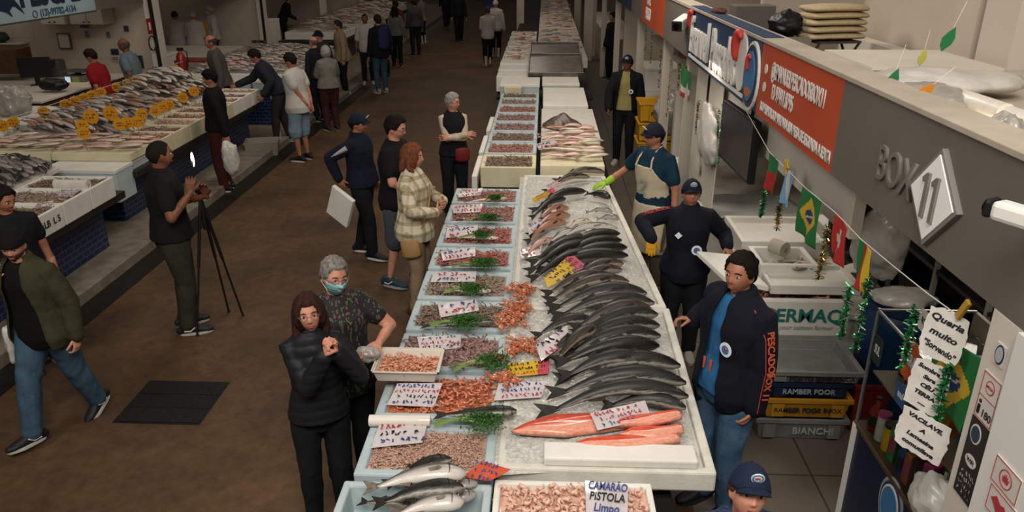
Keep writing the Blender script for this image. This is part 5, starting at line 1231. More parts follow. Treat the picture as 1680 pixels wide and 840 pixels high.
# fire extinguisher and hose on the pillar
pl = GX(262, 95, -7.42)
e = empty('fire_extinguisher', 'red fire extinguisher standing by the white pillar, behind yellow tags', 'fire extinguisher', (-7.34, 15.62, .70))
M_red = mat('red_paint', '#8f1f1c', rough=.35, coat=.4)
MB().lathe([(.01, 0), (.085, .0), (.09, .02), (.09, .5), (.06, .57), (.03, .6), (.03, .63)], seg=20).build('cylinder', M_red, e, smooth=True)
MB().box((-.05, -.02, .62), (.07, .02, .68)).build('valve', M_black, e); MB().tube([(.06, 0, .64), (.14, 0, .6), (.13, 0, .3)], .012, seg=8).build('hose', M_black, e)
e = empty('red_cart', 'red wheeled rack beside the extinguisher in the second left stall', 'rack', (-7.35, 16.25, .12)); 
for a, b in (((-.3,-.25),(.0)),): pass
for sx in (-.3, .3):
    for sy in (-.25, .25): MB().tube([(sx, sy, .05), (sx, sy, .95)], .018, seg=8).build('leg', M_red, e)
for z in (.3, .6, .92): MB().box((-.32, -.27, z), (.32, .27, z+.03)).build('shelf', M_red, e)
o = MB().tube([(.13*math.cos(a*PI/10), 0, .13*math.sin(a*PI/10)) for a in range(21)], .014, seg=8, caps=False).build('hanging_ring', mat('ring_black', '#1c1b1a'), None, (GX(250, 71, -7.44).x+.0, GX(250, 71, -7.44).y, GX(250, 71, -7.44).z), PI/2); tag(o, 'black hose ring hanging on the white pillar under the red sign', 'ring')
o = MB().box((-.09, -.008, -.14), (.09, 0, .14)).build('fire_sign', M_red, None, (GX(245, 43, -7.44).x, GX(245, 43, -7.44).y, GX(245, 43, -7.44).z), PI/2); tag(o, 'small red fire sign on the white pillar', 'sign'); MB().box((-.03, -.011, -.07), (.03, -.008, .07)).build('symbol', M_white, o)
# left overhead sign
sg = empty('shop_sign', 'light blue overhead sign with dark lettering, dolphin and phone number', 'sign', (-7.6, 10.5, 2.28))
MB().box((-.08, -1.5, 0), (0, 2.85, .9)).build('panel', mat('sign_paleblue', '#8fa6b2', '#9fb2ba', rough=.5, scale=1), sg, bevel=.005)
MB().box((-.085, -1.5, -.02), (.004, 2.85, 0)).build('edge_trim', mat('sign_edge', '#3c3c3a'), sg)
def Lf(y, z, x=.003): return frame((x, y, z), (0, 1, 0), (0, 0, 1))
text('lettering', 'PESCADOS', .52, Lf(2.05, .36), mat('sign_dark', '#142a3c', rough=.5), sg, extrude=.006, bold=.02, sx=.92)
text('phone_number', '(13)-99782-4134', .14, Lf(1.78, .075), mat('sign_mid', '#35536b', rough=.5), sg, extrude=.003, bold=.004)
dl = MB(); pts = [(-.45, .30), (-.38, .42), (-.25, .52), (-.12, .53), (.02, .46), (.13, .34), (.22, .22), (.14, .27), (.05, .33), (-.02, .34), (-.1, .28), (-.06, .2), (-.18, .27), (-.3, .30), (-.42, .24)]
dl.prism([(a, b) for a, b in pts], .003, .01, axis='x'); dl.build('dolphin', mat('sign_dark', ''), sg, (0, .72, -.12))
wa = MB(); wa.tube([(.006, 1.18+.05*math.cos(k*PI/8), .075+.05*math.sin(k*PI/8)) for k in range(17)], .007, seg=6, caps=False); wa.build('phone_ring', mat('sign_mid', ''), sg)
struct(MB().box((-7.7, 13.36, 2.28), (-7.6, 33, 3.2)).build('trim_20', M_fasc)); struct(MB().box((-7.7, 4, 2.28), (-7.6, 8.98, 3.2)).build('trim_21', M_fasc))
# second left stall
slab('white worktop in the second left stall behind the workers in white', -9.6, 17.0, -7.3, 18.9, .95, 1.02, M_wallw, name='worktop', cat='worktop')
o = MB().box((-1.1, -.9, 0), (1.1, .9, .83)).build('cabinet', M_wallw, None, (-8.5, 17.95, .12)); tag(o, 'plain white cabinet below the worktop of the second left stall', 'cabinet')
closed_box('white foam cooler left of the workers in white', -8.6, 16.2, -7.95, 16.85, .12, 1.15, M_foam); closed_box('bluish foam cooler beside the red rack in the second stall', -7.9, 15.7, -7.7, 16.1, .12, .9)
card('tiny red sign standing in the fish of the third counter', (413,66), (436,66), (436,71), (413,71), 1.25, 1, 'orange', seed=71, z2=[1.35, 1.35, 1.25, 1.25])
# third counter
for i in range(3): closed_box('bluish foam box on the front edge of the third counter, %s from the aisle' % ('first', 'second', 'third', 'fourth')[i], -5.45-.62*i, 14.3, -4.86-.62*i, 14.75, .6, .95)
slab('long foam slab under the small fish of the third counter', -6.9, 14.8, -4.95, 18.5, .8, 1.0, M_foam)
mq = [simple_fish('silver', .30, .07, .045, .05, .04), simple_fish('pink', .30, .07, .04, -.05, .03), simple_fish('grey', .3, .07, .045, .05, .03)]
pile(mq, -6.85, -5.0, 14.8, 18.4, 1.03, 12, 34, -.35, 'fish of the third counter', 'small silver and pink fish on the third left counter', 15, hump=.16, rest=True)
# fourth counter
slab('far foam slab at the end of the left row', -7.3, 22.1, -5.65, 32.8, .8, 1.0, M_foam)
pile([mp[0], mp[3], mp[1], mg[0]], -7.2, -5.7, 22.2, 32.5, 1.04, 8, 44, -.35, 'fish of the farthest left counter', 'dark and pinkish fish on the farthest left counter', 16, hump=.2, rest=True)
o = closed_box('tall white cooler beyond the second left partition', -9.2, 22.5, -7.9, 23.6, .12, 1.25, M_foam)
# grate, crate on the floor
gr = empty('floor_grate', 'dark square drain cover set in the brown floor', 'drain cover', (-2.87, 5.05, 0))
MB().box((-.335, -.30, -.02), (.335, .30, .006)).build('frame', mat('grate_dark', '#100f0f', '#0b0b0b', rough=.5, scale=10, bump=.4), gr, bevel=.003)
for k in range(3): MB().box((-.32, -.285+.192*k, .006), (.32, -.285+.192*k+.186, .010)).build('plank', mat('grate_plank', '#141517', '#0e0f10', rough=.45, scale=14, bump=.5), gr, bevel=.002)
cr = open_box(-.28, -.2, .28, .2, 0, .24, .02, .02, taper=.03).build('floor_crate', mat('crate_white', '#8b857a', rough=.6), None, (G(427, 256, 0).x, G(427, 256, 0).y+.15, .0), .25, bevel=.006); tag(cr, 'whitish plastic crate on the floor by the bending man', 'crate')
shrimp_mass('reddish shrimp inside the crate on the floor', cr.location.x-.2, cr.location.y-.13, cr.location.x+.2, cr.location.y+.13, .15, 'rosy', n=120, key=80)

def build_rest():
    vs = []; fs = []; uv = []; mi = []; ms = []
    for me, M in REST:
        o = len(vs); vs += [tuple(M @ v.co) for v in me.vertices]; m_ = me.materials[0]
        if m_ not in ms: ms.append(m_)
        ud = me.uv_layers[0].data
        for p in me.polygons: fs.append(tuple(i+o for i in p.vertices)); mi.append(ms.index(m_)); uv += [tuple(ud[l].uv) for l in p.loop_indices]
    me = bpy.data.meshes.new('fish'); me.from_pydata(vs, [], fs); me.polygons.foreach_set('material_index', mi); L = me.uv_layers.new(name='UVMap'); L.data.foreach_set('uv', [c for q in uv for c in q])
    tag(link('fish', me, ms, smooth=True), 'mass of small fish on the farther counters on both sides of the aisle', 'fish', kind='stuff')
build_rest()
# ---------------------------------------------------------------- right: overhead sign band on the stall fronts
FX = 1.45; ZB, ZT2 = 2.27, 2.74
def band(name, label, y0, y1, m, x0=FX, ts=.0):
    o = MB().box((0, y0-(y0+y1)/2, 0), (.13, y1-(y0+y1)/2, ZT2-ZB)).build(name, m, None, (x0, (y0+y1)/2, ZB)); 
    if label: tag(o, label, 'sign')
    else: struct(o)
    return o
band('trim_30', None, -.5, 3.80, M_fasc); 
sO = empty('shop_sign', 'orange half of the overhead fish stall sign with white contact lines', 'sign', (FX, 4.55, ZB)); MB().box((0, -.75, 0), (.13, .74, ZT2-ZB)).build('panel', M_orange, sO)
sN = empty('shop_sign', 'navy overhead sign with raised white shop name and shrimp logo', 'sign', (FX, 6.62, ZB)); MB().box((0, -1.33, 0), (.13, 1.40, ZT2-ZB+.03)).build('panel', M_navy, sN)
band('trim_31', None, 8.02, 9.75, M_fasc); s2 = band('shop_sign', 'second orange overhead sign with white lettering farther down the aisle', 9.75, 12.0, M_orange); band('trim_32', None, 12.0, 13.5, M_fasc); band('trim_33', None, 13.5, 40, M_navy)
struct(MB().box((FX-.01, -.5, ZT2), (FX+.17, 8.02, ZT2+.025)).build('trim_34', mat('cap_beige', '#b0a595', '#9f9484', rough=.7, scale=3), bevel=.004)); struct(MB().box((FX-.01, 8.02, ZT2), (FX+.17, 40, ZT2+.025)).build('trim_35', mat('cap_beige', '')))
def Rf(y, z, x=-.004): return frame((x, y, z), (0, -1, 0), (0, 0, 1))
M_sw = mat('sign_white', '#d6d2cb', rough=.5)
text('contact_line', '@EMANUELPESCADOSBOX11', .135, Rf(-.04, .325), M_sw, sO, extrude=.002, bold=.002, sx=.56)
text('phone_number', '13 97411.8795', .135, Rf(.19, .20), M_sw, sO, extrude=.002, bold=.002, sx=.56)
text('slogan', 'DO MELHOR DO MAR PARA SUA MESA DE SEGUNDA A SEXTA', .085, Rf(-.05, .07), M_sw, sO, extrude=.002, bold=.002, sx=.57)
for y, z in ((.60, .315), (.60, .20)):
    MB().lathe([(.003, 0), (.032, 0), (.032, .004), (.003, .004)], M=Rf(y, z, 0), seg=20).build('icon', M_sw, sO)
def word(par, s, size, y, z, sx, ex=.02, bold=.01, mt=None, x=-.004): return text('shop_name', s, size, Rf(y, z, x), mt or M_sw, par, extrude=ex, bold=bold, sx=sx)
word(sN, 'Emanuel', .46, .80, .24, .56); word(sN, 'Pescados', .46, -.24, .22, .54)
MB().box((-.012, -.95, .03), (0, 1.3, .055)).build('underline', M_sw, sN)
M_srim = mat('emblem_red', ''); 
def shrimp_logo(par, y, z, s, x=-.03):
    mb = MB(); pts = [(x, y+s*math.cos(a)*.55, z+s*math.sin(a)) for a in [(-.6+2.9*k/10) for k in range(11)]]
    mb.tube(pts, [s*(.10+.22*math.sin(PI*(k/10)**.8)) for k in range(11)], seg=8, ref=(1, 0, 0)); o = mb.build('shrimp_logo', mat('emblem_red', ''), par, smooth=True); return o
shrimp_logo(sN, 1.20, .36, .10); shrimp_logo(sN, -.78, .34, .13)
mb = MB(); mb.prism([(-.83+.15*math.cos(2*PI*k/28), .27+.21*math.sin(2*PI*k/28)) for k in range(28)], -.012, 0, axis='x'); mb.build('logo_backing', M_sw, sN)
def oval_logo(par, y, z, ry, rz, x=-.002):
    for k, (f, m_) in enumerate(((1, M_sw), (.9, mat('emblem_navy', '#22344b')), (.72, mat('emblem_blue', '')))):
        MB().prism([(y+ry*f*math.cos(2*PI*q/28), z+rz*f*math.sin(2*PI*q/28)) for q in range(28)], x-.016-.006*k, x-.006*k, axis='x').build('emblem_ring', m_, par)
    shrimp_logo(par, y, z+rz*.3, rz*.28, x-.035); MB().prism([(y+ry*.4*math.cos(2*PI*q/16), z-rz*.45+rz*.14*math.sin(2*PI*q/16)) for q in range(16)], x-.03, x-.02, axis='x').build('emblem_band', mat('emblem_orange', '#b8603a'), par)
oval_logo(sN, -1.16, .22, .19, .235)
for k in range(2): text('lettering', ('PEIXE', 'FRESCO')[k], .22, Rf(.4-k*.0, .34-.2*k), M_sw, s2, extrude=.003, bold=.006, sx=.7)
# raised BOX 11
gl = empty('box_number_sign', 'raised grey letters BOX beside a framed diamond reading 11', 'sign', (FX, 2.9, ZB))
M_let = mat('letter_grey', '#77726b', '#6c6760', rough=.5, scale=5); M_edge = mat('metal_edge', '#8b8782', rough=.35, metal=.3)
text('lettering', 'BOX', .215, Rf(.20, .205, -.004), M_let, gl, extrude=.009, bold=.0, sx=.78)
cy, cz = -.155, .212
def dia(k, x0, x1, m, name): return MB().prism([(cy, cz+.185*k), (cy+.185*k, cz), (cy, cz-.185*k), (cy-.185*k, cz)], x0, x1, axis='x').build(name, m, gl)
dia(1, -.022, 0, M_edge, 'diamond_frame'); dia(.88, -.026, -.022, mat('diamond_face', '#efedea', rough=.5), 'diamond_face')
for y_ in (.035, -.035):
    mb = MB(); mb.prism([(cy+y_-.012, cz+.085), (cy+y_+.006, cz+.085), (cy+y_+.035, cz+.06), (cy+y_+.028, cz+.045), (cy+y_+.010, cz+.055), (cy+y_+.010, cz-.085), (cy+y_-.012, cz-.085)], -.036, -.026, axis='x'); mb.build('digit', M_let, gl)
# security cameras
def bullet(label, loc, yaw, L=.2, r=.042, pitch=0):
    e = empty('security_camera', label, 'camera', loc, rot=(math.radians(pitch), 0, yaw)); mb = MB()
    mb.box((-r, -L/2, -r*.95), (r, L/2, r*.95)); mb.build('housing', mat('cam_white', '#d5d2cc', rough=.4), e, bevel=.014)
    MB().box((-r*.98, L/2, -r*.93), (r*.98, L/2+.025, r*.98)).build('front_hood', M_black, e, bevel=.012); MB().tube([(0, L/2+.02, 0), (0, L/2+.03, 0)], r*.6, seg=16).build('lens', mat('lens', '#050507', rough=.05), e)
    MB().tube([(0, -L*.35, 0), (.05, -L*.35, -.05), (.13, -L*.3, -.05)], .014, seg=8).build('bracket', mat('cam_white', ''), e); return e
e = bullet('white security camera on the grey sign band at the right edge', (1.33, 2.075, 2.645), math.radians(28), L=.14, r=.030)
e = bullet('white security camera at the far end of the navy sign', (1.40, 8.15, 2.60), math.radians(150), L=.30, r=.055, pitch=-10)
# pillar and white wall at the right edge
struct(MB().box((FX, 2.10, 0), (FX+.15, 2.27, ZB)).build('trim_36', M_wallw, bevel=.004)); struct(MB().box((FX-.02, 1.0, 0), (FX+.15, 2.10, ZB)).build('wall_right_front', mat('white_panel', '#d9d6d0', rough=.5)))
MXX = FX-.001
def poster(label, y, z, w2, h2, m, name='poster', x=MXX, tilt=0):
    o = MB().box((-.004, -w2, -h2), (0, w2, h2)).build(name, m, None, (x, y, z), rot=(tilt, 0, 0)); return tag(o, label, 'poster')
M_pw = mat('paper_white', '#c9c3bc', rough=.6); M_pb = mat('paper_black', '#1b1b1c', rough=.5); M_pr = mat('paper_red', '#a3373a', rough=.6)
o = poster('small round crest sticker at the top of the white pillar', 2.175, 2.15, .026, .036, M_pw, 'crest_sticker'); MB().prism([(.023*math.cos(k*PI/10), .033*math.sin(k*PI/10)) for k in range(20)], -.006, -.004, axis='x').build('crest_ring', mat('emblem_navy', ''), o); MB().prism([(.018*math.cos(k*PI/10), .027*math.sin(k*PI/10)) for k in range(20)], -.007, -.006, axis='x').build('crest_field', mat('crest_field', '#a8a8ae'), o)
o = poster('white notice with pink frame, crest and the number 180 on the pillar', 2.175, 1.985, .050, .086, M_pw)
for a, b in (((-.047, .08), (.047, .082)), ((-.047, -.082), (.047, -.08)), ((-.047, -.002), (.047, .0)), ((-.048, -.082), (-.046, .082)), ((.046, -.082), (.048, .082))): MB().box((-.0055, a[0], a[1]), (-.004, b[0], b[1])).build('frame_line', M_pr, o)
text('number', '180', .038, Rf(-.014, -.055, -.005), M_pb, o, extrude=.0006, bold=.0006); MB().tube([(-.005, .030, -.065), (-.005, .030, -.035)], .006, seg=8).build('figure_body', M_pb, o); MB().ell((-.005, .030, -.022), (.003, .007, .007)).build('figure_head', M_pb, o)
MB().prism([(.024*math.cos(k), .042+.024*math.sin(k)) for k in [q*PI/8 for q in range(16)]], -.0055, -.004, axis='x').build('crest', M_pr, o); MB().prism([(.020*math.cos(k), .042+.020*math.sin(k)) for k in [q*PI/8 for q in range(16)]], -.0062, -.0055, axis='x').build('crest_field', M_pw, o); text('crest_text', 'MEGA', .014, Rf(0, .042, -.0066), M_pr, o, extrude=.0003, bold=.0005)
o = poster('black notice with round crest and wifi symbol on the pillar', 2.175, 1.745, .053, .150, M_pb)
MB().prism([(.01+.030*math.cos(q*PI/10), .10+.036*math.sin(q*PI/10)) for q in range(20)], -.0055, -.004, axis='x').build('crest_ring', M_pw, o); MB().prism([(.01+.024*math.cos(q*PI/10), .10+.030*math.sin(q*PI/10)) for q in range(20)], -.0065, -.0055, axis='x').build('crest_field', mat('emblem_navy', ''), o)
MB().prism([(.032*math.cos(q*PI/10), .022*math.sin(q*PI/10)) for q in range(20)], -.0055, -.004, axis='x').build('wifi_badge', M_pw, o); text('wifi_text', 'WiFi', .022, Rf(0, 0, -.0062), M_pb, o, extrude=.0003, bold=.0007)
s = scribble(.085, .10, 4, seed=5, thick=.002); s.v = [(-.0048, -a, b-.09) for a, b, q in s.v]; s.build('fine_print', [M_pw]*3, o)
for (yy, zz, lab, kk) in ((1.965, 1.835, 'white sign with a red hand in a circle on the bright wall', 0), (1.955, 1.735, 'white sign with a red map outline on the bright wall', 1)):
    o = poster(lab, yy, zz, .068, .046, M_pw, x=FX-.021)
    for a, b in (((-.064, .042), (.064, .044)), ((-.064, -.044), (.064, -.042)), ((-.066, -.044), (-.064, .044)), ((.064, -.044), (.066, .044))): MB().box((-.0055, a[0], a[1]), (-.004, b[0], b[1])).build('frame_line', M_pr, o)
    mb = MB()
    if kk == 0:
        mb.tube([(-.005, .030*math.cos(q*PI/10), .030*math.sin(q*PI/10)) for q in range(21)], .0018, seg=5, caps=False)
        mb.build('red_ring', M_pr, o); mb = MB(); mb.prism([(-.013, -.012), (.013, -.012), (.017, .006), (.009, .002), (.007, .015), (.002, .003), (0, .018), (-.003, .003), (-.008, .015), (-.009, .002), (-.017, .006)], -.006, -.004, axis='x'); mb.build('hand_symbol', M_pr, o)
    else: mb.prism([(-.045, -.01), (-.02, .018), (.0, .012), (.025, .026), (.05, .005), (.028, -.01), (.01, -.026), (-.02, -.018)], -.006, -.004, axis='x'); mb.build('map_outline', M_pr, o)
# ---------------------------------------------------------------- right stall shell
struct(MB().box((1.62, 3.85, 1.90), (1.68, 8.1, 2.40)).build('trim_37', M_wallw)); struct(MB().box((3.15, 2, 0), (3.3, 9.95, 2.45)).build('wall_right_stall', M_wallw)); struct(MB().box((1.7, 9.9, 0), (3.3, 10.05, 2.45)).build('wall_right_partition', M_wallw))
struct(MB().box((1.6, 6.75, 2.0), (3.8, 12, 2.06)).build('trim_53', mat('deck_grey', '#8d8377', '#81776b', rough=.7, scale=2)))
struct(MB().box((1.6, 2.0, 2.44), (3.35, 6.75, 2.50)).build('ceiling', mat('deck_white', '#b5aa9c', '#a89d8f', rough=.7, scale=2)))
for i, y in enumerate((8.15, 9.9, 12.8, 17, 21, 25)): struct(MB().box((1.50, y, 0), (1.62, y+.10, ZB)).build('trim_%d' % (40+i), mat('post_grey', '#b0a799', rough=.6), bevel=.005))
# upper storage space
struct(MB().box((2.3, 8.6, 2.06), (3.8, 8.7, 5)).build('wall_upper_back', mat('upper_wall', '#9c9083', '#93877a', rough=.8, scale=1))); struct(MB().box((1.5, 12, 2.3), (5, 12.2, 5)).build('wall_upper_far', mat('upper_wall2', '#857a6e', rough=.8)))
struct(MB().box((3.35, 6.35, 2.06), (3.45, 8.6, 5)).build('wall_upper_side', M_wall)); struct(MB().box((3.32, 5.75, 2.5), (3.75, 6.2, 5)).build('trim_51', mat('column_white', '#bdb2a4', rough=.7))); struct(MB().box((3.8, 2, 2.5), (3.95, 5.75, 5)).build('wall_upper_right', M_wall)); struct(MB().box((3.35, 2, 2.44), (4.0, 6.4, 2.5)).build('trim_52', mat('deck_white', '')))
o = MB().box((-.42, -.5, 0), (.5, .5, .02)).build('white_board', M_wallw, None, (2.75, 6.15, 2.505)); tag(o, 'flat white board lying on the upper storage deck', 'board')
ch = empty('folding_chair', 'dark folding chair carrying the stack of beige cloths, upper deck', 'chair', (2.70, 7.6, 2.06), .2); M_chl = mat('chair_metal', '#3a322b', rough=.5)
for sx in (-.2, .2):
    MB().tube([(sx, -.2, 0), (sx, .16, .42)], .012, seg=8).build('leg', M_chl, ch); MB().tube([(sx, .2, 0), (sx, -.16, .42)], .012, seg=8).build('leg', M_chl, ch)
MB().box((-.21, -.18, .42), (.21, .18, .44)).build('seat', M_chl, ch)
M_cl = mat('cloth_beige', '#b09d7c', '#a08e6e', rough=.9, scale=30, bump=.4)
for k in range(5):
    mb = MB(); mb.tube([(-.26, 0, 0), (-.1, 0, .005), (.1, 0, .005), (.26, 0, 0)], [(.17, .030), (.18, .036), (.18, .036), (.17, .030)], seg=16, ref=(0, 1, 0), round_end=1)
    o = mb.build('folded_cloth', M_cl, None, (2.69+.01*(k % 2), 7.6, 2.06+.475+.062*k), .2+.06*(k % 2), smooth=True); tag(o, 'folded beige cloth in the stack on the chair, %s from the bottom' % ('first', 'second', 'third', 'fourth', 'fifth')[k], 'cloth', 'folded beige cloths')
crumpled('black bag on a crate left of the beige cloths', (2.27, 7.6, 2.64), (.16, .12, .12), mat('bag_black', ''), seed=8); o = open_box(-.2, -.2, .2, .2, 0, .48, .02).build('grey_crate', mat('crate_grey', '#6f6a62', rough=.6), None, (2.25, 7.6, 2.06), .1); tag(o, 'grey crate under the black bag on the upper deck', 'crate')
o = MB().box((-.2, -.14, 0), (.2, .14, .7)).build('metal_case', mat('case_grey', '#56504a', rough=.6), None, (2.12, 8.3, 2.06), bevel=.01); tag(o, 'dark grey case standing behind the navy sign on the upper deck', 'case')
o = MB().box((-.35, -.14, 0), (.35, .14, .5)).build('red_case', mat('red_case', '#6e2c26', rough=.6), None, (2.0, 9.6, 2.06), bevel=.01); tag(o, 'long dull red case far back on the upper deck', 'case')
crumpled('crumpled clear plastic sheet on the upper deck behind the sign', (2.35, 4.75, 2.58), (.45, .30, .07), M_bag, name='plastic_sheet', cat='sheet', seed=9); crumpled('second clear plastic bundle beside the orange flower ornament', (2.0, 4.1, 2.58), (.22, .3, .09), M_bagc, name='plastic_sheet', cat='sheet', seed=10)
roll('long white roll on the upper deck near the right edge', G(1552, 152, 2.62), G(1650, 186, 2.62), .045); roll('second white roll running off the right edge above the sign', G(1655, 190, 2.62), G(1720, 212, 2.62), .045)
crumpled('hanging clear plastic bag under the white roll, upper right', G(1650, 222, 2.60), (.07, .12, .09), M_bagc, seed=12)
def leaf(label, p, s, m, rot):
    mb = MB(); mb.prism([(0, -s), (s*.45, -s*.3), (s*.5, s*.2), (s*.15, s), (-s*.2, s*.5), (-s*.45, 0), (-s*.35, -s*.6)], -.002, .002, axis='y'); o = mb.build('leaf_ornament', m, None, p, rot=rot)
    MB().tube([(0, 0, s*.9), (0, 0, s*3)], .001, seg=4).build('thread', M_white, o); return tag(o, label, 'ornament')
M_lg = mat('leaf_green', '#1f6b3a', rough=.5); M_ly = mat('leaf_yellow', '#a5a14a', rough=.5); M_fo = mat('flower_orange', '#c47b1d', rough=.5)
leaf('green paper leaf hanging highest at the upper right', GX(1555, 64, 1.75), .055, M_lg, (0, .3, 0)); leaf('green paper leaf hanging above the grey sign band', GX(1464, 131, 1.62), .055, M_lg, (0, .2, 0)); leaf('yellow-green paper leaf above the orange flower ornament', GX(1513, 94, 1.75), .04, M_ly, (0, .1, 0)); leaf('orange paper flower resting on the sign top', GX(1517, 150, 1.62), .05, M_fo, (0, .8, 0))
o = MB().tube([GX(1322, 96, 1.55), GX(1338, 92, 1.62), GX(1360, 101, 1.60)], .008, seg=6).build('black_cable', M_black); tag(o, 'short black cable looped over the sign top', 'cable'); crumpled('brown rag lying on top of the navy sign', GX(1180, 18, 1.55), (.06, .16, .03), mat('rag_brown', '#4a2620', rough=.9), name='rag', cat='rag', seed=13)
# ---------------------------------------------------------------- inside the right stall
def counter(label, x0, x1, y0, y1, z, m): 
    e = empty('stall_counter', label, 'counter', ((x0+x1)/2, (y0+y1)/2, 0)); cx, cy = (x0+x1)/2, (y0+y1)/2
    MB().box((x0-cx+.03, y0-cy+.03, 0), (x1-cx-.03, y1-cy-.03, z-.05)).build('cabinet', m, e); MB().box((x0-cx, y0-cy, z-.05), (x1-cx, y1-cy, z)).build('worktop', M_wallw, e, bevel=.006); return e
counter('white counter inside the right stall behind the capped workers', 1.62, 2.75, 5.75, 9.3, .90, M_wallw)
sh_ = MB(); n = 16; sh_.add([(-.5+i/n, -.35+.7*j/n, .015*noise.noise(Vector((i*.4, j*.4, 2)))) for j in range(n+1) for i in range(n+1)], [(j*(n+1)+i, j*(n+1)+i+1, (j+1)*(n+1)+i+1, (j+1)*(n+1)+i) for j in range(n) for i in range(n)])
o = sh_.build('plastic_sheet', mat('sheet_pale', '#b9b9b6', rough=.35), None, (2.05, 7.35, .93), .1, smooth=True); k_ = o.modifiers.new('s', 'SOLIDIFY'); k_.thickness = .006; tag(o, 'pale grey plastic sheet spread on the white counter by the television', 'sheet')
foam_box('open foam box with scraps on the white counter behind the navy-jacket worker', 1.66, 6.0, 2.35, 6.65, .9, 1.06, M_foam, t=.04, depth=.06); shrimp_mass('greyish scraps in the open foam box on the white counter', 1.71, 6.05, 2.3, 6.6, .97, 'pinkgrey', n=60, key=90)
foam_box('shallow foam box before the first, right of the held foam lid', 1.70, 5.55, 2.15, 5.95, .9, 1.04, M_foam, t=.04); slab('foam block at the back of the white counter beside the flags', 2.42, 6.1, 2.75, 6.6, .9, 1.1, M_foam, name='foam_block', cat='block')
roll('thick paper roll lying on the counter behind the green flag', G(1268, 402, 1.1), G(1288, 410, 1.1), .06, mat('paper_roll', '#bdb5a6', rough=.8))
counter('lower white counter holding the flat fish tray', 1.65, 2.62, 5.32, 5.73, .74, M_wallw)
foam_box('foam tray holding two flat fish behind the green-lettered box', 1.72, 5.3, 2.40, 5.72, .90, .98, M_foam, t=.03, depth=.03)
fish('flat grey and white fish in the foam tray, left one', 'silver', FP((1262,440), .99), FP((1325,430), .98), .16, .03, bend=.03, name='flat_fish'); fish('flat grey and white fish in the foam tray, right one', 'pale', FP((1300,445), .99), FP((1352,432), .98), .14, .03, bend=-.03, name='flat_fish')
eb = foam_box('white foam box lettered in green, on the stacked crates beside the older man', 1.50, 5.28, 2.34, 5.72, .55, .87, mat('foam_clean', '#d6d2c8', '#ccc8be', rough=.6, scale=4), t=.05, depth=.07, bevel=.02)
M_tg = mat('letter_teal', '#1d6b62', rough=.6); text('lettering', 'CERMAQ', .15, frame((.06, -.223, .185), (1, 0, 0), (0, 0, 1)), M_tg, eb, extrude=.001, bold=.0035, sx=1.0); text('fine_lettering', 'your salmon farmer', .05, frame((.10, -.223, .09), (1, 0, 0), (0, 0, 1)), mat('letter_greyblue', '#8a9aa0'), eb, extrude=.001, sx=1)
shrimp_mass('reddish langoustines packed in the green-lettered foam box', 1.56, 5.34, 2.28, 5.66, .83, 'rosy', L=.12, n=130, key=91, name='langoustine')
# plastic crates
def crate(label, x0, x1, y0, y1, z0, z1, m, txt=None, tm=None, ts=.05, off=0):
    cx, cy = (x0+x1)/2, (y0+y1)/2; h = z1-z0; e = empty('plastic_crate', label, 'crate', (cx, cy, z0), group='stacked plastic crates')
    open_box(x0-cx, y0-cy, x1-cx, y1-cy, 0, h, .02, .02, taper=.025).build('tub', m, e, bevel=.006)
    mb = MB(); X0, X1, Y0, Y1 = x0-cx, x1-cx, y0-cy, y1-cy
    for q in ((X0-.012, Y0-.012, X1+.012, Y0+.004), (X0-.012, Y1-.004, X1+.012, Y1+.012), (X0-.012, Y0, X0+.004, Y1), (X1-.004, Y0, X1+.012, Y1)): mb.box((q[0], q[1], h-.03), (q[2], q[3], h+.004))
    mb.build('rim', m, e, bevel=.003)
    for sx in (X0+.09, X1-.09):
        MB().box((sx-.045, Y0-.006, .02), (sx+.045, Y0+.02, h-.04)).build('front_rib', m, e, bevel=.004)
    if txt: text('lettering', txt, ts, frame((off, Y0-.003, h*.45), (1, 0, 0), (0, 0, 1)), tm, e, extrude=.004, bold=.0012)
    return e
M_cg = mat('crate_grey2', '#777872', '#6a6b67', rough=.5); M_cb = mat('crate_navy', '#14243a', rough=.5); M_cy = mat('crate_yellow', '#b58120', '#a8761a', rough=.5)
crate('grey plastic crate lettered BIANCHI at the bottom of the stack', 1.58, 2.22, 4.74, 5.2, 0, .175, M_cg, 'BIANCHI', mat('ink_pale', '#9aa09f'), .075, .08)
crate('yellow plastic crate with black lettering, second from the bottom', 1.62, 2.22, 4.74, 5.2, .18, .345, M_cy, 'RAMBER FOOR INOX', mat('ink_black', ''), .05)
crate('navy plastic crate lettered RAMBER FOOR, third in the stack', 1.62, 2.20, 4.75, 5.2, .345, .472, M_cb, 'RAMBER FOOR', mat('ink_pale2', '#8d98a5'), .055)
crate('wide open grey crate on top, lettered PORTO ESPERANCA', 1.60, 2.26, 4.73, 5.24, .474, .575, M_cg, 'PORTO ESPERANCA', mat('ink_black', ''), .05, .05)
crate('red plastic crate half hidden behind the yellow one', 2.28, 2.55, 4.85, 5.2, 0, .40, mat('crate_red', '#7c1e1a', rough=.5))
dr = empty('drum', 'large blue plastic drum between the crates and the glass case', 'drum', (2.68, 5.15, 0)); MB().lathe([(.26, 0), (.29, .05), (.30, .35), (.285, .38), (.30, .41), (.30, .78), (.27, .88), (.25, .9), (.25, .85), (.02, .84)], seg=32).build('barrel', mat('drum_blue', '#14365c', '#102c4e', rough=.4, scale=3), dr, smooth=True)
MB().lathe([(.26, .9), (.275, .9), (.275, .93), (.26, .93)], seg=32).build('rim', mat('drum_blue', ''), dr)
crumpled('folded white plastic bags lying on the blue drum', (2.62, 5.12, .98), (.22, .16, .07), M_bag, seed=15)
crumpled('big white plastic bag hanging deep in the stall behind the flags', G(1445, 400, 1.35), (.20, .16, .26), M_bag, seed=16)
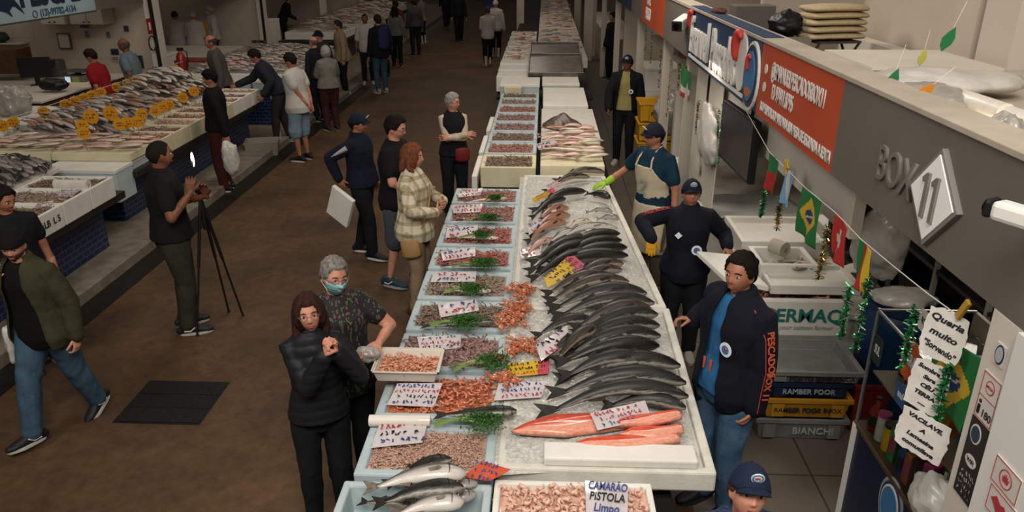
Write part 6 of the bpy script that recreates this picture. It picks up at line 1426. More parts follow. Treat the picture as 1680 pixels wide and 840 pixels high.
crumpled('black garment hanging behind the swiss flag', GX(1395, 370, 2.3), (.14, .2, .3), mat('bag_black', ''), name='hanging_garment', cat='garment', seed=17)
# television
tv = empty('television', 'large flat television hung above the counter, seen from the side', 'television', (1.50, 5.86, 1.94), rot=(0, 0, math.radians(3)))
MB().box((-.02, -.41, -.23), (.03, .43, .23)).build('casing', M_black, tv, bevel=.006); MB().box((-.024, -.39, -.21), (-.02, .41, .21)).build('screen', mat('tv_screen', '#15161f', '#24232f', rough=.3, scale=5), tv); MB().tube([(.03, 0, 0), (.09, 0, .2), (.09, 0, .3)], .015, seg=8).build('bracket', M_black, tv)
# tinsel, banners, posts
def tinsel(label, a, b, cols, n=110, r=.018, seed=1, group=None):
    R = random.Random(seed); a, b = Vector(a), Vector(b); mb = MB(); mb.tube([a, b], .002, seg=4)
    for k in range(n):
        p = a.lerp(b, R.random()); d = Vector((R.uniform(-1, 1), R.uniform(-1, 1), R.uniform(-.7, .5))).normalized()*r*R.uniform(.5, 1.3); w2 = d.cross(Vector((0,0,1))).normalized()*.005
        mb.add([p-w2, p+w2, p+d+w2, p+d-w2], [(0,1,2,3)], 1+R.randrange(len(cols)-1) if len(cols) > 1 else 0)
    o = mb.build('tinsel_strand', cols, fix=False); return tag(o, label, 'tinsel', group)
TG = mat('tinsel_green', '#1f8a4a', rough=.25, metal=.7); TY = mat('tinsel_gold', '#b98a2a', rough=.25, metal=.8); TD = mat('tinsel_dark', '#1c4a2c', rough=.3, metal=.6); TR = mat('tinsel_red', '#8c2f2a', rough=.3, metal=.6)
tl = [((1180,178),(1176,285),[TD,TY,TG],'gold and green tinsel hanging left of the television'), ((1188,170),(1178,280),[TG,TG,TD],'bright green tinsel strand beside the television'), ((1146,165),(1142,225),[TD,TY],'thin gold tinsel strand over the white banner'), ((1101,95),(1097,200),[TY,TY,TD],'gold tinsel strand behind the far worker in the cap'), ((1116,100),(1112,150),[TG,TY],'green and gold tinsel near the small hanging banner'),
      ((1085,80),(1083,150),[TG,TY,TR],'green tinsel strand far down the stall front'), ((1062,20),(1060,90),[TG,TD],'green tinsel strand at the second stall, left'), ((1072,30),(1070,110),[TG,TY,TR],'mixed tinsel strand at the second stall, right'), ((1395,470),(1378,540),[TG,TG,TD],'bright green tinsel hanging over the green-lettered box'), ((1426,455),(1405,560),[TD,TG],'dark green tinsel in front of the blue drum'),
      ((1358,370),(1350,455),[TY,TY,TD],'gold tinsel between the green flag and the red flag'), ((1282,320),(1278,370),[TY,TD],'gold ribbon below the striped blue flag'), ((1254,315),(1250,345),[TG,TD],'green ribbon below the green and red flag'), ((1502,505),(1476,580),[TG,TG,TD],'green tinsel down the front of the glass case'), ((1560,590),(1535,715),[TG,TG,TD],'green tinsel beside the handwritten notes')]
for i, (a, b, c_, lab) in enumerate(tl):
    pa = GX(a[0], a[1], 1.52 if i < 8 else 1.47); zb = GX(b[0], b[1], 1.5).z
    tinsel(lab, pa, (pa.x, pa.y, min(zb, pa.z-.12)), [M_white]+c_, n=170, r=.026, seed=i)
def hang(name, label, cat, px0, px1, ztop, zbot, m, x=1.56, th=.012):
    a, b = GX(px0[0], px0[1], x), GX(px1[0], px1[1], x); y0, y1 = min(a.y, b.y), max(a.y, b.y)
    o = MB().box((0, y0-(y0+y1)/2, zbot-ztop), (th, y1-(y0+y1)/2, 0)).build(name, m, None, (x, (y0+y1)/2, ztop), bevel=.003); return tag(o, label, cat)
M_ban = mat('banner_white', '#cfc8bc', '#c3bbae', rough=.6, scale=2)
hang('upright_board', 'white upright panel at the stall front, nearest the television', 'panel', (1182,190), (1160,190), 2.25, 1.0, M_ban); hang('upright_board', 'white upright panel left of the nearest one', 'panel', (1158,150), (1142,150), 2.25, 1.0, M_ban); hang('upright_board', 'narrow white upright panel behind the capped apron man', 'panel', (1134,130), (1124,130), 2.25, .9, M_ban, x=1.6)
crumpled('white printed plastic bag hanging beside the television', GX(1160, 222, 1.5), (.05, .40, .27), M_bag, seed=20); crumpled('grey draped bag at the far white counter', G(1105, 185, 1.2), (.25, .3, .3), M_bagc, seed=21)
# flags on the string
def flag(label, px_top_l, px_top_r, h, fn, mats, x=1.47, name='flag', seed=1, drop=.0):
    a, b = GX(px_top_l[0], px_top_l[1], x), GX(px_top_r[0], px_top_r[1], x); w2 = (b-a).length; nu, nv = 36, 30; mb = MB(); vs = []
    for j in range(nv+1):
        for i in range(nu+1):
            u, v = i/nu, j/nv; wv = .012*math.sin(u*7+v*3+seed)*(v+.2)
            vs.append((wv, -w2*u, (b.z-a.z)*u-h*v-drop*u*v))
    W = nu+1; mb.v = vs
    for j in range(nv):
        for i in range(nu): mb.f.append((j*W+i, j*W+i+1, (j+1)*W+i+1, (j+1)*W+i)); mb.m.append(fn((i+.5)/nu, (j+.5)/nv))
    o = mb.build(name, mats, None, a, smooth=True, fix=False); k = o.modifiers.new('s', 'SOLIDIFY'); k.thickness = .002; k.offset = 0
    return tag(o, label, 'flag')
FGr, FY, FB, FW, FR, FLb = [mat('flag_'+c, c, rough=.7) for c in ('#1f6a35', '#c2a02c', '#223a6b', '#bdb8b0', '#a52a26', '#6f9dbf')]
def brazil(u, v):
    if math.hypot((u-.5)/1.0, (v-.5)/.8) < .19: return 3 if abs((v-.5)+.25*(u-.5)) < .02 else 2
    if abs(u-.5)/.42+abs(v-.5)/.40 < 1: return 1
    return 0
def vert3(a, b): return lambda u, v: 0 if u < a else (1 if u < b else 2)
def horiz3(a, b): return lambda u, v: 0 if v < a else (1 if v < b else 2)
def swiss(u, v): return 1 if (abs(u-.5) < .09 and abs(v-.5) < .26) or (abs(v-.5) < .09 and abs(u-.5) < .26) else 0
flag('green and red flag with dark top, farthest of the near string', (1262,250), (1277,262), .24, horiz3(.42, .45), [FGr, FY, FR]); flag('light blue and white striped flag next to a yellow star', (1289,276), (1302,283), .22, lambda u, v: 1 if .35 < u < .65 else 0, [FLb, FW], seed=2)
flag('green flag with yellow diamond and blue disc above the roll', (1317,305), (1349,331), .27, brazil, [FGr, FY, FB, FW], seed=3); flag('red flag with a white cross hanging on the string', (1372,350), (1391,374), .21, swiss, [FR, FW], seed=4)
flag('dark, red and yellow striped flag over the blue drum', (1412,392), (1430,412), .22, vert3(.35, .68), [FGr, FR, FY], seed=5); flag('green, white and red banner at the far end of the string', (1118,108), (1133,118), .30, horiz3(.62, .82), [FGr, FW, FR], seed=6, x=1.5)
flag('large green flag with yellow diamond bunched beside the handwritten notes', (1538,540), (1612,590), .30, brazil, [FGr, FY, FB, FW], seed=7, x=1.52)
sp = [GX(*q, 1.47) for q in ((1205,148), (1262,249), (1320,307), (1372,350), (1412,392), (1470,440), (1520,480), (1575,520))]
o = MB().tube([(p.x, p.y, p.z) for p in sp], .0022, seg=5).build('string', M_white); tag(o, 'white string sagging under the sign with flags and notes on it', 'string')
st = MB(); st.prism([(0+.05*(1 if k % 2 else .45)*math.cos(k*PI/5), .05*(1 if k % 2 else .45)*math.sin(k*PI/5)) for k in range(10)], -.004, .004, axis='x'); p = GX(1290, 272, 1.46); o = st.build('star_ornament', FY, None, p); tag(o, 'yellow star ornament on the string beside the striped blue flag', 'ornament')
# handwritten notes
def note(label, px, w2, h2, lines, seed, x=1.44):
    p = GX(px[0], px[1], x); R = random.Random(seed); n = 40; out = []
    for k in range(n):
        a = 2*PI*k/n; q = 1/max(abs(math.cos(a)), abs(math.sin(a)))**.75; out.append((w2*q*math.cos(a)*(1+R.uniform(-.06, .04)), h2*q*math.sin(a)*(1+R.uniform(-.06, .04))))
    o = MB().prism(out, -.0015, .0015, axis='x').build('paper_note', mat('note_paper', '#ddd8d0', '#cfc9c1', rough=.8, scale=20), None, p, rot=(math.radians(4), 0, math.radians(38))); nl = len(lines)
    for k, t_ in enumerate(lines):
        if t_: 
            me = text_mesh(t_, h2*1.7/nl*.62, .0004, bold=.0012, shear=.15); xs = [v.co.x for v in me.vertices]; s_ = min(1.2, w2*1.6/max(.01, max(xs)-min(xs)))
            me.transform(Rf(0, h2*.85-h2*1.7*(k+.5)/nl, -.003) @ Matrix.Diagonal((s_, 1, 1, 1)) @ Matrix.Rotation(-.12, 4, 'Z')); link('lettering', me, INK[2], o)
    return tag(o, label, 'note')
note('topmost torn paper note, pegged to the string', (1548,551), .075, .10, ['Queria', 'muito', '“Sorvendo”'], 1); note('middle torn paper note reading CEU TERRA', (1521,635), .07, .105, ['Sombra e', 'Sara', 'CÉU', 'TERRA', '.....'], 2); note('lowest and widest torn paper note', (1512,714), .095, .09, ['VACILAVE,', 'A', 'Lamesina', 'comutilava'], 3, x=1.43)
cp_ = MB().box((-.006, -.012, -.045), (.006, .012, .045)).build('clothes_peg', mat('peg_yellow', '#b08a2e', rough=.6), None, GX(1580, 508, 1.455), rot=(.5, 0, 0)); tag(cp_, 'yellow clothes peg holding the topmost note', 'peg')
# glass display case on the navy counter
cc = empty('counter_cabinet', 'navy counter with white edge and oval shop crest below the glass case', 'counter', (1.95, 2.85, 0))
MB().box((-.25, -1.2, 0), (.3, .69, .96)).build('cabinet', mat('cabinet_navy', '#101c36', '#0d172d', rough=.4, scale=3), cc); MB().box((-.262, .66, 0), (-.24, .70, .97)).build('edge_strip', M_white, cc); MB().box((-.26, -1.2, .96), (.31, .7, .98)).build('worktop', mat('brown_top', '#4d3a2a', rough=.5), cc)
p = GX(1462, 822, 1.695); 
for k, (f, m_) in enumerate(((1, mat('crest_pale', '#8c9097')), (.86, mat('emblem_navy', '')), (.74, M_sw), (.66, mat('emblem_blue', '')))):
    MB().prism([(p.y-2.85+.12*f*math.cos(2*PI*q/28), p.z-.03+.15*f*math.sin(2*PI*q/28)) for q in range(28)], -.256-.003*k, -.25, axis='x').build('crest_ring', m_, cc)
gc = empty('glass_case', 'glass-fronted display case full of small goods, right of the crates', 'display case', (1.94, 2.87, .98))
M_glass = mat('glass', '#dfe6e2', rough=.03, trans=1, ior=1.1, spec=.3)
MB().box((-.24, -.67, 0), (-.236, .67, .66)).build('front_pane', M_glass, gc); MB().box((-.24, .664, 0), (.24, .668, .66)).build('side_pane', M_glass, gc); MB().box((-.24, -.67, .658), (.1, .67, .662)).build('top_pane', M_glass, gc)
for a, b in (((-.245, .66, 0), (-.23, .675, .67)), ((-.245, -.67, .655), (-.235, .67, .667)), ((-.245, .66, .655), (.24, .672, .667))): MB().box(a, b).build('frame_rail', mat('alu', '#8d8b86', rough=.4, metal=.6), gc)
MB().box((-.22, -.66, .32), (.22, .64, .33)).build('shelf', mat('shelf_wood', '#6b5e4e', rough=.6), gc); MB().box((.23, -.67, 0), (.25, .67, .66)).build('back_panel', mat('case_back', '#6c6458', rough=.7), gc)
R = random.Random(21); cols = [('#7b1f1a', 'red'), ('#b98a1c', 'yellow'), ('#1b3f73', 'blue'), ('#23211f', 'black'), ('#a9a49a', 'white'), ('#2c6b3a', 'green'), ('#8a4b22', 'brown'), ('#9a2f5a', 'pink')]
kinds = ['bottle', 'carton', 'tin', 'jar', 'packet']; used_ = set(); spots = []
for k in range(60):
    sh = k % 2; y = 3.46-(k//2)*.043; x = 1.76+(k % 4)*.10; cname = cols[(k*3+k//8) % 8]; kd = kinds[(k*2+k//5) % 5]; z = .98+(.335 if sh else .005); n_ = k//2+1
    lab = '%s %s on the %s shelf of the glass case, %d%s from the left end' % (cname[1], kd, 'upper' if sh else 'lower', n_, {1: 'st', 2: 'nd', 3: 'rd', 21: 'st', 22: 'nd', 23: 'rd'}.get(n_, 'th'))
    m1 = mat('goods_'+cname[0], cname[0], rough=.4); m2 = mat('goods_'+cols[(k*5+3) % 8][0], cols[(k*5+3) % 8][0], rough=.4); h = R.uniform(.16, .28); r = R.uniform(.028, .038)
    e = empty(kd, lab, kd, (x, y, z), R.uniform(-.5, .5))
    if kd == 'bottle': MB().lathe([(r*.9, 0), (r, .01), (r, h*.6), (r*.4, h*.8), (r*.36, h)], seg=14).build('glass_body', m1, e, smooth=True); MB().lathe([(r*.4, h), (r*.4, h*1.08)], seg=12).build('cap', m2, e); MB().lathe([(r*1.02, h*.15), (r*1.03, h*.16), (r*1.03, h*.5), (r*1.02, h*.51)], seg=14).build('label_band', m2, e)
    elif kd in ('tin', 'jar'): MB().lathe([(r*1.1, 0), (r*1.1, h*.6)], seg=16).build('can_body', m1, e, smooth=False); MB().lathe([(r*1.15, h*.6), (r*1.15, h*.68)], seg=16).build('lid', m2, e)
    else:
        MB().box((-r*1.3, -r*.8, 0), (r*1.3, r*.8, h)).build('pack', m1, e, bevel=.004); MB().box((-r*1.31, -r*.6, h*.3), (-r*1.3+.0, r*.6, h*.75)).build('pack_print', m2, e)
def sticker(label, px, w2, h2, txt, bg, fg, seed=1):
    p = GX(px[0], px[1], 1.696); o = MB().prism([(w2*max(-1, min(1, 1.25*math.cos(q*PI/10))), h2*max(-1, min(1, 1.25*math.sin(q*PI/10)))) for q in range(20)], -.002, 0, axis='x').build('sticker', bg, None, p); text('lettering', txt, h2*.9, Rf(0, 0, -.003), fg, o, extrude=.0004, bold=.001, sx=min(1, w2/h2*.8)); return tag(o, label, 'sticker')
sticker('dark oval-cornered sticker at the left end of the glass case', (1440, 575), .05, .075, 'SUL', mat('stk_dark', '#20302e'), M_sw); sticker('red and orange sticker with pale letters on the glass case', (1492, 590), .07, .10, 'CABA', mat('stk_orange', '#8e3a22', '#b0561f', scale=20), mat('ink_paleblue', '#9fb4c6')); sticker('blue label on the glass front below the orange sticker', (1478, 648), .05, .055, 'azul', mat('stk_blue', '#2c4f78'), M_sw); sticker('black and white label near the top of the glass case', (1516, 527), .045, .05, 'R$', mat('stk_white', '#b8b4ae'), M_pb)
crumpled('white plastic bag standing in front of the pillar foot', GX(1530, 822, 1.62), (.07, .12, .12), M_bag, seed=30)
# ---------------------------------------------------------------- far right: yellow crates, farther stalls
for k in range(4):
    e = crate('yellow plastic crate in the tall stack behind the apron man, %s from the top' % ('top', 'second', 'third', 'lowest')[3-k] if k < 3 else 'yellow plastic crate topping the stack behind the apron man', 1.42, 1.95, 11.3, 11.75, .02+.29*k, .02+.29*k+.28, mat('crate_sun', '#c48f14', '#b68312', rough=.5), 'PESCA' if k == 3 else None, mat('ink_black', ''), .07)
    e['group'] = 'yellow crates behind the apron man'
counter('white counter of the second right stall, beyond the crates', 1.7, 2.6, 12.9, 16.9, .95, M_wallw); counter('pale counter far down the right side', 1.7, 2.6, 21.3, 30, .95, M_wall)
closed_box('white cooler behind the far capped worker', 1.15+.6, 13.5, 2.5, 14.4, .95, 1.35, M_foam)
struct(MB().box((3.1, 10.1, 0), (3.3, 40, 2.45)).build('wall_right_far', M_wall)); struct(MB().box((1.7, 17, 0), (3.2, 17.15, 2.4)).build('wall_right_partition_far', M_wall))
for i, (x, y) in enumerate(((1.2, 24), (1.15, 31), (-.95, 27.5))):
    struct(MB().box((x, y, 0), (x+.25, y+.3, 4)).build('trim_%d' % (60+i), M_wall))

e = empty('darkening_shelf_unit', 'black shelving unit added to darken the deep right stall behind the blue drum', 'shelf', (2.95, 5.4, 0))  # black unit put in to darken the depth of the stall
for y_ in (-1.0, -.33, .33, 1.0):
    for x_ in (-.17, .15): MB().box((x_-.015, y_-.015, 0), (x_+.015, y_+.015, 1.75)).build('upright', mat('ban_white2', '#8d877d', rough=.6), e)
for z_ in (.3, .75, 1.2, 1.6): MB().box((-.18, -1.02, z_), (.17, 1.02, z_+.03)).build('shelf', mat('bag_black', ''), e)
MB().box((.15, -1.02, .1), (.17, 1.02, 1.75)).build('back_panel', mat('bag_black', ''), e)
for k_, (y_, z_, c_) in enumerate(((-.7, .78, '#1b1b1e'), (0, .78, '#3b3733'), (.65, .78, '#17171a'), (-.6, 1.23, '#26262b'), (.1, 1.23, '#1a1a1c'), (.7, 1.23, '#4a443d'))):
    q_ = open_box(-.13, -.24, .13, .24, 0, .2, .012, .012, taper=.02).build('dark_tub', mat('tub_'+c_, c_, rough=.5), None, (2.93, 5.4+y_, z_), bevel=.004); tag(q_, 'dark tub on the black shelving, %s shelf, %s place' % ('lower' if k_ < 3 else 'upper', ('nearest', 'middle', 'farthest')[k_ % 3]), 'tub')
# ---------------------------------------------------------------- people
def floral_mat():
    m, t, b = nt('floral'); N = t.nodes; L = t.links; tc = N.new('ShaderNodeTexCoord'); mp = N.new('ShaderNodeMapping'); mp.inputs['Scale'].default_value = (1, 1, .3); mp.inputs['Rotation'].default_value = (.3, .9, .2); L.new(tc.outputs['Object'], mp.inputs[0])
    v = N.new('ShaderNodeTexNoise'); v.inputs['Scale'].default_value = 40; v.inputs['Detail'].default_value = 1.0; L.new(mp.outputs[0], v.inputs['Vector'])
    r = N.new('ShaderNodeValToRGB'); e = r.color_ramp.elements; st = [(0, '#141315'), (.02, '#6a3a48'), (.36, '#141315'), (.50, '#151416'), (.61, '#59613c'), (.66, '#34402a')]
    while len(e) < len(st): e.new(.5)
    for k, (p, c) in enumerate(st): e[k].position = p; e[k].color = hexc(c)
    r.color_ramp.interpolation = 'CONSTANT'; L.new(v.outputs[0], r.inputs[0]); L.new(r.outputs[0], b.inputs['Base Color']); b.inputs['Roughness'].default_value = .8; return m
def plaid_mat():
    m, t, b = nt('plaid'); N = t.nodes; L = t.links; tc = N.new('ShaderNodeTexCoord'); out = None
    for ax, sc, ph in (('X', 34, 0), ('Y', 34, .6), ('Z', 30, .3)):
        w_ = N.new('ShaderNodeTexWave'); w_.bands_direction = ax; w_.inputs['Scale'].default_value = sc/6.28*.62; w_.inputs['Phase Offset'].default_value = ph; L.new(tc.outputs['Object'], w_.inputs['Vector'])
        r = N.new('ShaderNodeValToRGB'); r.color_ramp.elements[0].position = .76; r.color_ramp.elements[1].position = .84; r.color_ramp.elements[0].color = (1, 1, 1, 1); r.color_ramp.elements[1].color = (.64, .58, .46, 1) if ax != 'Y' else (.8, .76, .68, 1); L.new(w_.outputs[0], r.inputs[0])
        if out is None: out = r.outputs[0]
        else:
            x = N.new('ShaderNodeMix'); x.data_type = 'RGBA'; x.blend_type = 'MULTIPLY'; x.inputs[0].default_value = 1; L.new(out, x.inputs[6]); L.new(r.outputs[0], x.inputs[7]); out = x.outputs[2]
    x = N.new('ShaderNodeMix'); x.data_type = 'RGBA'; x.blend_type = 'MULTIPLY'; x.inputs[0].default_value = 1; x.inputs[6].default_value = hexc('#cdc3ad'); L.new(out, x.inputs[7]); L.new(x.outputs[2], b.inputs['Base Color']); b.inputs['Roughness'].default_value = .85; return m
C_ = lambda c, c2=None, **k: cloth('cloth_'+c, c, c2, **k)
BLK = C_('#17171a'); NAVY = C_('#161a28'); JEAN = C_('#2f4456', '#435a6c', scale=6); OLV = C_('#3d3b2b', '#33311f'); GRYB = C_('#3c3832', '#4a453d')
DSH = {'c': '#17171b', 'sole': '#a9a49a'}
def badge(J, x, z, y, r, mats=('emblem_white', 'emblem_blue', 'emblem_red'), name='crest'):
    M = Matrix.Translation(J['T'](x, y, z)) @ J['Rt'].to_4x4() @ Matrix.Rotation(-PI/2, 4, 'X') @ Matrix.Rotation(PI, 4, 'Z')
    b = MB(); b.lathe([(r*.04, 0), (r, 0), (r, .005), (r*.04, .006)], seg=20, M=M); b.lathe([(r*.04, .006), (r*.62, .006), (r*.6, .0085), (r*.04, .0085)], seg=20, mi=1, M=M)
    b.tube([M @ Vector((r*.3*math.cos(.5+q*.5), r*.3*math.sin(.5+q*.5), .010)) for q in range(5)], r*.13, seg=6, mi=2)
    return b.build(name, [mat(q, '') for q in mats], J['root'])
# near left: the woman in the puffer jacket
J = person('woman with long dark hair and round glasses in a black puffer jacket, hands clasped', (-1.27, 3.74), 203, H=1.58, female=True, skin='light', fat=.92, sw=.132, top=dict(m=BLK, mg=.01), outer=dict(m=C_('#1b1b1f', rough=.5, bump=.1), mg=.030, quilt=.005, collar=.025, lo=-.12, amp=.003),
   bottom=dict(m=BLK), hair=dict(s='long', c='#3a221c', c2='#2a1815', L=.19), glasses='#8c6a5c', vox=.0075, shoes=DSH, brow='#3a2a24', head=(-4, -8, 4),
   rhw=(-1.155, 3.58, 1.29), lhw=(-1.095, 3.62, 1.29), rhand=dict(dw=(.30, -.05, 1), nw=(1, .5, -.1), curl=1.05, spread=.2), lhand=dict(dw=(-.2, -.2, 1), nw=(-1, -.5, .1), curl=1.05, spread=.2), rpole=(.6, -.3, -1), lpole=(-.6, -.3, -1))
J = person('grey-haired woman in a teal face mask and dark floral short-sleeved top', (-1.24, 4.17), 212, H=1.62, female=True, skin='light', fat=1.22, belly=.03, top=dict(m=floral_mat(), sleeve=.30, mg=.018, lo=-.16, flare=.2), bottom=dict(m=BLK, mg=.02), mask=True, glasses='#6b6a68',
   hair=dict(s='short', c='#5b5550', c2='#8b857d'), vox=.0075, shoes=DSH, head=(8, 6, -6), rhw=(-1.12, 3.84, 1.10), lhw=(-.96, 4.02, 1.13), rhand=dict(dw=(.85, .2, .15), nw=(0, .3, 1), curl=.8), lhand=dict(dw=(-.3, -.75, .0), nw=(-.3, .1, -1), curl=.8), rpole=(.7, -.6, -.6), lpole=(-.9, -.5, -.4))
crumpled('small crumpled clear plastic bag held by the masked woman', (-1.0, 3.88, 1.13), (.075, .045, .05), M_bagc, seed=31)
# shoppers beside the table
J = person('woman with reddish hair in a cream plaid jacket with a tan shoulder bag', (-1.18, 6.70), -98, H=1.68, female=True, skin='light', fat=1.08, top=dict(m=C_('#c9c0ae'), mg=.01), outer=dict(m=plaid_mat(), mg=.026, lo=-.16, collar=.03, flare=.15), bottom=dict(m=C_('#8d765f', '#7d6852')), hair=dict(s='long', c='#5a3020', c2='#7a4630', L=.13), vox=.009, shoes={'c': '#4a3524', 'sole': '#3a2a20'},
   head=(0, 0, 0), rh=(.10, .24, 1.10), lh=(-.08, .27, 1.16), rhand=dict(d=(-.9, .4, .1), n=(-.2, -1, 0)), lhand=dict(d=(.9, .4, 0), n=(.2, -1, 0)), rpole=(1, -.5, -.5), lpole=(-1, -.5, -.5))
b = MB(); b.tube([(.19, .0, .83), (.19, .02, .70)], [(.09, .035), (.10, .045)], seg=14, ref=(0, 1, 0), round_end=1); pb = b.build('shoulder_bag', C_('#9c7b51', rough=.6), J['root'], smooth=True)
MB().tube([J['T'](-.12, .03, .52), J['T'](0, .17, .35), J['T'](.12, .17, .12), (.2, .05, .85)], .007, seg=6).build('strap', C_('#9c7b51'), pb)
J = person('tall man with glasses in a black tee and grey shorts', (-1.45, 7.36), -100, H=1.80, skin='light', fat=1.12, belly=.04, top=dict(m=C_('#141315'), sleeve=.32, mg=.034, lo=-.14), bottom=dict(m=C_('#474c52', '#3d4247'), len=.52, mg=.03, flare=.02, name='shorts'), hair=dict(s='short', c='#17110e'), glasses='#111111', vox=.009,
   shoes={'c': '#1d3540', 'sole': '#8d9396', 'stripe': 1}, head=(0, 14, 0), rh=(.14, .24, 1.02), lh=(-.1, .26, 1.0), rpole=(1, -.5, -.4), lf=(-.12, .14), rf=(.10, -.1))
J = person('stall worker in navy cap and tracksuit top carrying a white lid in the aisle', (-2.0, 8.12), -100, H=1.66, skin='tan', top=dict(m=NAVY, mg=.01), outer=dict(m=NAVY, mg=.034, lo=-.1, collar=.02), bottom=dict(m=BLK, mg=.02), hat=dict(s='cap', c='#181d2b', logo=1), hair=dict(s='short', c='#15100e'), vox=.010,
   shoes={'c': '#131313', 'sole': '#c9c6be'}, rhw=(-2.2, 7.93, .98), rpole=(.4, -1, 0), lh=(-.28, .05, .86), rf=(.10, .12), lf=(-.1, -.12), head=(6, 4, 0))
b = MB(); b.tube([J['sR'].lerp(J['eR'], .1)+Vector((.075, .0, 0)), J['sR'].lerp(J['eR'], .9)+Vector((.06, 0, 0))], (.03, .004), seg=8, ref=(0, 1, 0)); b.build('sleeve_patch', C_('#a7a3a0'), J['root'])
text('sleeve_lettering', 'PESCADOS', .09, frame(J['T'](-.02, -.165, .34), (1, 0, .0), (0, 0, 1)) @ Matrix.Rotation(0, 4, 'Z'), C_('#b8493a'), J['root'], extrude=.002, bold=.001, sx=.7)
o = slab('white foam lid carried by the stall worker in the navy cap, in the aisle', -2.33, 7.55, -2.02, 7.6, .56, .94, M_foam, name='foam_sheet', cat='foam sheet', rot=(.1, .45, -.5)); o.location = (-2.22, 7.82, .55)
J = person('woman with short grey hair in a black vest over cream sleeves, arms folded', (-1.13, 9.55), 197, H=1.62, female=True, skin='light', top=dict(m=C_('#b7a692'), mg=.012, lo=-.1), outer=dict(m=BLK, mg=.03, sleeve=0, lo=-.12), bottom=dict(m=BLK, mg=.02), hair=dict(s='short', c='#77726c', c2='#9c968e'), glasses='#444444', vox=.011, head=(50, 4, 0), shoes=DSH,
   rh=(-.12, .22, 1.20), lh=(.10, .25, 1.18), rpole=(1, -.3, -.7), lpole=(-1, -.3, -.7))
b = MB(); b.tube([(-.08, .20, 1.0), (-.08, .20, .86)], [(.10, .03), (.10, .035)], seg=12, round_end=1); b.build('red_handbag', C_('#6b2423', rough=.5), J['root'], smooth=True)
# man with the phone light and his tripod
J = person('man with shaved head in black polo holding up a glowing phone', (-3.27, 6.25), -60, H=1.80, skin='brown', fat=1.12, top=dict(m=C_('#161515'), sleeve=.34, mg=.022, lo=-.12, collar=.01), bottom=dict(m=C_('#35322a', '#2b2922'), mg=.022), hair=dict(s='buzz', c='#1d1613'), vox=.009,
   shoes={'c': '#1a1b1f', 'sole': '#b5b0a6', 'stripe': 1}, head=(10, 0, 0), rhw=(-2.98, 6.12, 1.38), lhw=(-2.93, 6.3, 1.30), rpole=(.5, -.4, -1), lpole=(-.5, -.4, -1), rhand=dict(dw=(.1, .1, 1), nw=(-.3, 1, 0), curl=.7), lhand=dict(dw=(.0, -.3, 1), nw=(0, -1, 0), curl=.6))
ph = empty('phone', 'phone with a small bright lamp held up by the man in black polo', 'phone', (-2.965, 6.20, 1.555), -1.3)
MB().box((-.04, -.005, -.08), (.04, .005, .08)).build('case', M_black, ph, bevel=.004); MB().ell((0, 0, 0), (.022, .012, .065), nu=14, nv=10).build('lamp', mat('lamp_glow', '#fff2dc', emit=9), ph, (-.075, -.0, .075), rot=(0, .12, 0), smooth=True)
MB().tube([(-.04, 0, .0), (-.07, 0, .01)], .006, seg=6).build('clip', M_black, ph)
tp = empty('tripod', 'slim black tripod standing in front of the man with the phone', 'tripod', (-3.02, 6.33, 0)); top_ = Vector((.03, -.02, 1.28))
for dx, dy in ((.15, .22), (-.02, .30), (-.12, -.20)):
    a = Vector((dx, dy, .01)); m_ = top_.lerp(a, .5); lg = MB().tube([top_, m_], .015, seg=8).tube([m_, a], .010, seg=8).build('leg', M_black, tp); MB().ell(tuple(a), (.016, .016, .01)).build('foot', M_black, lg)
MB().tube([top_-Vector((0, 0, .3)), top_+Vector((0, 0, .05))], .018, seg=8).build('centre_column', M_black, tp); MB().cbox((top_.x, top_.y, top_.z+.06), (.06, .05, .04)).build('head', M_black, tp, bevel=.006)
# walking man with the beanie
J = person('bearded man in black beanie and olive shirt walking and talking on a phone', (-3.47, 4.66), 172, H=1.62, lean=7, skin='light', fat=1.05, belly=.02, beard='#4b3022', hat=dict(s='beanie', c='#100f10'), top=dict(m=C_('#0f0f10'), sleeve=.5, mg=.012, lo=-.14), outer=dict(m=OLV, mg=.030, open=(.055, .15), lo=-.17, flare=.2, collar=.02),
   bottom=dict(m=JEAN, mg=.026), vox=.0075, shoes={'c': '#17181c', 'sole': '#c2beb4', 'stripe': 1}, head=(27, 8, -3), rf=(.09, .27, .085), lf=(-.07, -.26, .13, 28), ry=-28, ly=-10, rhw=(-3.65, 4.53, 1.26), rhand=dict(dw=(.35, .0, 1), nw=(.6, .9, 0), curl=.7), rpole=(1, -.1, -.8), lhw=(-3.22, 4.60, .82), lhand=dict(curl=.8), brow='#4b3022')
ph = MB().box((-.037, -.005, -.075), (.037, .005, .075)).build('phone', M_black, None, (-3.63, 4.56, 1.385), rot=(.1, .35, .9), bevel=.004); tag(ph, 'black phone held to the ear of the man in the beanie', 'phone')
crumpled('white plastic bag hanging beside the walking man in jeans', (-3.80, 4.78, .66), (.05, .10, .19), M_bag, seed=33)
J = person('short-haired man in a black tee cut off by the left edge of the photo', (-4.21, 5.56), -125, H=1.60, skin='tan', top=dict(m=BLK, sleeve=.3, mg=.02), bottom=dict(m=BLK), hair=dict(s='short', c='#15100d'), vox=.010, shoes=DSH, head=(20, 14, 0), rh=(.1, .25, 1.0))
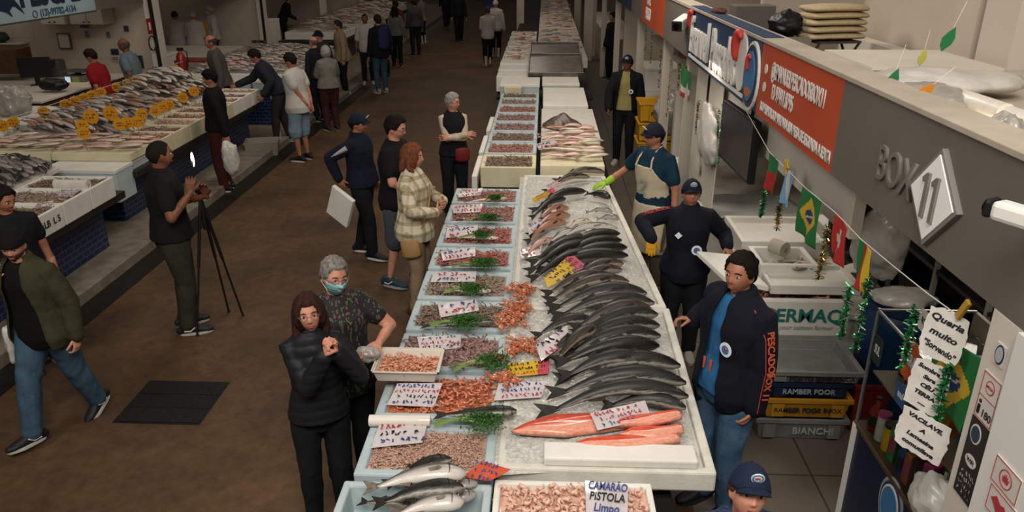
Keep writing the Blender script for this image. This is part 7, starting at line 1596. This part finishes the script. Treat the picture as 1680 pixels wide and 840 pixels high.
# left side of the aisle
J = person('young man in a black jacket carrying a white bag beside the big left fish pile', (-4.58, 10.55), 98, H=1.73, top=dict(m=BLK, mg=.01), outer=dict(m=C_('#121213'), mg=.034, lo=-.12), bottom=dict(m=C_('#3f1a1c'), mg=.02), hair=dict(s='short', c='#0f0c0b'), vox=.012, head=(5, 18, 0), shoes=DSH, lhw=(-4.36, 10.30, .80), lpole=(-.3, -1, 0))
crumpled('tall white plastic bag hanging from the hand of the man in the black jacket', (-4.34, 10.25, .56), (.12, .10, .24), M_bag, seed=34)
J = person('man in maroon tee bending over the foam boxes of the left counter', (-4.62, 13.35), 105, H=1.76, lean=32, top=dict(m=C_('#4a2a33'), mg=.012), outer=dict(m=C_('#23252e'), mg=.03, open=(.05, .12)), bottom=dict(m=C_('#2d2927')), hair=dict(s='short', c='#1a1310'), vox=.013, head=(0, 20, 0), shoes={'c': '#9a958c', 'sole': '#9a958c', 'boot': 1}, rhw=(-5.3, 13.28, 1.06), lhw=(-4.75, 12.95, .95), rf=(.1, -.1), lf=(-.1, .12))
J = person('bald man in a grey sweater standing behind the bending man', (-5.75, 13.72), 110, H=1.86, lean=8, top=dict(m=C_('#4b4743'), mg=.03), bottom=dict(m=BLK), hair=dict(s='balding', c='#3a3532'), vox=.013, skin='tan', shoes=DSH, head=(0, 10, 0))
J = person('man in a white tee and pale blue shorts with hands behind his back', (-3.93, 12.22), 68, H=1.74, lean=6, top=dict(m=C_('#b5b1aa'), sleeve=.33, mg=.038, lo=-.16, flare=.2), bottom=dict(m=C_('#7d93a3', '#6d8291'), len=.55, mg=.034, flare=.02, name='shorts'), hair=dict(s='short', c='#17120f'), vox=.012, head=(4, 20, 0), shoes={'c': '#16161a', 'sole': '#c2beb4'}, rh=(.06, -.20, .92), lh=(-.02, -.20, .90), rpole=(1, -.4, 0), lpole=(-1, -.4, 0))
J = person('grey-haired woman in a grey sweater and maroon trousers seen from behind', (-4.03, 14.42), 35, H=1.58, female=True, fat=1.2, top=dict(m=C_('#77736c', '#6a665f'), mg=.032, lo=-.1), bottom=dict(m=C_('#3d1d20'), mg=.02), hair=dict(s='bob', c='#8a857c', c2='#a39d93'), vox=.013, shoes=DSH, rh=(.0, .22, 1.12), lh=(.02, .24, 1.10), rpole=(1, -.2, -.6), lpole=(-1, -.2, -.6))
J = person('balding man in dark clothes just behind the grey-haired woman', (-4.48, 15.25), 60, H=1.66, top=dict(m=C_('#1c1b20'), mg=.03), bottom=dict(m=BLK), hair=dict(s='balding', c='#5c5650'), skin='light', vox=.013, shoes=DSH)
J = person('man with black cap leaning over the third left counter', (-4.48, 15.95), 70, H=1.70, top=dict(m=C_('#2b2a30'), mg=.03), bottom=dict(m=BLK), hat=dict(s='cap', c='#131316'), vox=.014, shoes=DSH, lean=10)
J = person('person in a cream checked jacket and dark trousers with white shoes', (-4.66, 18.1), 115, H=1.70, top=dict(m=C_('#8f7c60', '#7d6b51', scale=30), mg=.036, lo=-.18, flare=.2), bottom=dict(m=C_('#14151c')), hair=dict(s='short', c='#2c211b'), vox=.014, shoes={'c': '#b5b0a8', 'sole': '#b5b0a8'}, lean=5)
WB = {'c': '#aaa296', 'sole': '#aaa296', 'boot': 1}
J = person('bald worker in a white shirt and white boots facing the camera on the left', (-4.43, 19.6), 190, H=1.72, top=dict(m=C_('#a8a49e'), mg=.03, lo=-.15, sleeve=.5), bottom=dict(m=C_('#17181d')), skin='brown', hair=dict(s='buzz', c='#1d1613'), vox=.014, shoes=WB)
J = person('person in a dark hooded jacket and blue jeans seen from behind', (-3.85, 18.38), 40, H=1.80, top=dict(m=C_('#131319'), mg=.04, lo=-.14), bottom=dict(m=C_('#2c404f')), hair=dict(s='short', c='#241b18'), vox=.014, shoes={'c': '#8a8680', 'sole': '#b5b0a8'})
b = MB(); b.tube([(0, -.20, 1.42), (0, -.21, 1.06)], [(.13, .07), (.14, .09)], seg=12, round_end=1); b.build('backpack', C_('#24264a'), J['root'], smooth=True)
J = person('woman with long black hair in a grey top and black trousers', (-4.22, 22.5), 12, H=1.70, female=True, top=dict(m=C_('#5d5a58'), mg=.02), bottom=dict(m=C_('#121216')), hair=dict(s='long', c='#0f0b0a', L=.25), vox=.016, shoes=DSH)
J = person('blond person in a blue top behind the hooded shopper', (-4.22, 20.6), 30, H=1.62, female=True, top=dict(m=C_('#22244a'), mg=.02), bottom=dict(m=BLK), hair=dict(s='long', c='#8c7d66', L=.15), vox=.016, shoes=DSH)
J = person('person in a dull red top in the far queue on the left', (-4.5, 24.2), 50, H=1.72, top=dict(m=C_('#4f1c1e'), mg=.025), bottom=dict(m=BLK), hair=dict(s='short', c='#241a16'), vox=.016, shoes=DSH)
J = person('person in a grey jacket beside the dull red top', (-4.05, 24.9), 30, H=1.72, top=dict(m=C_('#3c3b3d'), mg=.03), bottom=dict(m=C_('#1a1e26')), hair=dict(s='short', c='#241a16'), vox=.016, shoes=DSH)
J = person('far worker in a grey top, yellow waist cloth and white boots', (-4.3, 28.0), 60, H=1.66, top=dict(m=C_('#625d5e'), mg=.02), bottom=dict(m=C_('#161722')), hair=dict(s='short', c='#241a16'), vox=.016, shoes=WB)
b = MB(); b.tube([J['T'](0, 0, .02), J['T'](0, 0, -.1)], [(.20, .16), (.19, .16)], seg=16, caps=False); b.build('waist_cloth', C_('#a3822a'), J['root'], smooth=True)
J = person('dark-clothed figure far down the aisle, left of the pair', (-4.1, 33.5), 20, H=1.78, top=dict(m=BLK, mg=.03), bottom=dict(m=BLK, mg=.02), hair=dict(s='short', c='#15110f'), vox=.018, shoes=DSH, rf=(.1, .2), lf=(-.1, -.2))
crumpled('small white bag carried by the dark figure far down the aisle', (-3.78, 33.4, .62), (.12, .1, .24), M_bag, seed=36)
J = person('dark-clothed figure far down the aisle, right of the pair', (-3.05, 28.4), 200, H=1.80, top=dict(m=C_('#14141a'), mg=.03), bottom=dict(m=C_('#101014'), mg=.02), hair=dict(s='short', c='#15110f'), vox=.018, shoes=DSH, rf=(.1, .15), lf=(-.1, -.15))
J = person('worker in white shirt and white boots walking beside the central row', (-1.62, 22.8), 12, H=1.66, top=dict(m=C_('#9f9891'), mg=.028, lo=-.14, sleeve=.6), bottom=dict(m=C_('#131318')), hair=dict(s='short', c='#3d342f'), vox=.014, shoes=WB, rf=(.09, .15), lf=(-.09, -.12), rh=(.1, .25, 1.05), lh=(-.1, .25, 1.05))
J = person('second worker in a white hood just beyond the one beside the central row', (-1.5, 24.6), -10, H=1.72, top=dict(m=C_('#a7a19b'), mg=.03, lo=-.14), bottom=dict(m=C_('#131318')), hat=dict(s='net', c='#a7a19b'), vox=.016, shoes=WB)
J = person('farthest figure in a blue top and pale apron near the top of the aisle', (-2.2, 33), 190, H=1.75, top=dict(m=C_('#2a3f66'), mg=.03), bottom=dict(m=C_('#8a827a')), hair=dict(s='short', c='#241a16'), vox=.018, shoes=DSH)
# behind the left counters
J = person('dark-haired man in a red tee looking down behind the yellow tags', (-7.42, 12.8), 88, H=1.72, lean=10, top=dict(m=C_('#8b1a20', '#7d161b'), sleeve=.34, mg=.03, lo=-.15), bottom=dict(m=BLK), hair=dict(s='short', c='#1d130f'), vox=.012, head=(-2, 22, 0), shoes=DSH, rh=(.15, .25, 1.0), lh=(-.2, .1, .9), skin='tan')
J = person('bald man in a pale blue tee standing by the white pillar', (-7.30, 13.65), 92, H=1.80, lean=8, top=dict(m=C_('#66757c', '#5c6a70'), sleeve=.34, mg=.03, lo=-.12), bottom=dict(m=BLK), hair=dict(s='balding', c='#4a4542'), skin='brown', vox=.012, head=(0, 10, 0), shoes=DSH, lh=(-.22, .12, .95))
for i, (px, c_, lab) in enumerate(((285, '#a59c95', 'worker in a white coat and dark cap with his back turned, second left stall'), (315, '#aaa29a', 'worker in a white coat and white cap with back turned, right of the first'))):
    p = GY(px, 26+4*i, 19.5); J = person(lab, (p.x, 19.5, .12), 15-10*i, H=1.66, top=dict(m=C_(c_), mg=.04, lo=-.3, flare=.2), bottom=dict(m=C_(c_)), hat=dict(s='net', c='#2a2224' if i == 0 else '#aaa29a'), vox=.014, shoes=DSH, lean=10, rh=(.1, .3, 1.05), lh=(-.1, .3, 1.05))
p = GY(345, 20, 20.2); J = person('worker in white hood, blue mask and yellow bib in the second left stall', (p.x, 20.2, .12), 120, H=1.74, top=dict(m=C_('#a39c95'), mg=.04), bottom=dict(m=BLK), hat=dict(s='net', c='#a39c95'), vox=.014, shoes=DSH, mask=True); b = MB(); b.tube([J['T'](0, .13, .3), J['T'](0, .14, -.1)], (.13, .03), seg=12, round_end=1); b.build('bib', C_('#b5821c'), J['root'], smooth=True)
p = GY(462, 2, 25.5); J = person('worker in black leaning over a cooler in the third left stall', (p.x, 25.4, .12), -60, H=1.72, lean=24, top=dict(m=C_('#131315'), mg=.03), bottom=dict(m=BLK), hair=dict(s='short', c='#120e0c'), vox=.016, shoes=DSH, rh=(.1, .4, .95), lh=(-.1, .4, .95))
# right side: stall workers
AP = C_('#c3b59c', '#b5a78e', rough=.5, scale=4)
J = person('stall worker in navy cap, teal tee and cream apron reaching over the ice', (1.13, 7.36), 128, H=1.76, lean=6, skin='tan', fat=1.08, top=dict(m=C_('#16384a', '#11202e', scale=5), sleeve=.36, mg=.026, lo=-.1), bottom=dict(m=C_('#6f6656')), apron=dict(m=AP), hat=dict(s='cap', c='#171b28', logo=1), hair=dict(s='short', c='#15100e'), glasses='#222222', vox=.009,
   head=(-10, 2, 0), rhw=(.66, 7.52, 1.10), rhand=dict(dw=(-.95, -.12, -.28), nw=(-.1, .0, -1), curl=.35, spread=1.2), gloves=dict(c='#8fb52c', on='r'), rpole=(.6, -.6, -.4), lhw=(1.28, 7.05, .90), shoes=WB)
text('apron_mark', '2', .20, frame(J['T'](.0, .186, .20), (-1, 0, 0), (0, 0, 1)), C_('#7f8f86'), J['root'], extrude=.003, bold=.003, shear=.2)
J = person('stall worker in navy cap and jacket with a yellow glove, arms spread', (1.20, 5.95), 172, H=1.60, female=True, sw=.16, fat=1.1, skin='tan', top=dict(m=NAVY, mg=.01), outer=dict(m=C_('#13151f'), mg=.034, lo=-.14, collar=.02), bottom=dict(m=BLK, mg=.024), hat=dict(s='cap', c='#171b28', logo=1), hair=dict(s='tied', c='#15100e'), vox=.0085,
   head=(6, -10, 0), rhw=(.865, 5.66, 1.20), rpole=(1, .2, .0), rhand=dict(dw=(-.02, -.15, -1), nw=(.1, 1, 0), curl=.25, spread=.6), gloves=dict(c='#c8901c', on='r'), lhw=(1.49, 5.78, 1.10), lpole=(-.6, -.5, -.7), lhand=dict(dw=(.2, -.7, -.5), nw=(-.3, 0, -1), curl=.9), shoes=WB, brow='#201814')
badge(J, -.08, .20, .165, .045, ('emblem_white', 'emblem_pale', 'emblem_pale') if False else ('emblem_white', 'emblem_blue', 'emblem_red')); b = MB(); b.cbox(J['T'](.085, .178, .33), (.045, .006, .045), (0, PI/4, 0)); b.build('diamond_badge', mat('emblem_white', ''), J['root'])
for s_, e_, w_, sg_ in ((J['sR'], J['eR'], J['wR'], 1), (J['sL'], J['eL'], J['wL'], -1)):
    b = MB(); up = Vector((0, .35, 1)).normalized()
    for q in (-1, 1): b.tube([s_.lerp(e_, .05)+up*.080+Vector((0, q*.02, 0)), s_.lerp(e_, .5)+up*.079+Vector((0, q*.02, 0)), e_+up*.070+Vector((0, q*.02, 0))], .003, seg=5)
    b.build('sleeve_piping', C_('#8c3a34'), J['root'])
    M = frame(s_.lerp(e_, .5)+up*.080, (e_-s_)*sg_*-1, Vector((0, -1, .2))); text('sleeve_lettering', 'PESCADOS', .055, M, C_('#b8493a'), J['root'], extrude=.002, sx=.9)
q = [G(1143, 411, 1.10), G(1210, 418, 1.06), G(1262, 470, .98), G(1190, 455, 1.0)]
c = sum(q, Vector())/4; lm = MB(); P0 = [p-c for p in q]; lm.add([tuple(p) for p in P0]+[(p.x, p.y, p.z-.045) for p in P0], [(0,1,2,3),(7,6,5,4),(0,4,5,1),(1,5,6,2),(2,6,7,3),(3,7,4,0)]); o = lm.build('foam_sheet', M_foam, None, c, bevel=.008); tag(o, 'white foam lid held out by the worker with the yellow glove', 'foam sheet')
J = person('older man with dark hair in a navy team jacket over a blue tee, pointing', (1.13, 4.0), 122, H=1.755, fat=1.06, belly=.015, skin='tan', top=dict(m=C_('#2b5f8c', '#27567f'), mg=.014, sleeve=.4, lo=-.12), outer=dict(m=C_('#11131d'), mg=.036, open=(.03, .07), lo=-.16, flare=.08, collar=.025), bottom=dict(m=C_('#35506a', '#4d6780', scale=5), mg=.024), hair=dict(s='short', c='#17120f', c2='#241c18'), vox=.0075,
   head=(14, -4, 0), rhw=(.955, 4.27, 1.20), rpole=(.5, -1, -.2), rhand=dict(dw=(-.9, .1, .05), nw=(.0, -.4, -.9), curl=.9, thumb=.8), lhw=(1.24, 3.80, .83), lpole=(-.6, -1, 0), lhand=dict(dw=(-.35, .1, -1), nw=(-.7, .3, 0), curl=.85), shoes={'c': '#111113', 'sole': '#222222'}, brow='#1d1613')
badge(J, -.115, .29, .178, .042); b = MB(); out_ = Vector((-1, .25, .05)).normalized()
for q in (-1, 1):
    f_ = Vector((0, q*.032, 0)); b.tube([J['T'](-.06, .10, .52)*.35+(J['sL']+out_*.05+Vector((0, .02, .06)))*.65, J['sL'].lerp(J['eL'], .3)+out_*.076+f_, J['eL']+out_*.070+f_, J['eL'].lerp(J['wL'], .5)+out_*.064+f_, J['wL']+out_*.054+f_*.6], .003, seg=5)
b.build('sleeve_piping', C_('#a33a3c'), J['root'])
aL_ = J['eL']-J['sL']; text('sleeve_lettering', 'PESCADOS', .058, frame(J['sL'].lerp(J['eL'], .62)+out_*.083, aL_, aL_.cross(out_)*-1), C_('#c0563a'), J['root'], extrude=.002, bold=.001, sx=.95)
aL2 = J['wL']-J['eL']; text('sleeve_lettering', 'BOX 11', .055, frame(J['eL'].lerp(J['wL'], .35)+out_*.074, aL2, aL2.cross(out_)*-1), C_('#c0563a'), J['root'], extrude=.002, bold=.001, sx=.95)
text('shirt_lettering', '11', .10, frame(J['T'](.03, .158, .12), (-1, 0, 0), (0, 0, 1)), C_('#b8543a'), J['root'], extrude=.002, bold=.003)
J = person('woman in a navy cap and blue patterned sleeves at the bottom edge of the photo', (.80, 2.40), 181, H=1.53, female=True, fat=1.1, skin='light', top=dict(m=C_('#1e2a42', '#364663', scale=60, contrast=(.45, .55)), mg=.03), bottom=dict(m=BLK), hat=dict(s='cap', c='#1a2438', logo=1), hair=dict(s='tied', c='#4a2a20'), vox=.0075, head=(-4, -24, -6), shoes=DSH, brow='#3d2a22')
J = person('far stall worker in cap and open black jacket over a pale yellow tee', (1.30, 12.2), 165, H=1.74, skin='brown', top=dict(m=C_('#8d8250'), mg=.012), outer=dict(m=C_('#131316'), mg=.036, open=(.05, .12), lo=-.1), bottom=dict(m=BLK), hat=dict(s='cap', c='#131522', logo=1), hair=dict(s='short', c='#15100e'), vox=.011, shoes=WB, rhw=(1.02, 12.0, .95), rpole=(1, -.5, 0)); badge(J, -.10, .26, .16, .035)
J = person('person in dark clothes at the far right stall behind the shelves', (1.75, 20.5), 120, H=1.7, top=dict(m=BLK, mg=.03), bottom=dict(m=BLK), hair=dict(s='short', c='#15100e'), vox=.016, shoes=DSH)
